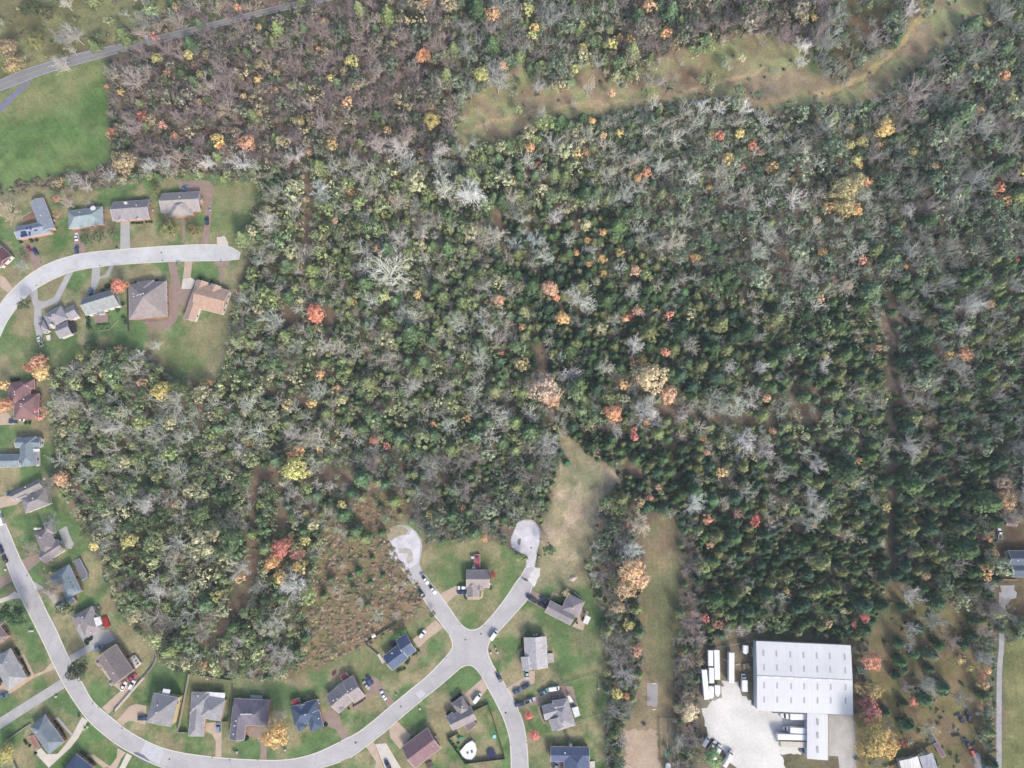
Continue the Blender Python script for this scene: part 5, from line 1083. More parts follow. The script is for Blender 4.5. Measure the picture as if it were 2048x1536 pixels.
# ---- undergrowth
SH = [shrub(s) for s in range(300, 306)]
V, T, Cc, n0 = [], [], [], 0
for q_ in range(76000):
    x, y = rf.uniform(xa - 10, xb + 10), rf.uniform(ya - 10, yb + 12)
    px, py = to_px(x, y)
    if not (-30 < px < 2078 and -30 < py < 1566): continue
    if q_ > 60000:
        x, y = rf.uniform(-112, 10) , rf.uniform(-150, 10); px, py = to_px(x, y)
        if not in1(BRUSH, px, py): continue
    dens = .62; brush = False
    for nm, (poly, d) in SPARSE.items():
        if in1(poly, px, py): dens = d * 1.2; brush = nm == 'BRUSH'; break
    if dens and (in1(highway, px, py) or in1(street_b, px, py) or in1(LANEP, px, py)): dens = 0
    if in1(ROW, px, py) or in1(HEDGE, px, py): dens = .9
    if brush: dens = .5
    if dens == .036: dens = .10
    if dens == .62:
        for g in GAPS:
            if in1(g, px, py): dens = .04; break
    if rf.random() > dens: continue
    z = zone_at(px, py)
    if dens == .62 and rf.random() < z[2] * .7: continue
    r = rf.uniform(.5, 1.5) * (rf.choice((.35, .5, .7, 1.2)) if brush else 1)
    cc = rf.choice([(70, 92, 58), (88, 106, 64), (100, 92, 72), (96, 116, 72), (120, 124, 74), (78, 100, 66)] if z[5] is not PUR else [(96, 84, 78), (80, 86, 66), (112, 92, 86), (100, 96, 70)])
    if brush: cc = rf.choice([(142, 118, 90), (150, 128, 100), (118, 116, 78), (144, 122, 88), (132, 108, 88), (104, 112, 72)])
    col = np.array(tcol(cc, 1.75 if brush else 2.0)[:3])
    v, t, c, m = SH[rf.randrange(6)]; a = rf.uniform(0, 6.28)
    w_ = np.empty_like(v); w_[:, 0] = (v[:, 0] * math.cos(a) - v[:, 1] * math.sin(a)) * r + x; w_[:, 1] = (v[:, 0] * math.sin(a) + v[:, 1] * math.cos(a)) * r + y; w_[:, 2] = v[:, 2] * r * (.4 if brush else 1)
    V.append(w_); T.append(t + n0); Cc.append(c * col); n0 += len(v)
me = np_mesh('undergrowth', np.concatenate(V), np.concatenate(T), np.concatenate(Cc), LEAF)
o = link('undergrowth', me); o.color = (1, 1, 1, 1)
tag(o, 'low green and brown undergrowth beneath the woods and over the brushy field', 'undergrowth', None, 'stuff')
# ================================================================== HOUSES
M_roof = surf('shingles', (1, 1, 1), .16, .35, .9, 1.4, .12, objcol=True)
M_roofs = surf('streaked_shingles', (1, 1, 1), .16, .35, .9, 1.2, .2, stretch=(1, .12, 1), objcol=True)
M_metalroof = surf('ribbed_metal', alb(220, 220, 222), .09, .05, .5, 1.0, .06, stretch=(2.2, .03, 1))
M_wall = surf('wall_finish', (1, 1, 1), .12, .9, objcol=True)
M_trim = surf('white_trim', alb(226, 224, 218), .08, 1.0)
M_glass = surf('window_glass', (.03, .035, .045), .1, 1.0, .15, spec=.6)
M_deck = surf('deck_boards', (1, 1, 1), .2, .8, .9, 3.0, .15, stretch=(6, .3, 1), objcol=True)
M_conc = M_grey
BRICK, SALM, WHT, YELW, PALW, BLUW = (176, 128, 112), (196, 152, 134), (222, 220, 214), (214, 194, 150), (206, 204, 200), (190, 204, 208)
GROUND_N = [0]
def rect_at(A, B, Cc, h):
    a, b, c = P(*A, h), P(*B, h), P(*Cc, h)
    u = (b - a); u.z = 0; L = u.length; u.normalize()
    n = Vector((-u.y, u.x, 0))
    wv = (c - b).dot(n)
    if wv < 0: n = -n; wv = -wv
    ctr = a + u * L / 2 + n * wv / 2
    # follow the mean of the two opposite corners so that skewed readings stay centred
    ctr = (ctr + (a + c) / 2) / 2
    return ctr, u, n, L, wv
def wing(roof, walls, trim, A, B, Cc, typ, h, pitch, k, info):
    ctr, u, n, L, W = rect_at(A, B, Cc, h)
    h += .015 * k
    rise = W / 2 * pitch
    def q(s, t, z): return ctr + u * s * L / 2 + n * t * W / 2 + Vector((0, 0, z - ctr.z))
    th = .16
    hipL = W / L if typ[0] == 'h' else 0
    hipR = W / L if typ[-1] == 'h' else 0
    if hipL + hipR > 1.96: hipL = hipR = .97
    r0, r1 = q(-1 + hipL, 0, h + rise + th), q(1 - hipR, 0, h + rise + th)
    e = [q(-1, -1, h + th), q(1, -1, h + th), q(1, 1, h + th), q(-1, 1, h + th)]
    f = [q(-1, -1, h), q(1, -1, h), q(1, 1, h), q(-1, 1, h)]
    roof.face([e[0], e[1], r1, r0]); roof.face([e[2], e[3], r0, r1])
    roof.face([e[1], e[2], r1]); roof.face([e[3], e[0], r0])
    for i in range(4): roof.face([f[i], f[(i + 1) % 4], e[(i + 1) % 4], e[i]])
    roof.face([f[3], f[2], f[1], f[0]])
    o = .42
    sx, sy = (L / 2 - o) / (L / 2), (W / 2 - o) / (W / 2)
    g = [q(-sx, -sy, 0), q(sx, -sy, 0), q(sx, sy, 0), q(-sx, sy, 0)]
    G = [p + Vector((0, 0, h + .02)) for p in g]
    for i in range(4): walls.face([g[i], g[(i + 1) % 4], G[(i + 1) % 4], G[i]])
    for side, hp in ((-1, hipL), (1, hipR)):
        # pale rake or gutter boards
        if not hp:
            for t in (-1, 1):
                trim.bar(q(side * 1.004, t, h + .1), q(side * 1.004, 0, h + rise + .1), .09)
    for t in (-1, 1):
        trim.bar(q(-1, t * 1.006, h + .08), q(1, t * 1.006, h + .08), .09)
    info.append(dict(ctr=ctr, u=u, n=n, L=L, W=W, h=h, sx=sx, sy=sy, rise=rise))
def inside_other(p, info, me):
    for j, w_ in enumerate(info):
        if j == me: continue
        d = p - w_['ctr']
        if abs(d.dot(w_['u'])) < w_['L'] / 2 + .1 and abs(d.dot(w_['n'])) < w_['W'] / 2 + .1: return True
    return False
def roof_z(p, info):
    best = 0
    for w_ in info:
        d = p - w_['ctr']; a, b = abs(d.dot(w_['u'])), abs(d.dot(w_['n']))
        if a < w_['L'] / 2 and b < w_['W'] / 2:
            best = max(best, w_['h'] + .16 + w_['rise'] * min(1 - b / (w_['W'] / 2), (w_['L'] / 2 - a) / (w_['W'] / 2) if w_['L'] > w_['W'] else 1))
    return best
def rc(c, k=1.0): return (*[min(.85, lin(x) / GAIN * k) for x in c], 1)
def house(o, label, rcol, wcol, wings, h=3.0, pitch=.55, vents=(), name='house', cat='house', streak=False, chim=None, maxwin=4, storeys=1):
    roof, walls, trim, info = MB(), MB(), MB(), []
    for k, wg in enumerate(wings):
        A, B, Cc, typ = wg[:4]
        hh = h + (wg[4] if len(wg) > 4 else 0)
        wing(roof, walls, trim, F(o, *A), F(o, *B), F(o, *Cc), typ, hh, wg[5] if len(wg) > 5 else pitch, k, info)
    base = info[0]['ctr'].copy(); base.z = 0
    root = empty(name, base, 0, label, cat, 'houses along the residential streets' if name == 'house' else None)
    def part(mb, nm, mats, colr=None, par=None):
        mb.v = [(x - base.x, y - base.y, z) for x, y, z in mb.v]
        ob = mb.build(nm, mats, par or root)
        if colr: ob.color = colr
        return ob
    rf_ = part(roof, 'roof', M_roofs if streak else M_roof, rc(rcol)); part(walls, 'wall', M_wall, rc(wcol))
    part(trim, 'gutter', M_trim)
    for vx, vy in vents:
        p = P(*F(o, vx, vy), h + 1.5); z = roof_z(p, info)
        if z:
            m = MB(); m.cyl((p.x, p.y, z - .15), .2, .6, 8); m.cyl((p.x, p.y, z + .45), .34, .1, 8)
            v_ = part(m, 'vent_pipe', M_trim, None, None)
    if chim:
        p = P(*F(o, *chim[:2]), h + 2); z = roof_z(p, info) or 1
        m = MB(); m.box((p.x, p.y, 0 if z < 2 else z - .6), (1.3, .9, (h + 3.2) if z < 2 else 2.0)); m.box((p.x, p.y, (h + 3.2) if z < 2 else z + 1.4), (1.5, 1.1, .15))
        part(m, 'chimney', M_wall, rc(chim[2]))
    # windows on the walls that face the middle of the view
    nwin = 0; door = False
    for j, w_ in enumerate(info):
        for ax, sgn in (('n', 1), ('n', -1), ('u', 1), ('u', -1)):
            nrm = w_[ax] * sgn; tan = w_['u'] if ax == 'n' else w_['n']
            half = w_['W'] / 2 * w_['sy'] if ax == 'n' else w_['L'] / 2 * w_['sx']
            ln = w_['L'] if ax == 'n' else w_['W']
            mid = w_['ctr'] + nrm * half
            if nrm.dot(Vector((-mid.x, -mid.y, 0)).normalized()) < .35: continue
            cnt = max(1, int(ln / 4.2))
            for i in range(cnt):
                s = (i + .5) / cnt - .5
                p = mid + tan * s * ln * .86
                if inside_other(p + nrm * .3, info, j) or nwin >= maxwin: continue
                for lv in range(storeys):
                    dr = (not door and i == cnt // 2 and lv == 0 and j == 0)
                    wd, ht, z0 = (1.0, 2.1, .1) if dr else (1.3, 1.35, .95 + lv * 2.7)
                    a = math.atan2(tan.y, tan.x)
                    fm = MB(); fm.box((p.x, p.y, z0), (wd, .12, ht), a)
                    fr = part(fm, 'door' if dr else 'window', surf('door_paint', alb(120, 70, 60), .1, 1) if dr else M_trim)
                    if not dr:
                        gm = MB(); gm.box((p.x, p.y, z0 + .1), (wd - .22, .17, ht - .2), a)
                        part(gm, 'pane', M_glass, None, fr)
                    else: door = True
                nwin += 1
    return root, info, part
def flat_part(part, o, nm, pts, z0, z1, colr, mat=None):
    """a raised slab (deck, patio, awning) hugging the house, along its outline"""
    q = [P(*F(o, x, y), z1) for x, y in pts]
    ar = sum(a.x * b.y - b.x * a.y for a, b in zip(q, q[1:] + q[:1]))
    if ar < 0: q = q[::-1]
    m = MB(); m.face([(p.x, p.y, z1) for p in q])
    for a, b in zip(q, q[1:] + q[:1]): m.face([(a.x, a.y, z0), (b.x, b.y, z0), (b.x, b.y, z1), (a.x, a.y, z1)])
    return part(m, nm, mat or M_deck, rc(colr))
def rails(part, o, pts, z1, colr=(225, 225, 220)):
    q = [P(*F(o, x, y), z1) for x, y in pts]
    m = MB()
    for a, b in zip(q, q[1:]):
        m.bar((a.x, a.y, z1 + .95), (b.x, b.y, z1 + .95), .06)
        k = max(1, int((b - a).length / 1.5))
        for i in range(k + 1):
            c = a.lerp(b, i / k); m.bar((c.x, c.y, z1), (c.x, c.y, z1 + .95), .05)
    return part(m, 'railing', M_trim)

TAUPE, WARMG, COOLG, SLATE, NAVY, MARO, TANR, LITE, DARKP = (158, 148, 150), (160, 156, 154), (146, 148, 158), (134, 146, 158), (84, 98, 124), (130, 98, 102), (190, 160, 142), (188, 184, 184), (118, 112, 124)
H = house('R2', 'L shaped house with blue grey roof and dark solar panels', (146, 154, 168), SALM, [((350, 225), (440, 465), (335, 505), 'gg'), ((145, 555), (420, 500), (388, 405), 'gh', -.1)], vents=[(335, 370)])
for i, pts in enumerate([[(265, 455), (290, 447), (300, 480), (275, 490)], [(235, 455), (248, 450), (250, 475), (238, 480)], [(205, 465), (220, 458), (226, 470), (210, 478)], [(160, 490), (200, 475), (212, 505), (170, 518)], [(158, 520), (215, 508), (220, 525), (168, 538)], [(228, 495), (240, 490), (244, 520), (232, 526)]]):
    z = max(roof_z(P(*F('R2', *q), 4.2), H[1]) for q in pts) + .12; flat_part(H[2], 'R2', 'solar_panel', pts, z - .3, z, (40, 56, 88), surf('solar_glass', (.02, .035, .09), .1, 2, .25, spec=.6))
flat_part(H[2], 'R2', 'deck', [(180, 385), (265, 340), (275, 370), (195, 415)], 0, .8, (150, 110, 96)); rails(H[2], 'R2', [(195, 415), (180, 385), (265, 340)], .8)
H = house('R2', 'blue grey roofed house with a white dish on its roof', (152, 166, 170), SALM, [((540, 330), (820, 292), (838, 432), 'hh'), ((590, 400), (690, 385), (697, 455), 'gg', -.3)], vents=[(640, 340)])
flat_part(H[2], 'R2', 'deck', [(690, 275), (755, 268), (762, 300), (695, 305)], 0, 1.0, (128, 122, 120)); rails(H[2], 'R2', [(695, 305), (690, 275), (755, 268), (762, 300)], 1.0)
p = P(*F('R2', 738, 303), 5); m = MB(); m.cyl((p.x, p.y, 4.0), 1.3, .35, 16, r2=1.5); m.cyl((p.x, p.y, 3.4), .2, .6, 8); H[2](m, 'dish', M_trim)
H = house('R2', 'dusky roofed house with white chimney and straight grey driveway', (154, 148, 154), SALM, [((905, 258), (1195, 238), (1205, 388), 'gg'), ((925, 320), (932, 405), (1012, 400), 'gg', -.2), ((1070, 350), (1075, 400), (1145, 398), 'gg', -.3)], chim=(1008, 265, (226, 222, 216)), vents=[(1100, 290)])
flat_part(H[2], 'R2', 'deck', [(1040, 228), (1125, 222), (1128, 242), (1042, 248)], 0, 1, (120, 104, 100))
H = house('R2', 'grey house with pale front wing and driveway wrapping its end', (166, 160, 158), SALM, [((1293, 190), (1600, 172), (1612, 325), 'gg'), ((1352, 240), (1355, 375), (1545, 368), 'hh', .15), ((1560, 190), (1615, 230), (1590, 330), 'gg', -.3)], vents=[(1450, 230)])
H = house('R2', 'maroon roofed house cut by the photo edge beside white gable', (118, 80, 88), WHT, [((5, 605), (98, 688), (0, 780), 'gg'), ((-80, 600), (10, 605), (0, 780), 'gg')])
H = house('R2', 'grey house of four hipped blocks by the forked driveway', (156, 152, 158), WHT, [((345, 1165), (490, 1085), (548, 1185), 'hh', .4), ((352, 1200), (305, 1225), (345, 1310), 'hh', -.2), ((525, 1112), (590, 1080), (630, 1172), 'gg', 0), ((445, 1250), (540, 1212), (580, 1310), 'gg', .1)], vents=[(430, 1165), (445, 1160), (410, 1185)], chim=(420, 1245, (226, 224, 220)))
flat_part(H[2], 'R2', 'awning', [(545, 1225), (590, 1215), (618, 1290), (575, 1308)], 2.2, 2.35, (48, 48, 60))
flat_part(H[2], 'R2', 'deck', [(365, 1325), (400, 1315), (402, 1360), (375, 1362)], 0, .6, (220, 216, 210))
H = house('R2', 'garden house with dark upper roof slope and pale green lower slope', (150, 156, 156), WHT, [((660, 1030), (920, 950), (955, 1085), 'gg', .8, .8), ((770, 1105), (775, 1160), (832, 1155), 'gg', -.2)], vents=[(797, 1062), (728, 1105)])
flat_part(H[2], 'R2', 'deck', [(730, 1150), (860, 1140), (870, 1210), (760, 1225)], 0, .5, (156, 134, 130))
H = house('R2', 'large square taupe hip roofed house with brick base', (158, 148, 146), BRICK, [((1032, 912), (1035, 1200), (1338, 1172), 'hh', .2), ((1098, 892), (1105, 1060), (1240, 1050), 'hh', .1)], vents=[(1075, 995), (1080, 1018), (1120, 1015), (1140, 1012), (1160, 1012), (1180, 1008)])
flat_part(H[2], 'R2', 'porch', [(1130, 1165), (1240, 1160), (1250, 1210), (1140, 1215)], 0, .4, (140, 120, 108))
H = house('R2', 'tan roofed L shaped house at the street end', TANR, WHT, [((1575, 878), (1468, 1188), (1560, 1218), 'gg', 0, .42), ((1600, 905), (1838, 965), (1790, 1160), 'gg', .12, .42), ((1690, 910), (1660, 985), (1740, 1010), 'gg', .35, .4)])
H = house('R3', 'maroon roofed house with two hipped blocks among maples', (140, 108, 110), BRICK, [((95, 325), (92, 588), (312, 590), 'hh'), ((150, 460), (142, 714), (395, 702), 'hh', .2), ((200, 318), (205, 420), (358, 410), 'hh', -.1)], vents=[(175, 435), (178, 462), (255, 508), (250, 560), (245, 583), (285, 368)])
flat_part(H[2], 'R3', 'deck', [(375, 590), (400, 590), (402, 705), (372, 710)], 0, 1, (200, 192, 186)); flat_part(H[2], 'R3', 'patio', [(355, 330), (382, 330), (380, 410), (358, 412)], 0, .3, (206, 200, 196))
H = house('R3', 'slate grey house whose low wing reaches the photo edge', (132, 144, 152), WHT, [((205, 898), (212, 1195), (378, 1192), 'hh', .3), ((175, 900), (428, 898), (412, 1000), 'gg', .1, .6), ((-60, 1075), (215, 1068), (215, 1200), 'gg', -.2)], vents=[(75, 1185), (205, 1165), (205, 1185)])
flat_part(H[2], 'R3', 'deck', [(370, 1040), (400, 1035), (405, 1185), (372, 1190)], 0, 1, (214, 212, 212)); flat_part(H[2], 'R3', 'awning', [(342, 1010), (408, 1015), (405, 1042), (342, 1040)], 4.0, 4.1, (228, 228, 228))
H = house('R4', 'twin gabled grey brown house beside a dark bare tree', (150, 144, 144), WHT, [((115, 185), (405, 45), (440, 125), 'gg', .1, .75), ((215, 240), (465, 140), (518, 292), 'hh', .2), ((175, 200), (270, 165), (290, 240), 'gg', -.2)], vents=[(258, 125), (320, 185), (345, 240)], chim=(472, 42, (220, 218, 214)))
flat_part(H[2], 'R4', 'deck', [(490, 215), (505, 215), (525, 290), (508, 300)], 0, .8, (214, 208, 198))
H = house('R4', 'hip roofed taupe house with a patio shelter behind', (152, 142, 144), WHT, [((352, 600), (455, 830), (605, 770), 'hh', .1), ((400, 790), (600, 660), (658, 775), 'gg', -.1), ((440, 500), (520, 470), (575, 590), 'hh', -.2)], vents=[(420, 640)], chim=(378, 550, (222, 220, 216)))
flat_part(H[2], 'R4', 'patio', [(600, 565), (680, 520), (725, 640), (755, 700), (730, 755), (680, 755), (640, 690)], 0, .25, (162, 148, 144), M_conc)
H = house('R4', 'slate blue roofed house with salmon wall and a dark deck', (130, 144, 154), SALM, [((708, 915), (838, 1192), (680, 1262), 'hh', .2), ((505, 1045), (660, 958), (718, 1080), 'hh', 0), ((575, 1300), (745, 1215), (790, 1290), 'gg', -.3)], vents=[(605, 960)])
flat_part(H[2], 'R4', 'deck', [(755, 890), (820, 848), (900, 1000), (902, 1052), (842, 1082)], 0, .9, (124, 122, 132)); rails(H[2], 'R4', [(755, 890), (820, 848), (900, 1000), (902, 1052), (842, 1082)], .9)
for vx, vy in ((632, 1040), (700, 1060), (716, 1100), (738, 1142), (755, 1190)):
    p = P(*F('R4', vx, vy), 5); m = MB(); m.box((p.x, p.y, roof_z(p, H[1]) - .1), (.5, .5, .25), .5); H[2](m, 'skylight', M_glass)
H = house('R5', 'grey brown house with white pergola and red deck', (152, 144, 146), WHT, [((940, -124), (1048, 105), (870, 190), 'hh', .1), ((735, -22), (790, 120), (880, 80), 'hh', -.1)], vents=[(855, -10), (925, 150)])
flat_part(H[2], 'R5', 'deck', [(1040, 0), (1090, -15), (1125, 80), (1075, 110)], 0, 1, (168, 50, 56)); flat_part(H[2], 'R5', 'awning', [(960, 0), (1025, -15), (1050, 60), (985, 90)], 4.4, 4.5, (226, 224, 222))
H = house('R5', 'brown gabled house with brick side and white deck', (134, 124, 124), BRICK, [((1190, 270), (1368, 538), (1172, 684), 'gg', 1.4, .6), ((985, 432), (1095, 362), (1128, 420), 'gg', 1.1, .5), ((1115, 645), (1210, 575), (1240, 625), 'gg', 1.1, .5)], vents=[(1108, 378), (1120, 420), (1140, 410), (1195, 548), (1090, 548)])
flat_part(H[2], 'R5', 'deck', [(1310, 430), (1378, 378), (1445, 460), (1385, 520)], 0, 1.2, (222, 214, 204)); rails(H[2], 'R5', [(1310, 430), (1378, 378), (1445, 460), (1385, 520)], 1.2)
for x, y in ((1378, 405), (1395, 438), (1412, 468)):
    p = P(*F('R5', x, y), 1.2); m = MB(); m.box((p.x, p.y, 1.21), (.9, .5, .45), .6); H[2](m, 'deck_seat', surf('dark_cushion', (.03, .03, .035), .1, 1))
H = house('R5', 'tall yellow sided house with curved tan driveway', (148, 146, 150), YELW, [((1575, 765), (1832, 815), (1748, 1110), 'hh', 2.9, .5), ((1590, 935), (1740, 960), (1720, 1105), 'gg', 3.0, .3)], vents=[(1650, 940), (1655, 870)], storeys=2)
flat_part(H[2], 'R5', 'awning', [(1672, 722), (1745, 735), (1732, 802), (1655, 788)], 5.2, 5.3, (232, 232, 232))
H = house('R6', 'grey L shaped house with white fenced patio behind', (158, 156, 160), SALM, [((225, 757), (190, 1215), (345, 1205), 'hh', 0, .45), ((335, 800), (560, 838), (545, 1060), 'hh', .3, .45), ((235, 757), (400, 780), (390, 1000), 'hh', .15, .45)], vents=[(243, 928), (285, 800)])
flat_part(H[2], 'R6', 'patio_roof', [(358, 755), (565, 768), (560, 840), (410, 832), (348, 792)], 2.9, 3.0, (236, 234, 230))
H = house('R6', 'dark purple grey hipped house with row of roof vents', (122, 116, 130), BRICK, [((655, 822), (1022, 842), (1002, 1108), 'hh', .2, .5), ((645, 900), (610, 1242), (762, 1248), 'hg', 0, .5)], vents=[(742, 975), (762, 973), (785, 972), (805, 971), (825, 972), (845, 972), (665, 1100), (680, 1050), (650, 1190)], streak=True)
flat_part(H[2], 'R6', 'deck', [(828, 790), (942, 798), (938, 862), (826, 858)], 0, 1, (196, 196, 196)); rails(H[2], 'R6', [(826, 858), (828, 790), (942, 798), (938, 862)], 1)
H = house('R6', 'navy roofed house with scarlet shed behind', (80, 94, 120), BRICK, [((1232, 908), (1500, 832), (1560, 1030), 'hh', .2), ((1395, 985), (1440, 1165), (1575, 1112), 'gh', .1), ((1262, 1040), (1318, 1160), (1412, 1135), 'hh', 0), ((1295, 890), (1300, 960), (1395, 950), 'gg', .4)], vents=[(1395, 980), (1520, 1030)])
H = house('R6', 'taupe house of two gabled blocks split by a white ridge', (154, 146, 148), BRICK, [((1600, 797), (1762, 655), (1882, 840), 'gg', 0), ((1765, 658), (1870, 588), (2012, 788), 'gg', .5), ((1660, 880), (1730, 968), (1800, 915), 'gg', .2)], vents=[(1678, 838), (1720, 820), (1830, 740), (1870, 715)])
H = house('R7', 'navy blue roofed house of two stepped blocks near crossroads', (92, 106, 134), SALM, [((335, 395), (500, 270), (610, 402), 'gg', .1), ((465, 228), (570, 160), (695, 325), 'gg', .4)], vents=[(430, 360)])
flat_part(H[2], 'R7', 'deck', [(275, 375), (300, 362), (358, 450), (332, 470)], 0, .4, (208, 196, 192)); flat_part(H[2], 'R7', 'patio', [(405, 250), (455, 225), (470, 275), (425, 300)], 0, .5, (64, 74, 100))
H = house('R7', 'plum roofed house below the curving street', (140, 112, 118), SALM, [((525, 1325), (790, 1125), (942, 1325), 'gg', .1, .5), ((620, 1270), (690, 1220), (720, 1260), 'gg', .2)], vents=[(845, 1308)])
flat_part(H[2], 'R7', 'deck', [(770, 1490), (835, 1462), (850, 1510), (800, 1545)], 0, .6, (100, 84, 84))
H = house('R7', 'taupe cross gabled house with a fenced pool garden', (152, 144, 146), WHT, [((1040, 880), (1145, 800), (1245, 945), 'hh', .1, .6), ((1000, 1010), (1235, 900), (1299, 1036), 'gg', .3, .6), ((985, 1010), (1050, 960), (1105, 1060), 'gg', 0), ], vents=[(1150, 900)])
flat_part(H[2], 'R7', 'deck', [(1175, 1100), (1255, 1050), (1302, 1085), (1215, 1165)], 0, 1, (138, 122, 126)); rails(H[2], 'R7', [(1175, 1100), (1215, 1165), (1302, 1085), (1255, 1050)], 1)
H = house('S1', 'very pale grey gabled house with a small back deck', (192, 188, 190), (150, 60, 72), [((245, 206), (262, 525), (490, 492), 'gg', .2, .45), ((440, 180), (490, 300), (400, 320), 'gg', .1), ((215, 398), (235, 532), (370, 522), 'gg', 0)], vents=[(385, 258), (425, 325), (320, 510)])
flat_part(H[2], 'S1', 'deck', [(490, 362), (545, 360), (552, 448), (492, 460)], 0, .9, (200, 190, 186)); rails(H[2], 'S1', [(490, 362), (545, 360), (552, 448), (492, 460)], .9)
H = house('S1', 'many gabled grey house with awnings and scarlet lawn maples', (164, 160, 166), WHT, [((690, 828), (772, 1098), (590, 1158), 'hh', .2), ((425, 905), (560, 868), (605, 1005), 'gg', 0), ((498, 1040), (535, 1148), (700, 1100), 'gg', .1), ((530, 850), (690, 826), (710, 940), 'hh', .35)], vents=[(565, 912), (575, 918)])
flat_part(H[2], 'S1', 'patio', [(690, 830), (760, 850), (822, 990), (770, 1010)], 0, .3, (190, 184, 180), M_pale); flat_part(H[2], 'S1', 'awning', [(690, 800), (712, 795), (755, 855), (715, 870)], 2.3, 2.4, (232, 232, 232)); flat_part(H[2], 'S1', 'awning', [(735, 925), (800, 905), (818, 1000), (768, 1020)], 2.5, 2.6, (230, 232, 236))
flat_part(H[2], 'S1', 'hot_tub', [(720, 885), (765, 880), (785, 905), (730, 915)], 0, .9, (110, 122, 140))
H = house('S1', 'navy blue roofed house at the lower photo edge', (92, 104, 134), BRICK, [((520, 1316), (912, 1322), (912, 1475), 'gg', .1, .5), ((905, 1330), (918, 1700), (662, 1700), 'hh', .2, .5)], vents=[(665, 1380)], chim=(722, 1290, (110, 120, 130)))
flat_part(H[2], 'S1', 'porch', [(918, 1470), (970, 1465), (975, 1620), (922, 1620)], 0, .5, (220, 214, 208))
H = house('S2', 'taupe house with tan patio and white awning', (150, 142, 146), SALM, [((512, 1130), (770, 1262), (728, 1390), 'gg', 0, .5), ((868, 1142), (792, 1310), (625, 1222), 'hh', .3, .5), ((700, 1062), (650, 1170), (720, 1200), 'hh', .1)], vents=[(745, 1210)])
flat_part(H[2], 'S2', 'patio', [(835, 1212), (908, 1245), (850, 1440), (738, 1395), (790, 1330)], 0, .4, (206, 184, 166), M_tan); flat_part(H[2], 'S2', 'awning', [(880, 1282), (932, 1305), (895, 1380), (850, 1355)], 2.5, 2.6, (236, 234, 230))
for x, y in ((862, 1245), (850, 1310), (845, 1335), (788, 1360)):
    p = P(*F('S2', x, y), .4); m = MB(); m.cyl((p.x, p.y, .4), .55, .7, 10); H[2](m, 'planter', surf('dark_planter', (.04, .035, .05), .1, 1))
H = house('R8', 'lone taupe house on the green wedge between turning circles', (160, 150, 148), WHT, [((1195, 716), (1430, 716), (1430, 898), 'gg', .1, .55), ((1195, 820), (1197, 992), (1322, 990), 'gg', 0, .55), ((1290, 820), (1295, 922), (1372, 920), 'gg', .1)], vents=[(1250, 880)])
flat_part(H[2], 'R8', 'deck', [(1270, 560), (1332, 555), (1332, 712), (1262, 712), (1262, 655), (1275, 650)], 0, 1.1, (178, 92, 104)); rails(H[2], 'R8', [(1270, 705), (1270, 560), (1332, 555), (1332, 705)], 1.1)
for x, y, c in ((1298, 595, (96, 100, 110)), (1258, 590, (226, 226, 226)), (1275, 672, (80, 84, 90)), (1268, 690, (226, 226, 226))):
    p = P(*F('R8', x, y), 1.1); m = MB(); m.box((p.x, p.y, 1.12), (1.6, 1.1, .75)); q = H[2](m, 'deck_seat', M_wall); q.color = rc(c)
H = house('R5', 'pale grey house beside the long tan driveway', (164, 164, 166), SALM, [((110, 312), (282, 620), (78, 725), 'hh', .1, .5), ((-120, 420), (100, 330), (140, 520), 'hh', 0, .5), ((170, 430), (235, 500), (205, 530), 'gg', -.2)], vents=[(80, 450)])
H = house('R5', 'slate hip roofed house with brick trim below side road', (128, 138, 148), BRICK, [((462, 988), (662, 1268), (500, 1390), 'hh', .2, .6), ((395, 1090), (460, 1215), (560, 1170), 'hh', .5)], vents=[(380, 1165)])
flat_part(H[2], 'R5', 'deck', [(300, 1220), (350, 1190), (418, 1310), (365, 1345)], 0, .8, (160, 116, 106)); rails(H[2], 'R5', [(300, 1220), (350, 1190), (418, 1310), (365, 1345)], .8)
H = house('R5', 'blue roofed house cropped by the lower photo edge', (74, 90, 120), BRICK, [((778, 1388), (960, 1530), (850, 1680), 'hh', .2, .5), ((690, 1500), (780, 1570), (700, 1680), 'hh')])
H = house('R5', 'brown roofed house cropped by the photo edge near dark tree', (138, 122, 122), SALM, [((-40, 20), (85, 190), (-30, 270), 'hh'), ((-60, -40), (40, 30), (10, 130), 'gg', -.2)])
H = house('S5', 'white bungalow with dark slate roof at the photo edge', (92, 104, 122), (186, 200, 206), [((1618, 775), (1900, 775), (1900, 930), 'gg', .4, .6), ((1650, 905), (1860, 905), (1860, 1045), 'gg', 0, .5), ((1625, 845), (1680, 845), (1680, 920), 'gg', -.2)], vents=[(1705, 875)])
H = house('S5', 'small brown roofed shed with a white front', (120, 104, 110), WHT, [((1605, 462), (1705, 472), (1695, 525), 'gg')], 2.2, name='shed', cat='shed', maxwin=1)
H = house('F', 'long white building at the right hand photo edge', (226, 228, 232), (140, 90, 110), [((2046, 925), (2046, 985), (2075, 985), 'gg')], 3, .2, name='shed', cat='shed', maxwin=0)
H[0]['label'] = 'long white roofed building cropped by the photo edge'
H = house('S4', 'metal barn with white roof and a grey lean-to', (226, 226, 224), PALW, [((690, 1412), (760, 1640), (575, 1700), 'gg', 0, .15), ((525, 1460), (585, 1650), (680, 1630), 'gg', -.2, .1)], 4, name='barn', cat='barn', maxwin=0, streak=True)
H = house('S4', 'grey ribbed metal barn beside the white roofed one', (172, 174, 184), PALW, [((840, 1380), (930, 1640), (800, 1690), 'gg', 0, .15)], 3.6, name='barn', cat='barn', maxwin=0, streak=True)
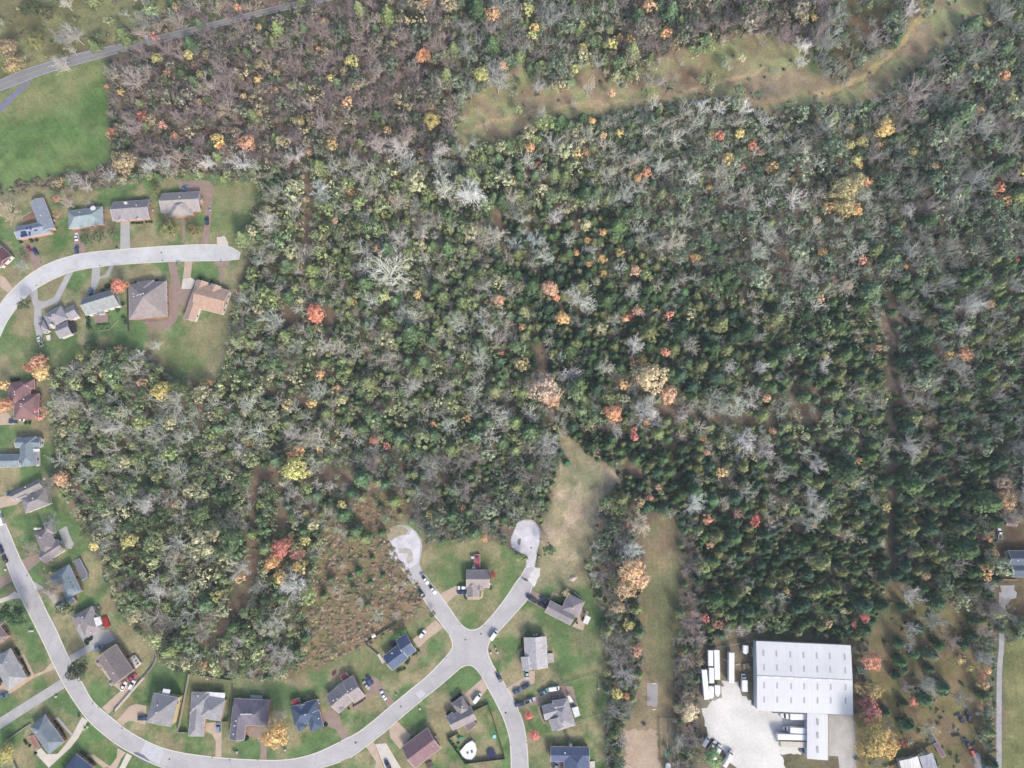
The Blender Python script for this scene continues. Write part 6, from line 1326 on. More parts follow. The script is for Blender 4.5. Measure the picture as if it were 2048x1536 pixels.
H = house('S4', 'long low shed with faded maroon roof', (132, 104, 110), PALW, [((895, 1262), (975, 1400), (945, 1440), 'gg', 0, .2)], 2.2, name='shed', cat='shed', maxwin=0, streak=True)
for o, A, B, Cc, rcl, lb in (('R6', (1240, 848), (1318, 815), (1335, 872), (170, 72, 84), 'scarlet roofed garden shed behind the navy roofed house'), ('R6', (1742, 602), (1800, 555), (1832, 592), (128, 48, 56), 'dark red roofed shed behind the taupe house'),
    ('R7', (215, 178), (250, 155), (265, 185), (226, 220, 214), 'small white shed outside the fence corner'), ('S3', (0, 0), (0, 0), (0, 0), None, None)):
    if not lb: continue
    house(o, lb, rcl, PALW, [(A, B, Cc, 'gg')], 2.1, .35, name='shed', cat='shed', maxwin=0)

# ---- the warehouse
def warehouse():
    base = P(1600, 1350, 0)
    root = empty('warehouse', base, 0, 'large warehouse with pale ribbed metal roof and a loading wing', 'warehouse')
    def part(mb, nm, mats, colr=None, par=None):
        mb.v = [(x - base.x, y - base.y, z) for x, y, z in mb.v]
        ob = mb.build(nm, mats, par or root)
        if colr: ob.color = colr
        return ob
    rm, wm, tm, info = MB(), MB(), MB(), []
    wing(rm, wm, tm, F('S3', 782, 238), F('S3', 1745, 282), F('S3', 1766, 992), 'gg', 6.5, .05, 0, info)
    wing(rm, wm, tm, F('S3', 1303, 975), F('S3', 1302, 1440), F('S3', 1513, 1446), 'gg', 5.6, .05, 1, info)
    rm.v = [(x, y, z + (.0)) for x, y, z in rm.v]
    part(rm, 'roof', M_metalroof); part(wm, 'wall', surf('warehouse_wall', alb(228, 232, 238), .05, .5)); part(tm, 'gutter', M_trim)
    sk = surf('skylight_panel', alb(176, 176, 178), .1, .8, .5)
    tops = [(857, 360), (990, 365), (1133, 375), (1268, 380), (1403, 387), (1538, 392), (1690, 400)]
    rows = [0, 145, 330, 478]
    wi = info[0]
    for i, (x, y) in enumerate(tops):
        for j, dy in enumerate(rows):
            p = P(*F('S3', x + j * 3, y + dy * (1 - .01 * i)), 7.4)
            d = p - wi['ctr']; b = d.dot(wi['n'])
            sl = -1 if b > 0 else 1
            z = wi['h'] + .16 + wi['rise'] * (1 - abs(b) / (wi['W'] / 2)) + .05
            m = MB(); L_, W_ = 2.9, .85
            q = lambda s, t: p + wi['n'] * s * L_ / 2 + wi['u'] * t * W_ / 2
            dz = lambda s: -wi['rise'] / (wi['W'] / 2) * L_ / 2 * s * (1 if b > 0 else -1)
            T = [q(s, t) for s, t in ((-1, -1), (1, -1), (1, 1), (-1, 1))]
            zz = [z + dz(-1), z + dz(1), z + dz(1), z + dz(-1)]
            m.face([(a.x, a.y, c) for a, c in zip(T, zz)][::-1]); m.face([(a.x, a.y, c) for a, c in zip(T, zz)])
            for k in range(4):
                a, c = T[k], T[(k + 1) % 4]; m.face([(a.x, a.y, zz[k] - .2), (c.x, c.y, zz[(k + 1) % 4] - .2), (c.x, c.y, zz[(k + 1) % 4]), (a.x, a.y, zz[k])])
            m.f.pop(0); m.m.pop(0)
            part(m, 'skylight', sk)
    for y in (1065, 1202, 1350):
        p = P(*F('S3', 1410, y), 6); m = MB(); m.box((p.x, p.y, 5.6 + .3), (.85, 2.7, .35)); part(m, 'skylight', sk)
    a, b = wi['ctr'] - wi['u'] * wi['L'] / 2, wi['ctr'] + wi['u'] * wi['L'] / 2
    z = wi['h'] + .16 + wi['rise']
    m = MB(); m.bar((a.x, a.y, z + .03), (b.x, b.y, z + .03), .22); part(m, 'ridge_cap', M_trim)
    rp = surf('ridge_panel', alb(238, 242, 246), .04, 1)
    for x, y in ((868, 603), (998, 608), (1132, 615), (1280, 622), (1412, 630), (1545, 634)):
        p = P(*F('S3', x, y), 8); m = MB(); m.box((p.x, p.y, z - .05), (3.1, .8, .22), math.atan2(wi['u'].y, wi['u'].x)); part(m, 'ridge_vent', rp)
    m = MB(); p = P(*F('S3', 725, 380), 0)
    for dy in (0, 2, 4): m.bar((p.x, p.y + dy, 3), (p.x + 2, p.y + dy, 3), .08)
    m.bar((p.x, p.y, 3), (p.x, p.y + 4, 3), .08); m.bar((p.x, p.y, 0), (p.x, p.y, 3), .1); m.bar((p.x, p.y + 4, 0), (p.x, p.y + 4, 3), .1)
    part(m, 'loading_frame', M_trim)
    for y in (1015, 1090, 1155, 1220, 1295):
        p = P(*F('S3', 1300, y), 2); m = MB(); m.box((p.x, p.y, 1.1), (.25, 2.8, 2.9)); part(m, 'dock_door', surf('dock_rubber', (.06, .08, .10), .1, 1))
    w2 = surf('wall_window', (.03, .04, .05), .1, 1, .2)
warehouse()

# ================================================================== VEHICLES
M_paint = surf('car_paint', (1, 1, 1), .04, 1.0, .28, spec=.5, objcol=True)
M_carglass = surf('car_glass', (.015, .02, .028), .05, 1, .08, spec=.6)
M_tyre = surf('tyre', (.02, .02, .02), .1, 1)
M_bed = surf('truck_bed', (.05, .05, .055), .2, 1)
M_light = surf('lamp_lens', (.6, .5, .45), .1, 1, .2)
def loft(mb, secs, mi=0):
    """secs: (x, half width, z0, z1) -> chamfered body"""
    rings = []
    for x, wd, z0, z1 in secs:
        c = min(.18, (z1 - z0) * .35)
        rings.append([(x, -wd * .94, z0), (x, wd * .94, z0), (x, wd, z0 + c), (x, wd, z1 - c), (x, wd - c * .9, z1), (x, -wd + c * .9, z1), (x, -wd, z1 - c), (x, -wd, z0 + c)])
    for a, b in zip(rings, rings[1:]):
        for i in range(8):
            j = (i + 1) % 8; mb.face([a[i], a[j], b[j], b[i]], mi)
    mb.face(rings[0][::-1], mi); mb.face(rings[-1], mi)
def frustum(mb, x0, x1, wb, X0, X1, wt, z0, z1, mi=0):
    b = [(x0, -wb, z0), (x1, -wb, z0), (x1, wb, z0), (x0, wb, z0)]; t = [(X0, -wt, z1), (X1, -wt, z1), (X1, wt, z1), (X0, wt, z1)]
    for i in range(4):
        j = (i + 1) % 4; mb.face([b[i], b[j], t[j], t[i]], mi)
    mb.face(t, mi)
VM = {}
def vparts(typ):
    if typ in VM: return VM[typ]
    body, glass, bed = MB(), MB(), None
    if typ == 'sedan':
        L, Wd = 4.7, .92
        loft(body, [(-2.35, .72, .35, .72), (-2.2, .86, .28, .92), (-1.3, .92, .25, 1.0), (0, .93, .25, .98), (1.2, .92, .25, .93), (2.1, .86, .27, .80), (2.38, .66, .35, .62)])
        frustum(glass, -1.75, 1.0, .84, -1.05, .25, .64, .95, 1.40); body.box((-.4, 0, 1.39), (1.25, 1.26, .07), 0, 0, .9)
        wx = (1.4, -1.4)
    elif typ == 'suv':
        L, Wd = 4.8, .97
        loft(body, [(-2.4, .84, .4, 1.0), (-2.3, .95, .35, 1.1), (0, .98, .32, 1.12), (1.1, .96, .32, 1.08), (2.1, .90, .35, .98), (2.4, .74, .4, .75)])
        frustum(glass, -2.3, 1.15, .90, -2.0, .4, .74, 1.1, 1.68); body.box((-.8, 0, 1.67), (2.35, 1.46, .08), 0, 0, .94)
        wx = (1.5, -1.45)
    elif typ == 'pickup':
        L, Wd = 5.7, 1.0
        loft(body, [(-2.85, .95, .5, .72), (-2.84, .98, .45, .74), (-.65, .99, .42, .74), (-.64, .99, .42, 1.18), (1.35, .99, .4, 1.15), (2.5, .94, .42, 1.08), (2.85, .78, .48, .85)])
        body.box((-1.75, .93, .74), (2.2, .12, .46)); body.box((-1.75, -.93, .74), (2.2, .12, .46)); body.box((-2.8, 0, .74), (.12, 1.74, .46))
        frustum(glass, -.62, 1.35, .90, -.4, .65, .76, 1.17, 1.78); body.box((.12, 0, 1.77), (1.0, 1.5, .08), 0, 0, .92)
        bed = MB(); bed.box((-1.74, 0, .745), (2.0, 1.72, .03)); wx = (1.85, -1.75)
    elif typ == 'van':
        L, Wd = 5.4, 1.0
        loft(body, [(-2.7, .92, .4, 1.8), (-2.6, .99, .35, 2.02), (1.0, 1.0, .35, 2.05), (1.35, .98, .35, 1.95), (1.9, .96, .35, 1.28), (2.55, .90, .38, 1.05), (2.75, .74, .42, .8)])
        frustum(glass, 1.42, 1.98, .86, 1.2, 1.34, .74, 1.35, 1.99); wx = (1.8, -1.7)
    elif typ == 'longvan':
        L, Wd = 8.4, 1.15
        loft(body, [(-4.2, 1.1, .5, 2.6), (-4.1, 1.16, .45, 2.75), (2.6, 1.16, .45, 2.75), (2.7, 1.1, .45, 2.2), (3.1, 1.02, .45, 1.6), (4.0, .95, .45, 1.2), (4.25, .8, .5, .9)])
        frustum(glass, 2.72, 3.15, .95, 2.55, 2.75, .9, 1.6, 2.3); glass.box((-1.2, .75, 2.76), (4.8, .16, .05)); wx = (3.0, -2.8)
    wr = .36 if typ in ('sedan', 'suv') else .42
    wm = MB(); wm.cyl((0, -.11, 0), wr, .22, 12, axis='y')
    mats = dict(body=body.mesh('body', [M_paint]), window=glass.mesh('window', [M_carglass]), wheel=wm.mesh('wheel', [M_tyre]))
    if bed: mats['bed'] = bed.mesh('bed', [M_bed])
    lm = MB(); lm.box((0, 0, 0), (.12, .34, .14)); mats['headlight'] = lm.mesh('headlight', [M_light])
    VM[typ] = (mats, wx, wr, L, Wd)
    return VM[typ]
def vehicle(o, x, y, hd, typ, colr, label, k=1.0, grp=None):
    """hd: direction of travel in photo degrees (0 = right, 90 = up)"""
    meshes, wx, wr, L, Wd = vparts(typ)
    p = P(*F(o, x, y), .9); p.z = .075
    q = P(*[a + b for a, b in zip(F(o, x, y), (20 * math.cos(R(hd)), -20 * math.sin(R(hd))))], .9)
    a = math.atan2(q.y - p.y, q.x - p.x)
    root = empty({'sedan': 'car', 'suv': 'car', 'pickup': 'pickup_truck', 'van': 'van', 'longvan': 'van'}[typ], p, a, label, {'sedan': 'car', 'suv': 'car', 'pickup': 'pickup truck', 'van': 'van', 'longvan': 'van'}[typ], grp or 'vehicles parked around the houses')
    root.scale = (k, k, k)
    b = link('body', meshes['body'], root); b.color = rc(colr, 1.0)
    link('window', meshes['window'], root)
    if 'bed' in meshes: link('bed', meshes['bed'], root)
    for xx in wx:
        for s in (-1, 1): link('wheel', meshes['wheel'], root, (xx, s * (Wd - .12), wr))
    for s in (-1, 1): link('headlight', meshes['headlight'], root, (L / 2 - .12, s * Wd * .62, .68))
    return root
DB, MBL, LB, WH, SV, BK, RD, TL = (52, 66, 96), (64, 92, 140), (150, 180, 210), (244, 244, 244), (186, 192, 198), (42, 46, 56), (150, 60, 76), (110, 160, 165)
for a in [
 ('R2', 1475, 148, 52, 'sedan', (84, 124, 160), 'blue car parked behind the grey house'), ('R2', 1655, 407, 90, 'suv', (52, 72, 104), 'dark blue car on the reddish brown driveway'), ('R2', 610, 532, 90, 'sedan', WH, 'white car on the driveway of the dish roofed house'), ('R2', 612, 636, 90, 'suv', (64, 92, 124), 'blue car by the kerb below the white one'),
 ('R2', 228, 630, 118, 'sedan', (156, 62, 92), 'crimson car on the driveway of the solar roofed house'), ('R2', 282, 652, 118, 'suv', (46, 60, 104), 'navy car next to the crimson car'), ('R2', 728, 988, 92, 'pickup', (90, 112, 144), 'steel blue pickup on the looped driveway'), ('R2', 320, 1372, 115, 'pickup', (214, 226, 228), 'pale pickup at the end of the forked driveway'),
 ('R3', 205, 712, 172, 'sedan', WH, 'white car against the maroon roofed house'), ('R3', 132, 730, 185, 'suv', (44, 74, 104), 'dark teal car beside the maroon roofed house'), ('R3', 30, 1130, 210, 'suv', WH, 'white car with pink tail at the slate house'),
 ('R4', 10, 462, 108, 'van', WH, 'white van on the street at the photo edge'), ('R4', 4, 758, 115, 'suv', (44, 58, 92), 'dark blue car at the photo edge'), ('R4', 45, 858, 118, 'sedan', BK, 'black car with pale roof parked on the street'), ('R4', 108, 198, 180, 'sedan', (54, 92, 124), 'blue car at the corner of the twin gabled house'),
 ('R5', 1013, 306, 28, 'suv', (110, 132, 168), 'grey blue car beside the grey turning pad'), ('R5', 1264, 700, 62, 'sedan', WH, 'white sedan on the driveway of the white deck house'), ('R5', 1350, 686, 62, 'suv', WH, 'white sport utility car beside the white sedan'), ('R5', 1352, 612, 35, 'sedan', (190, 70, 110), 'magenta car tucked behind the two white cars'), ('R5', 30, 797, 18, 'suv', (84, 110, 144), 'slate blue car on the long tan driveway'), ('R5', 2, 652, 60, 'sedan', BK, 'dark car by the pale grey house'), ('R5', 1458, 1028, 0, 'suv', (44, 70, 100), 'dark blue car nosed up to the yellow house'),
 ('R6', 498, 1118, 90, 'suv', (128, 160, 190), 'pale blue car on the driveway of the grey L shaped house'), ('R6', 2008, 688, 128, 'sedan', SV, 'silver car by the taupe two block house'), ('R6', 2042, 640, 125, 'suv', (56, 86, 136), 'blue car by the taupe two block house'), ('R6', 1682, 572, 52, 'sedan', (176, 70, 76), 'small red vehicle on the back grass'),
 ('R7', 740, 166, 52, 'suv', WH, 'white car on the straight tan driveway'), ('R7', 1473, 176, 55, 'van', WH, 'white van at the kerb of the crossroads'), ('R7', 1524, 608, 118, 'sedan', (54, 72, 104), 'dark blue car driving down the south street'), ('R7', 1813, 570, 90, 'sedan', (190, 206, 216), 'silver car in front of the pale gabled house'), ('R7', 342, 792, 118, 'sedan', WH, 'white sedan near the foot of a brown driveway'),
 ('R7', 1303, 820, 52, 'van', WH, 'white minivan on the wide tan driveway'), ('R7', 385, 1506, 118, 'suv', (60, 74, 100), 'navy car on the pale concrete pad'), ('R7', 1800, 700, 28, 'sedan', (48, 66, 96), 'dark blue car higher on the tan driveway'), ('R7', 1712, 750, 28, 'sedan', (76, 104, 134), 'mid blue car lower on the tan driveway'), ('R7', 1735, 882, 10, 'suv', (56, 76, 100), 'dark slate car nearest the street below the tan driveway'), ('R7', 1845, 845, 22, 'pickup', SV, 'silver pickup on the cluttered driveway'), ('R7', 1985, 758, 32, 'pickup', TL, 'teal pickup on the cluttered driveway'),
 ('S1', 552, 722, 8, 'van', WH, 'white work van behind the teal pickup'), ('S1', 575, 1512, 75, 'suv', (108, 138, 170), 'light blue car in the carport of the navy roofed house'), ('S2', 322, 1114, 145, 'pickup', (50, 66, 90), 'long dark pickup at the kerb of the taupe house'), ('S2', 452, 1126, 145, 'suv', (52, 66, 90), 'dark blue car beside the black one'), ('S2', 428, 1177, 150, 'suv', (36, 42, 54), 'black car closest to the taupe house'),
 ('R8', 768, 812, -55, 'pickup', WH, 'white pickup with empty dark bed'), ('R8', 842, 910, -55, 'pickup', (236, 236, 238), 'white pickup behind the one with a dark bed'), ('R8', 733, 960, -55, 'sedan', (50, 60, 78), 'dark car on the far side of the turning circle street'), ('R8', 1150, 898, 180, 'suv', WH, 'white car beside the lone house'), ('R8', 1145, 945, 180, 'suv', (44, 66, 108), 'navy car beside the lone house'),
 ('S3', 265, 1262, 55, 'van', WH, 'white van at the upper end of the yard row'), ('S3', 333, 1308, 55, 'pickup', (226, 214, 216), 'small pale truck between the yard vans'), ('S3', 368, 1376, 62, 'longvan', WH, 'long white van in the yard row'), ('S3', 488, 1435, 60, 'longvan', (240, 240, 238), 'longest white van alone in the gravel yard'), ('S3', 1276, 1366, 170, 'sedan', (100, 120, 150), 'dusty blue car under the dock wing'),
 ('S4', 1140, 1030, 115, 'sedan', (50, 64, 104), 'dark wrecked car with white panels on the grass'), ('S4', 1222, 1012, 105, 'pickup', (58, 62, 84), 'dark pickup with a red nose on the grass'), ('S4', 1203, 1282, 115, 'sedan', (46, 62, 84), 'dark green car behind the orange one'), ('S4', 1243, 1360, 112, 'suv', (234, 110, 84), 'bright orange car on the grey track'), ('S4', 1390, 1520, 100, 'suv', (60, 130, 190), 'bright blue car at the lower photo edge'),
 ('S5', 1532, 598, 95, 'pickup', (226, 230, 236), 'white pickup beside the small shed'), ('R2', 1676, 302, 100, 'sedan', (200, 206, 220), 'small pale car by the brick gable')]:
    lb = a[6].replace('nearest ', 'closest to ').replace('on the far side of', 'across')
    vehicle(*a[:6], lb, .6 if 'small pale car' in lb or 'small red vehicle' in lb else 1.0)

M_tr = surf('trailer_skin', alb(244, 245, 247), .05, .3, .45, .8, .03)
M_trg = surf('dusty_trailer_skin', alb(214, 206, 190), .15, .4, .6, 1.2, .06)
def trailer(o, A, B, wpx, label, name='semi_trailer', cat='trailer', nose=0, cab=None, mat=None, hgt=2.7, z0=1.2):
    """box trailer from end A to end B (photo points on its roof)"""
    a, b = P(*F(o, *A), z0 + hgt), P(*F(o, *B), z0 + hgt)
    L = (b - a).length; W = wpx * m_per_px(*F(o, *A))
    W = min(max(W, 2.3), 2.7)
    c = (a + b) / 2; ang = math.atan2(b.y - a.y, b.x - a.x)
    root = empty(name, (c.x, c.y, .05), ang, label, cat, 'trailers and trucks around the warehouse')
    m = MB()
    x0, x1, w2 = -L / 2, L / 2, W / 2
    prof = [(x0, -w2), (x1 - nose, -w2)] + ([(x1, -w2 * .3), (x1, w2 * .3)] if nose else []) + [(x1 - nose, w2), (x0, w2)]
    n = len(prof); zt = z0 + hgt
    for i in range(n):
        p, q = prof[i], prof[(i + 1) % n]; m.face([(p[0], p[1], z0), (q[0], q[1], z0), (q[0], q[1], zt - .08), (p[0], p[1], zt - .08)])
        m.face([(p[0], p[1], zt - .08), (q[0], q[1], zt - .08), (q[0] * .99, q[1] * .95, zt), (p[0] * .99, p[1] * .95, zt)])
    m.face([(p[0] * .99, p[1] * .95, zt) for p in prof]); m.face([(p[0], p[1], z0) for p in prof][::-1])
    m.build('box', mat or M_tr, root)
    r = MB()
    for i in range(1, int(L / 1.2)): r.box((x0 + i * 1.2, 0, zt), (.06, W * .93, .03))
    r.build('roof_bow', M_trim, root)
    wmesh = vparts('van')[0]['wheel']
    for xx in ((x0 + 1.2, x0 + 2.3) if L > 8 else (0,)):
        for s in (-1, 1): w_ = link('wheel', wmesh, root, (xx, s * (w2 - .2), .5)); w_.scale = (1.2, 1.4, 1.2)
    g = MB(); g.box((x1 - 2.6 if L > 6 else x1 - .8, 0, .0), (.25, W * .7, z0)); g.build('landing_leg', M_bed, root)
    ch = MB(); ch.box((0, 0, z0 - .3), (L * .96, .9, .28)); ch.build('chassis', M_bed, root)
    if cab:
        cb = MB(); cx = x1 + (1.9 if cab == 'semi' else 1.1)
        if cab == 'semi':
            loft(cb, [(cx - 1.5, 1.15, .6, 2.6), (cx - 1.3, 1.2, .5, 3.0), (cx - .1, 1.2, .5, 2.9), (cx + .2, 1.15, .5, 1.9), (cx + 1.8, 1.0, .5, 1.6), (cx + 2.1, .8, .6, 1.3)])
            gl = MB(); frustum(gl, cx - .05, cx + .55, 1.02, cx - .2, cx + .02, .95, 1.9, 2.85)
        else:
            loft(cb, [(cx - .9, 1.05, .5, 2.1), (cx + .1, 1.1, .5, 2.2), (cx + .5, 1.05, .5, 1.5), (cx + 1.3, .95, .5, 1.2), (cx + 1.5, .75, .6, .95)])
            gl = MB(); frustum(gl, cx + .12, cx + .75, .95, cx, cx + .2, .85, 1.5, 2.17)
        k = cb.build('cab', M_paint, root); k.color = rc(WH); gl.build('window', M_carglass, root)
        for s in (-1, 1): link('wheel', wmesh, root, (cx + .8, s * .95, .45))
T = trailer
T('S3', (315, 492), (315, 332), 10, 'short white trailer at the top of the yard stack'); T('S3', (384, 632), (376, 328), 13, 'long white trailer in the middle of the yard stack')
T('S3', (528, 662), (530, 355), 13, 'long white trailer standing apart from the stack'); T('S3', (276, 835), (248, 530), 12, 'long white trailer tilted along the yard fence')
T('S3', (326, 668), (322, 510), 10, 'short white trailer below the topmost short one'); T('S3', (322, 702), (322, 826), 10, 'rounded white trailer at the foot of the stack', nose=.8)
T('S3', (384, 690), (388, 805), 12, 'small white trailer with pointed nose', 'cargo_trailer', 'trailer', 1.6, None, None, 2.2, .8); T('S3', (675, 282), (672, 370), 12, 'white camper trailer by the warehouse corner', 'camper_trailer', 'camper', .8, None, None, 2.2, .7)
T('S3', (666, 755), (664, 638), 12, 'white box truck parked beside the warehouse wall', 'box_truck', 'truck', 0, 'box', None, 2.4, 1.0); T('S3', (1298, 1015), (1130, 1013), 13, 'white semi truck backed up to the upper dock', 'semi_truck', 'truck', 0, 'semi')
T('S3', (1298, 1158), (1130, 1150), 13, 'white box truck backed up to the dock wing', 'box_truck', 'truck', 0, 'box'); T('S3', (1300, 1225), (1000, 1218), 13, 'longest white trailer backed up to the dock wing'); T('S3', (1298, 1302), (1030, 1292), 13, 'dusty beige trailer backed up to the dock wing', mat=M_trg)
T('F', (1732, 1531), (1732, 1560), 9, 'small white trailer', 'cargo_trailer') if 0 else None
T('S1', (1725, 1590), (1725, 1488), 8, 'white trailer at the lower end of the play strip', 'cargo_trailer', 'trailer', .5, None, None, 1.9, .7)

# ================================================================== FENCES
def fence(o, pts, label, colr, hgt=1.6, wd=.1, solid=True, name='fence'):
    q = [P(*F(o, x, y), 0) for x, y in pts]
    base = q[0].copy(); root = empty(name, base, 0, label, 'fence')
    pm, post = MB(), MB(); post.box((0, 0, 0), (.16, .16, hgt + .15)); spots = []
    for a, b in zip(q, q[1:]):
        d = b - a; L = d.length; ang = math.atan2(d.y, d.x); n = max(1, int(round(L / 2.4)))
        c = (a + b) / 2 - base
        if solid: pm.box((c.x, c.y, .05), (L, wd, hgt), ang)
        else:
            for z in (.3, hgt * .6, hgt): pm.bar((a.x - base.x, a.y - base.y, z), (b.x - base.x, b.y - base.y, z), .035)
        for i in range(n + 1):
            spots.append((a.lerp(b, i / n) - base, ang))
    m = surf('fence_paint', (1, 1, 1), .2, .8, objcol=True)
    p1 = pm.build('panel' if solid else 'rail', m, root); p1.color = rc(colr)
    pmesh = post.mesh('post', [m]); seen = set()
    for p, ang in spots:
        key = (round(p.x, 1), round(p.y, 1))
        if key in seen: continue
        seen.add(key); p2 = link('post', pmesh, root, (p.x, p.y, 0)); p2.rotation_euler = (0, 0, ang); p2.color = rc(colr, .9)
WOOD, GRN_, GRY = (176, 166, 150), (130, 176, 150), (110, 112, 110)
fence('R6', [(205, 568), (150, 860), (90, 1160), (185, 1164)], 'tall weathered board fence beside the grey L shaped house', WOOD, 1.9, .22)
fence('R6', [(205, 568), (420, 600), (640, 632), (645, 720), (600, 1050), (540, 1052)], 'thin dark fence round the back lawn of the grey L shaped house', GRY, 1.4, .08)
fence('R5', [(1565, 275), (1600, 340), (1610, 400), (1570, 490), (1480, 605)], 'curved grey wall running up toward the woods', (140, 136, 130), .9, .6, name='garden_wall')
fence('R5', [(1480, 605), (1180, 950)], 'straight pale wall beside the tan driveway', (200, 192, 180), 1.0, .9, name='garden_wall')
fence('R7', [(1260, 945), (1415, 872), (1500, 1140), (1585, 1432), (1180, 1482), (1000, 1232), (1105, 1170)], 'dark fence enclosing the pool garden', (70, 84, 70), 1.7, .12)
fence('R7', [(480, 50), (330, 145), (160, 260), (290, 370)], 'thin pale fence behind the navy roofed house', (150, 156, 140), 1.3, .08)
fence('S1', [(500, 708), (660, 670), (1000, 560), (1025, 985), (775, 1072)], 'pale green chain link fence round the bright back lawn', GRN_, 1.2, .06, False)
fence('S3', [(740, 235), (275, 312), (200, 380), (175, 800), (165, 1120)], 'pale chain link fence round the trailer yard', (170, 176, 176), 1.8, .05, False)
fence('S3', [(1765, 1000), (1785, 1150), (1800, 1350), (1806, 1600)], 'low fence along the stained concrete yard', (170, 170, 170), 1.6, .05, False)
fence('R5', [(320, 1080), (190, 1170), (75, 1255)], 'low pale fence west of the slate hip roofed house', (180, 176, 170), 1.0, .12)
fence('R5', [(120, 1400), (200, 1560)], 'short grey fence near the yellow tree', (150, 146, 140), 1.2, .1)
fence('S1', [(1790, 1010), (1622, 1012), (1632, 1200), (1640, 1450)], 'dark fence dividing the strip from the play area', GRY, 1.4, .05, False)
fence('S1', [(1738, 1060), (1735, 1180)], 'short pale fence by the play set', (180, 186, 186), 1.4, .05, False)
fence('R2', [(1030, 930), (1034, 1290)], 'dark fence between the garden house and the square taupe house', (90, 84, 80), 1.7, .12)
fence('S4', [(400, 1510), (590, 1400), (870, 1262)], 'old fence slanting past the barns', (120, 120, 110), 1.2, .08)
fence('S4', [(1040, 1210), (1125, 1195), (1165, 1310)], 'small corner fence near the dark green car', (140, 150, 130), 1.2, .08)
fence('S5', [(1555, 1065), (1620, 1072), (1705, 1070)], 'pale rail fence south of the white bungalow', (200, 180, 150), 1.0, .2)
fence('R2', [(765, 1290), (880, 1275), (950, 1200)], 'low pale garden edging by the hedge', (170, 160, 140), .5, .15)
# barrier at the street end
fence('R8', [(1760, 795), (1790, 820), (1822, 828)], 'low dark barrier across the street by the white gravel', (90, 84, 84), .8, .2, name='barrier')
# rock wall in the clearing
rm_ = MB(); rr = random.Random(3)
root = None
ln = FL('S7', [(680, 600), (770, 545), (860, 490), (960, 440), (1100, 400), (1240, 350), (1360, 345), (1480, 370), (1600, 385), (1740, 405)])
pts = [P(x, y) for x, y in ln]
for a, b in zip(pts, pts[1:]):
    n = int((b - a).length / 1.1)
    for i in range(n):
        c = a.lerp(b, (i + rr.random()) / n); s = rr.uniform(.5, 1.2)
        rm_.box((c.x + rr.uniform(-.5, .5), c.y + rr.uniform(-.5, .5), -.05), (s, s * rr.uniform(.6, 1), s * .6), rr.uniform(0, 3), 0, .7)
tag(rm_.build('stone_wall', surf('rubble_stone', alb(196, 182, 156), .2, .8)), 'tumbled pale stone wall along the clearing edge', 'stone wall')

# ================================================================== SMALL THINGS
def small(name, mbf, mat, o, x, y, label, cat, colr=None, rz=0, parts=()):
    p = P(*F(o, x, y), 0); m = MB(); mbf(m)
    if parts:
        root = empty(name, (p.x, p.y, .02), rz, label, cat)
        for nm, fn, mt, cc in parts:
            q = MB(); fn(q); ob = q.build(nm, mt, root)
            if cc: ob.color = rc(cc)
        return root
    ob = m.build(name, mat, None, (p.x, p.y, .02)); ob.rotation_euler = (0, 0, rz)
    if colr: ob.color = rc(colr)
    return tag(ob, label, cat)
NOP = lambda m: None
# half round pool with deck
pc = P(*F('R7', 1225, 1355), 0)
root = empty('swimming_pool', pc, 0, 'half round white covered pool in the fenced garden', 'pool')
pts = [P(*F('R7', x, y), 1.1) - pc for x, y in ((1125, 1365), (1190, 1290), (1250, 1255), (1285, 1290), (1300, 1350), (1285, 1410), (1245, 1452), (1190, 1445), (1150, 1415))]
m = MB(); q = pts[::-1]; m.face([(p.x, p.y, 1.1) for p in q])
for a, b in zip(q, q[1:] + q[:1]): m.face([(a.x, a.y, 0), (b.x, b.y, 0), (b.x, b.y, 1.1), (a.x, a.y, 1.1)])
m.build('cover', surf('pool_cover', alb(244, 244, 242), .06, .6), root)
m = MB()
for a, b in zip(q, q[1:] + q[:1]): m.bar((a.x, a.y, 1.15), (b.x, b.y, 1.15), .12)
m.build('rim', M_grey, root)
m = MB(); m.box((-.9, -.8, 1.1), (.9, .7, .3)); m.build('pump', surf('dark_plastic', (.04, .05, .05), .1, 1), root)
m = MB(); m.box((1.2, -.2, 1.1), (.9, 1.2, .25), .3); m.build('hatch', surf('green_plastic', alb(90, 116, 100), .1, 1), root)
def torus_like(m, r, z, n=16, t=.08):
    for i in range(n):
        a, b = 2 * math.pi * i / n, 2 * math.pi * (i + 1) / n
        m.bar((r * math.cos(a), r * math.sin(a), z), (r * math.cos(b), r * math.sin(b), z), t)
small('trampoline', NOP, None, 'R7', 1447, 1385, 'round dark blue trampoline in the fenced garden', 'trampoline', parts=[
 ('mat', lambda m: m.cyl((0, 0, .85), 1.95, .04, 20), surf('navy_mat', alb(44, 50, 92), .1, 1), None), ('frame', lambda m: torus_like(m, 2.05, .9), surf('navy_pad', alb(62, 70, 110), .1, 1), None),
 *[('leg', lambda m, a=a: m.bar((2 * math.cos(a), 2 * math.sin(a), 0), (2 * math.cos(a), 2 * math.sin(a), .9), .05), M_trim, None) for a in (0, 1.57, 3.14, 4.71)]])
small('paddling_pool', NOP, None, 'R7', 1478, 1213, 'small round turquoise paddling pool', 'paddling pool', parts=[('basin', lambda m: m.cyl((0, 0, 0), .85, .35, 16, r2=.95), surf('turquoise', alb(130, 220, 214), .05, 1), None), ('water', lambda m: m.cyl((0, 0, .3), .75, .08, 16), surf('pool_water', alb(170, 232, 230), .05, 1, .1), None)])
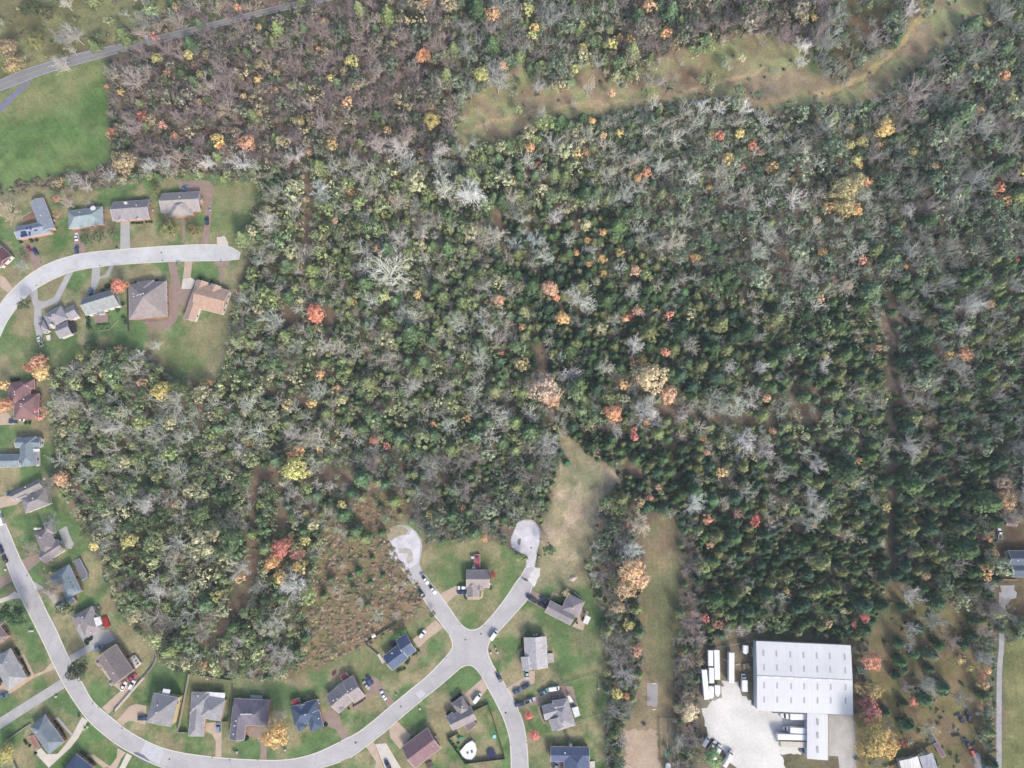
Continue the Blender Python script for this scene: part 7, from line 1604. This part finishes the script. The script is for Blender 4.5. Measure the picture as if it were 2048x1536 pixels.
small('toy_slide', lambda m: (m.box((0, 0, 0), (.9, .9, 1.3)), m.face([(.45, -.35, 1.2), (2.0, -.35, .05), (2.0, .35, .05), (.45, .35, 1.2)]), m.box((-.7, 0, 0), (.6, .5, .9))), surf('green_toy', alb(60, 150, 120), .1, 1), 'R7', 1120, 1225, 'small green play slide on the pool garden lawn', 'slide')
small('play_set', NOP, None, 'S1', 1725, 1345, 'green and white play set with slide and swings', 'play set', parts=[
 ('tower', lambda m: (m.box((0, 0, 1.2), (1.8, 1.8, .15)), [m.bar((x, y, 0), (x, y, 2.6), .08) for x in (-.8, .8) for y in (-.8, .8)]), surf('play_wood', alb(210, 200, 186), .1, 1), None),
 ('canopy', lambda m: (m.box((-.6, 0, 2.6), (2.0, 2.0, .5), 0, 0, .4), m.box((1.1, -1.3, 1.9), (1.5, 1.5, .4), .3, 0, .5)), surf('play_green', alb(30, 112, 92), .1, 1), None),
 ('slide', lambda m: m.box((-1.6, -2.6, .4), (.6, 2.6, .12), .2), surf('play_teal', alb(90, 170, 150), .1, 1), None),
 ('swing_beam', lambda m: (m.bar((-.9, 1, 2.3), (-1.1, 4.6, 2.3), .14), m.bar((-1.1, 4.6, 2.3), (-1.7, 4.9, 0), .08), m.bar((-1.1, 4.6, 2.3), (-.5, 4.9, 0), .08)), surf('play_wood', (1, 1, 1)), None)])
for y, lb, a in ((648, 'basketball hoop with white backboard at the upper court end', 0), (918, 'basketball hoop with white backboard at the lower court end', math.pi)):
    small('basketball_hoop', NOP, None, 'S1', 1563, y, lb, 'basketball hoop', rz=a, parts=[('pole', lambda m: m.bar((0, .6, 0), (0, 0, 3.3), .09), M_bed, None), ('backboard', lambda m: m.box((0, -.15, 2.8), (1.8, .35, 1.1)), M_trim, None), ('rim', lambda m: [m.bar((.23 * math.cos(t), -.55 + .23 * math.sin(t), 3.05), (.23 * math.cos(t + .8), -.55 + .23 * math.sin(t + .8), 3.05), .03) for t in [i * .785 for i in range(8)]], surf('orange_rim', alb(200, 90, 50)), None)])
small('fire_pit', lambda m: (m.cyl((0, 0, 0), 1.0, .35, 12), m.cyl((.2, .1, .35), .55, .3, 8, r2=.3), m.box((-.9, .6, 0), (.7, .5, .4), .4)), surf('charcoal', (.04, .045, .06), .2, 1), 'S1', 1475, 1085, 'dark fire pit on the strip of grass', 'fire pit')
small('gravel_heap', lambda m: (m.cyl((0, 0, 0), 1.6, .9, 14, r2=.4), m.cyl((1.2, .4, 0), 1.1, .6, 12, r2=.3)), surf('debris', alb(196, 180, 170), .2, 1), 'S2', 740, 905, 'small pile of pale branches and rubble on the lawn', 'rubble heap')
small('trailer_frame', NOP, None, 'S1', 556, 806, 'open dark utility trailer with rails among the parked vehicles', 'trailer', rz=.05, parts=[('deck', lambda m: m.box((0, 0, .5), (4.4, 2.2, .1)), surf('dark_planks', alb(80, 66, 74), .2, 1), None), ('rail', lambda m: ([m.bar((-2.2, y, 1.2), (2.2, y, 1.2), .08) for y in (-1.1, 0, 1.1)], [m.bar((x, -1.1, 1.2), (x, 1.1, 1.2), .08) for x in (-2.2, -.7, .8, 2.2)], [m.bar((x, y, .5), (x, y, 1.2), .06) for x in (-2.2, 2.2) for y in (-1.1, 1.1)]), M_trim, None), *[('wheel', lambda m, y=y: m.cyl((.3, y, .38), .36, .2, 10, axis='y'), M_tyre, None) for y in (-1.25, 1.05)]])
for x, y, a in ((655, 493, .1), (690, 488, .3)):
    small('crate', lambda m: (m.box((0, 0, 0), (1.3, 2.4, .9)), m.box((0, 0, .9), (1.4, 2.5, .08))), surf('grey_wood', alb(170, 158, 140), .15, 1), 'S3', x, y, {655: 'tan wooden crate between the lone trailer and the warehouse', 690: 'grey wooden crate next to the warehouse wall'}[x], 'crate', rz=a)
for i, (o, x, y, lb) in enumerate((('S3', 460, 432, 'pale timber beam lying by the long trailers'), ('S3', 585, 478, 'yellowish timber beam lying beside the lone trailer'), ('S2', 800, 1082, 'long pale board lying behind the taupe house'), ('S1', 1310, 1512, 'white pole lying on the pink dirt'))):
    small('beam', lambda m: (m.box((0, 0, 0), (5.2 if i > 1 else 2.6, .3, .25)), m.box((.4, .3, 0), (1.6, .2, .2), .1)), surf('pale_timber', alb(216, 206, 186), .1, 1), o, x, y, lb, 'timber', rz=(-.6, .15, -.7, -.45)[i])
small('water_tank', lambda m: (m.cyl((0, 0, 0), .9, 1.3, 14), m.cyl((0, 0, 1.3), .9, .3, 14, r2=.3)), surf('cream_plastic', alb(204, 196, 176), .1, 1), 'S4', 1292, 972, 'small cream tank on the grass by the dark pickup', 'tank')
small('garden_cart', lambda m: (m.box((0, 0, .3), (.9, 1.4, .5)), m.box((.4, -.9, .2), (.4, .9, .3), .5), m.box((.2, .6, .8), (.5, .4, .5))), surf('cart_green', alb(120, 166, 150), .1, 1), 'S4', 1068, 1128, 'green and white garden cart on the grass', 'cart')
# bins, utility boxes, air conditioners, mail boxes and hydrants
def bin_(o, x, y, colr, lb):
    small('wheeled_bin', NOP, None, o, x, y, lb, 'bin', parts=[('body', lambda m: m.box((0, 0, .08), (.62, .7, .95), 0, 0, 1.12), M_wall, colr), ('lid', lambda m: m.box((0, .03, 1.04), (.76, .84, .08)), M_wall, tuple(int(c * .9) for c in colr)), *[('wheel', lambda m, q=q: m.cyl((q, -.3, .12), .12, .1, 8, axis='y'), M_tyre, None) for q in (-.25, .25)]])
for o, x, y, c, lb in (('R2', 1422, 746, (70, 150, 130), 'green bin on the grass tongue between two driveways'), ('R2', 1440, 746, (150, 190, 160), 'pale green bin beside the darker one'), ('R2', 938, 622, (60, 56, 60), 'dark bin by the straight grey driveway'), ('R2', 1682, 318, (60, 80, 150), 'blue bin beside the brick gable'), ('R7', 445, 358 + 995 - 995, (238, 238, 238), 'white bin on the crossroads lawn'),
   ('R7', 1512, 352, (236, 240, 240), 'white bin on the lawn east of the crossroads'), ('R7', 1493, 312, (170, 196, 190), 'pale green box on the lawn east of the crossroads'), ('R7', 1444, 357, (232, 236, 240), 'small white box near the crossroads kerb'), ('R6', 662, 1368, (120, 150, 110), 'green box by the kerb of the purple roofed house'), ('R6', 692, 1372, (220, 220, 214), 'white box by the kerb of the purple roofed house'), ('R6', 1183, 1350, (226, 226, 220), 'small white box by the kerb'),
   ('R5', 582, 803, (200, 226, 200), 'pale green box near the grey side road'), ('R5', 905, 1115, (196, 230, 170), 'lime coloured box by the curved driveway'), ('R5', 872, 1135, (190, 222, 170), 'second lime coloured box by the curved driveway'), ('R5', 337, 132, (236, 236, 236), 'white box on the west lawn'), ('R5', 312, 134, (220, 220, 220), 'grey white box on the west lawn'), ('R7', 475, 785, (150, 180, 150), 'pale green box near the brown driveway'), ('R7', 718, 928, (240, 236, 228), 'white box on the lawn below the street'),
   ('R3', 503, 550, (120, 190, 210), 'light blue bin behind the maroon roofed house'), ('R3', 476, 588, (200, 204, 200), 'grey bin behind the maroon roofed house'), ('R4', 1018, 1352, (190, 200, 204), 'grey tank under the pale bare shrub'), ('S2', 997, 1402, (170, 180, 170), 'pale box on the lawn near the hedgerow'), ('S1', 1007, 720, (224, 228, 226), 'white box beside the green fence'), ('R5', 1795, 790, (30, 110, 210), 'bright blue toy box behind the yellow house'), ('R5', 1770, 782, (40, 130, 220), 'bright blue tub beside the white awning'),
   ('R5', 815, 1000, (70, 70, 76), 'dark bin at the street edge by the curved driveway'), ('R5', 1178, 950, (90, 90, 90), 'dark bin at the foot of the long wall'), ('R8', 355, 425, (230, 226, 222), 'white post box by the turning circle'), ('R4', 65, 970, (240, 240, 240), 'white box by the west kerb')):
    bin_(o, x, y, c, lb)
AC = surf('ac_grille', alb(170, 174, 178), .1, 2)
for o, x, y, lb in (('R2', 1228, 326, 'air conditioner beside the brick gabled end'), ('S1', 350, 172, 'larger air conditioner above the pale gabled house'), ('S1', 375, 167, 'smaller air conditioner above the pale gabled house'), ('R6', 1520, 838, 'upper air conditioner beside the navy roofed house'), ('R6', 1527, 868, 'lower air conditioner beside the navy roofed house'), ('R6', 72, 970, 'air conditioner by the yellow house wall'), ('R4', 545, 872, 'air conditioner below the hip roofed house'), ('R2', 440, 405, 'air conditioner beside the solar roofed house'), ('R7', 878, 1212, 'air conditioner beside the plum roofed house'), ('R8', 1436, 858, 'air conditioner beside the lone house')):
    small('air_conditioner', NOP, None, o, x, y, lb, 'air conditioner', parts=[('case', lambda m: m.box((0, 0, 0), (1.0, 1.0, .85)), AC, None), ('fan_cover', lambda m: m.cyl((0, 0, .85), .38, .05, 12), M_trim, None)])
for i, (o, x, y, lb) in enumerate((('R8', 1130, 1268, 'west of the wedge tip'), ('R8', 1370, 1282, 'east of the wedge tip'), ('R7', 1010, 163, 'by the corner of the navy roofed house lawn'), ('R7', 985, 403, 'on the bend toward the lower street'), ('R7', 1343, 592, 'opposite the dark blue car'), ('R7', 1605, 702, 'at the three car driveway'), ('R7', 1648, 1288, 'by the pool garden street side'), ('R7', 1805, 1268, 'across from the larger scarlet maple'), ('R7', 370, 915, 'at the brown driveway foot'), ('R7', 495, 1050, 'at the plum roofed house driveway'), ('R7', 1735, 948, 'near the smaller scarlet maple'),
        ('R6', 440, 1418, 'by the single blue car driveway'), ('R6', 908, 1445, 'under the golden tree driveway'), ('R6', 1745, 1260, 'by the navy roofed house driveway'), ('R5', 962, 870, 'by the white car driveway'), ('R5', 1022, 908, 'at the foot of the white car driveway'), ('R5', 1262, 1122, 'at the yellow house driveway'), ('R5', 1185, 1325, 'by the lower tan driveway'), ('R5', 492, 428, 'at the long tan driveway'), ('R4', 290, 1028, 'near the brown driveway'), ('R2', 335, 750, 'by the solar roofed house driveway'), ('R2', 590, 678, 'by the dish roofed house driveway'), ('R2', 1485, 580, 'at the narrow brown walk'), ('R2', 1308, 728, 'across from the straight grey driveway'), ('R2', 808, 770, 'at the looped driveway'), ('R2', 300, 930, 'at the forked driveway'), ('R2', 1773, 730, 'at the stone apron'), ('R2', 700, 660, 'on the upper kerb'))):
    small('mailbox', NOP, None, o, x, y, f'small dark mailbox on a post {lb}', 'mailbox', parts=[('post', lambda m: m.box((0, 0, 0), (.14, .14, 1.1)), M_trim, None), ('box', lambda m: (m.box((0, 0, 1.1), (.3, .55, .2)), m.cyl((0, -.275, 1.28), .15, .55, 8, axis='y')), surf('black_tin', (.03, .03, .035), .1, 1), None)])
# hedges and foundation shrubs
HM = [np_mesh('shrub', *[a for a in (lambda q: (q[0], q[1], q[2]))(shrub(s, 1.0, 90, .5))], LEAF) for s in (400, 401, 402)]
def bush(o, x, y, r, colr, lb, hz=.8):
    p = P(*F(o, x, y), .5); ob = link('shrub', HM[int(x) % 3], None, (p.x, p.y, 0)); ob.scale = (r, r, r * hz); ob.rotation_euler = (0, 0, x)
    ob.color = tcol(colr, 1.5); tag(ob, lb, 'shrub', 'shrubs along the house fronts')
DK, GN, RB = (50, 72, 44), (78, 108, 54), (120, 50, 60)
for o, lb, r, c, pts in (('R2', 'round clipped shrub in front of the white chimney house', .9, DK, [(1055, 422), (1075, 422), (1095, 422), (1115, 422), (1135, 420), (1170, 414), (1195, 412), (1212, 412)]), ('R2', 'green shrub bordering the square taupe house', 1.1, DK, [(1060, 912), (1085, 898), (1235, 880), (1258, 882), (1295, 890), (1600, 862), (1690, 888)]),
   ('R2', 'hedge clump of the garden house', 1.3, (84, 122, 58), [(780, 1245), (800, 1248), (820, 1246), (842, 1248), (862, 1242), (790, 1262), (830, 1264)]), ('R2', 'dark shrub behind the garden house', 1.5, (58, 84, 60), [(700, 1180), (705, 1210), (702, 1240), (715, 1262), (890, 900), (870, 925), (850, 930), (820, 965), (975, 1070), (985, 1180), (1005, 1215), (940, 1120)]),
   ('R2', 'dark shrub by the solar roofed house', 1.2, DK, [(425, 480), (440, 468), (240, 550), (255, 568), (290, 560), (165, 575)]), ('R5', 'dark shrub beside the pale grey house', 1.1, DK, [(215, 440), (228, 465), (240, 490), (252, 515), (265, 545), (290, 575), (160, 320), (180, 345), (188, 372)]),
   ('R5', 'shrub beside the slate hip roofed house', 1.0, DK, [(560, 1060), (575, 1085), (590, 1110), (612, 1140), (630, 1165), (250, 1260), (265, 1285), (300, 1310), (360, 1388)]), ('R5', 'reddish shrub beside the slate hip roofed house', .9, RB, [(640, 1190), (655, 1215), (625, 1205)]), ('R5', 'dark shrub in the island of the grey turning pad', 1.2, (56, 66, 52), [(875, 240), (895, 225), (915, 225), (930, 205), (890, 260)]),
   ('R5', 'dark shrub by the cropped blue roofed house', 1.0, (62, 80, 56), [(835, 1375), (855, 1390), (870, 1400), (905, 1445), (930, 1460), (945, 1480)]), ('R6', 'small clipped shrub before the taupe two block house', .7, DK, [(1880, 900), (1900, 888), (1922, 875), (1945, 862), (1968, 848), (1990, 825), (1830, 930)]), ('R6', 'dark shrub at the corner of the navy roofed house', 1.2, (40, 62, 40), [(1595, 1090), (1575, 1105), (785, 1225), (770, 1240)]),
   ('R7', 'shrub before the navy blue roofed house', 1.1, (60, 84, 46), [(600, 420), (590, 445), (580, 462), (650, 372), (675, 355), (490, 545), (520, 530), (555, 520), (700, 335)]), ('R7', 'dark shrub by the taupe cross gabled house', 1.0, DK, [(1045, 850), (1065, 832), (1085, 815), (1105, 800), (1125, 785), (1000, 985), (1015, 970)]), ('R7', 'brown shrub by the plum roofed house', .8, (100, 84, 80), [(640, 1218), (660, 1262), (650, 1240)]),
   ('S1', 'dark shrub along the many gabled house', .8, DK, [(425, 930), (430, 960), (440, 990), (450, 1020), (460, 1045)]), ('S1', 'wine coloured shrub beside the pale gabled house', 1.0, (120, 40, 62), [(232, 225), (234, 250), (236, 272), (240, 345), (242, 370)]), ('S2', 'dark shrub in the nook of the taupe house', 1.1, (40, 52, 40), [(600, 1175), (620, 1190), (635, 1170), (580, 1160)]), ('R8', 'green shrub at the foot of the lone house', .8, GN, [(1445, 900), (1440, 915), (1178, 985), (1182, 1000), (1190, 1010)]),
   ('R4', 'dark shrub of the twin gabled house', .9, (60, 60, 58), [(262, 285), (280, 300), (210, 270), (455, 505)]), ('R3', 'dark shrub beside the maroon roofed house', 1.2, DK, [(120, 305), (150, 300), (180, 300), (260, 745), (300, 742)]), ('R7', 'green shrub inside the fence of the pool garden', 1.0, GN, [(1030, 1270), (1060, 1300), (1110, 1285), (1085, 1330)]), ('F', 'scrubby bush at the lane head', 1.6, (70, 96, 60), [(1975, 1420), (1972, 1400), (1978, 1445), (1972, 1470), (1980, 1500), (1985, 1520)])):
    for i, (x, y) in enumerate(pts):
        w_ = ['first', 'second', 'third', 'fourth', 'fifth', 'sixth', 'seventh', 'eighth', 'ninth', 'tenth', 'eleventh', 'twelfth'][i]
        bush(o, x, y, r, c, f'{w_} {lb}')

# ================================================================== THE AIR
hm = bpy.data.materials.new('haze_air'); hm.use_nodes = True
t = hm.node_tree; t.nodes.clear()
vo = t.nodes.new('ShaderNodeVolumePrincipled'); vo.inputs['Color'].default_value = (.86, .92, 1.0, 1); vo.inputs['Density'].default_value = 0.00006
vo.inputs['Anisotropy'].default_value = 0.0
mo = t.nodes.new('ShaderNodeOutputMaterial'); t.links.new(vo.outputs[0], mo.inputs['Volume'])
m = MB(); m.box((0, 0, -1.0), (10400, 10400, CAM_H + 16))
tag(m.build('haze', hm), 'thin pale haze in the air', None, None, 'stuff')
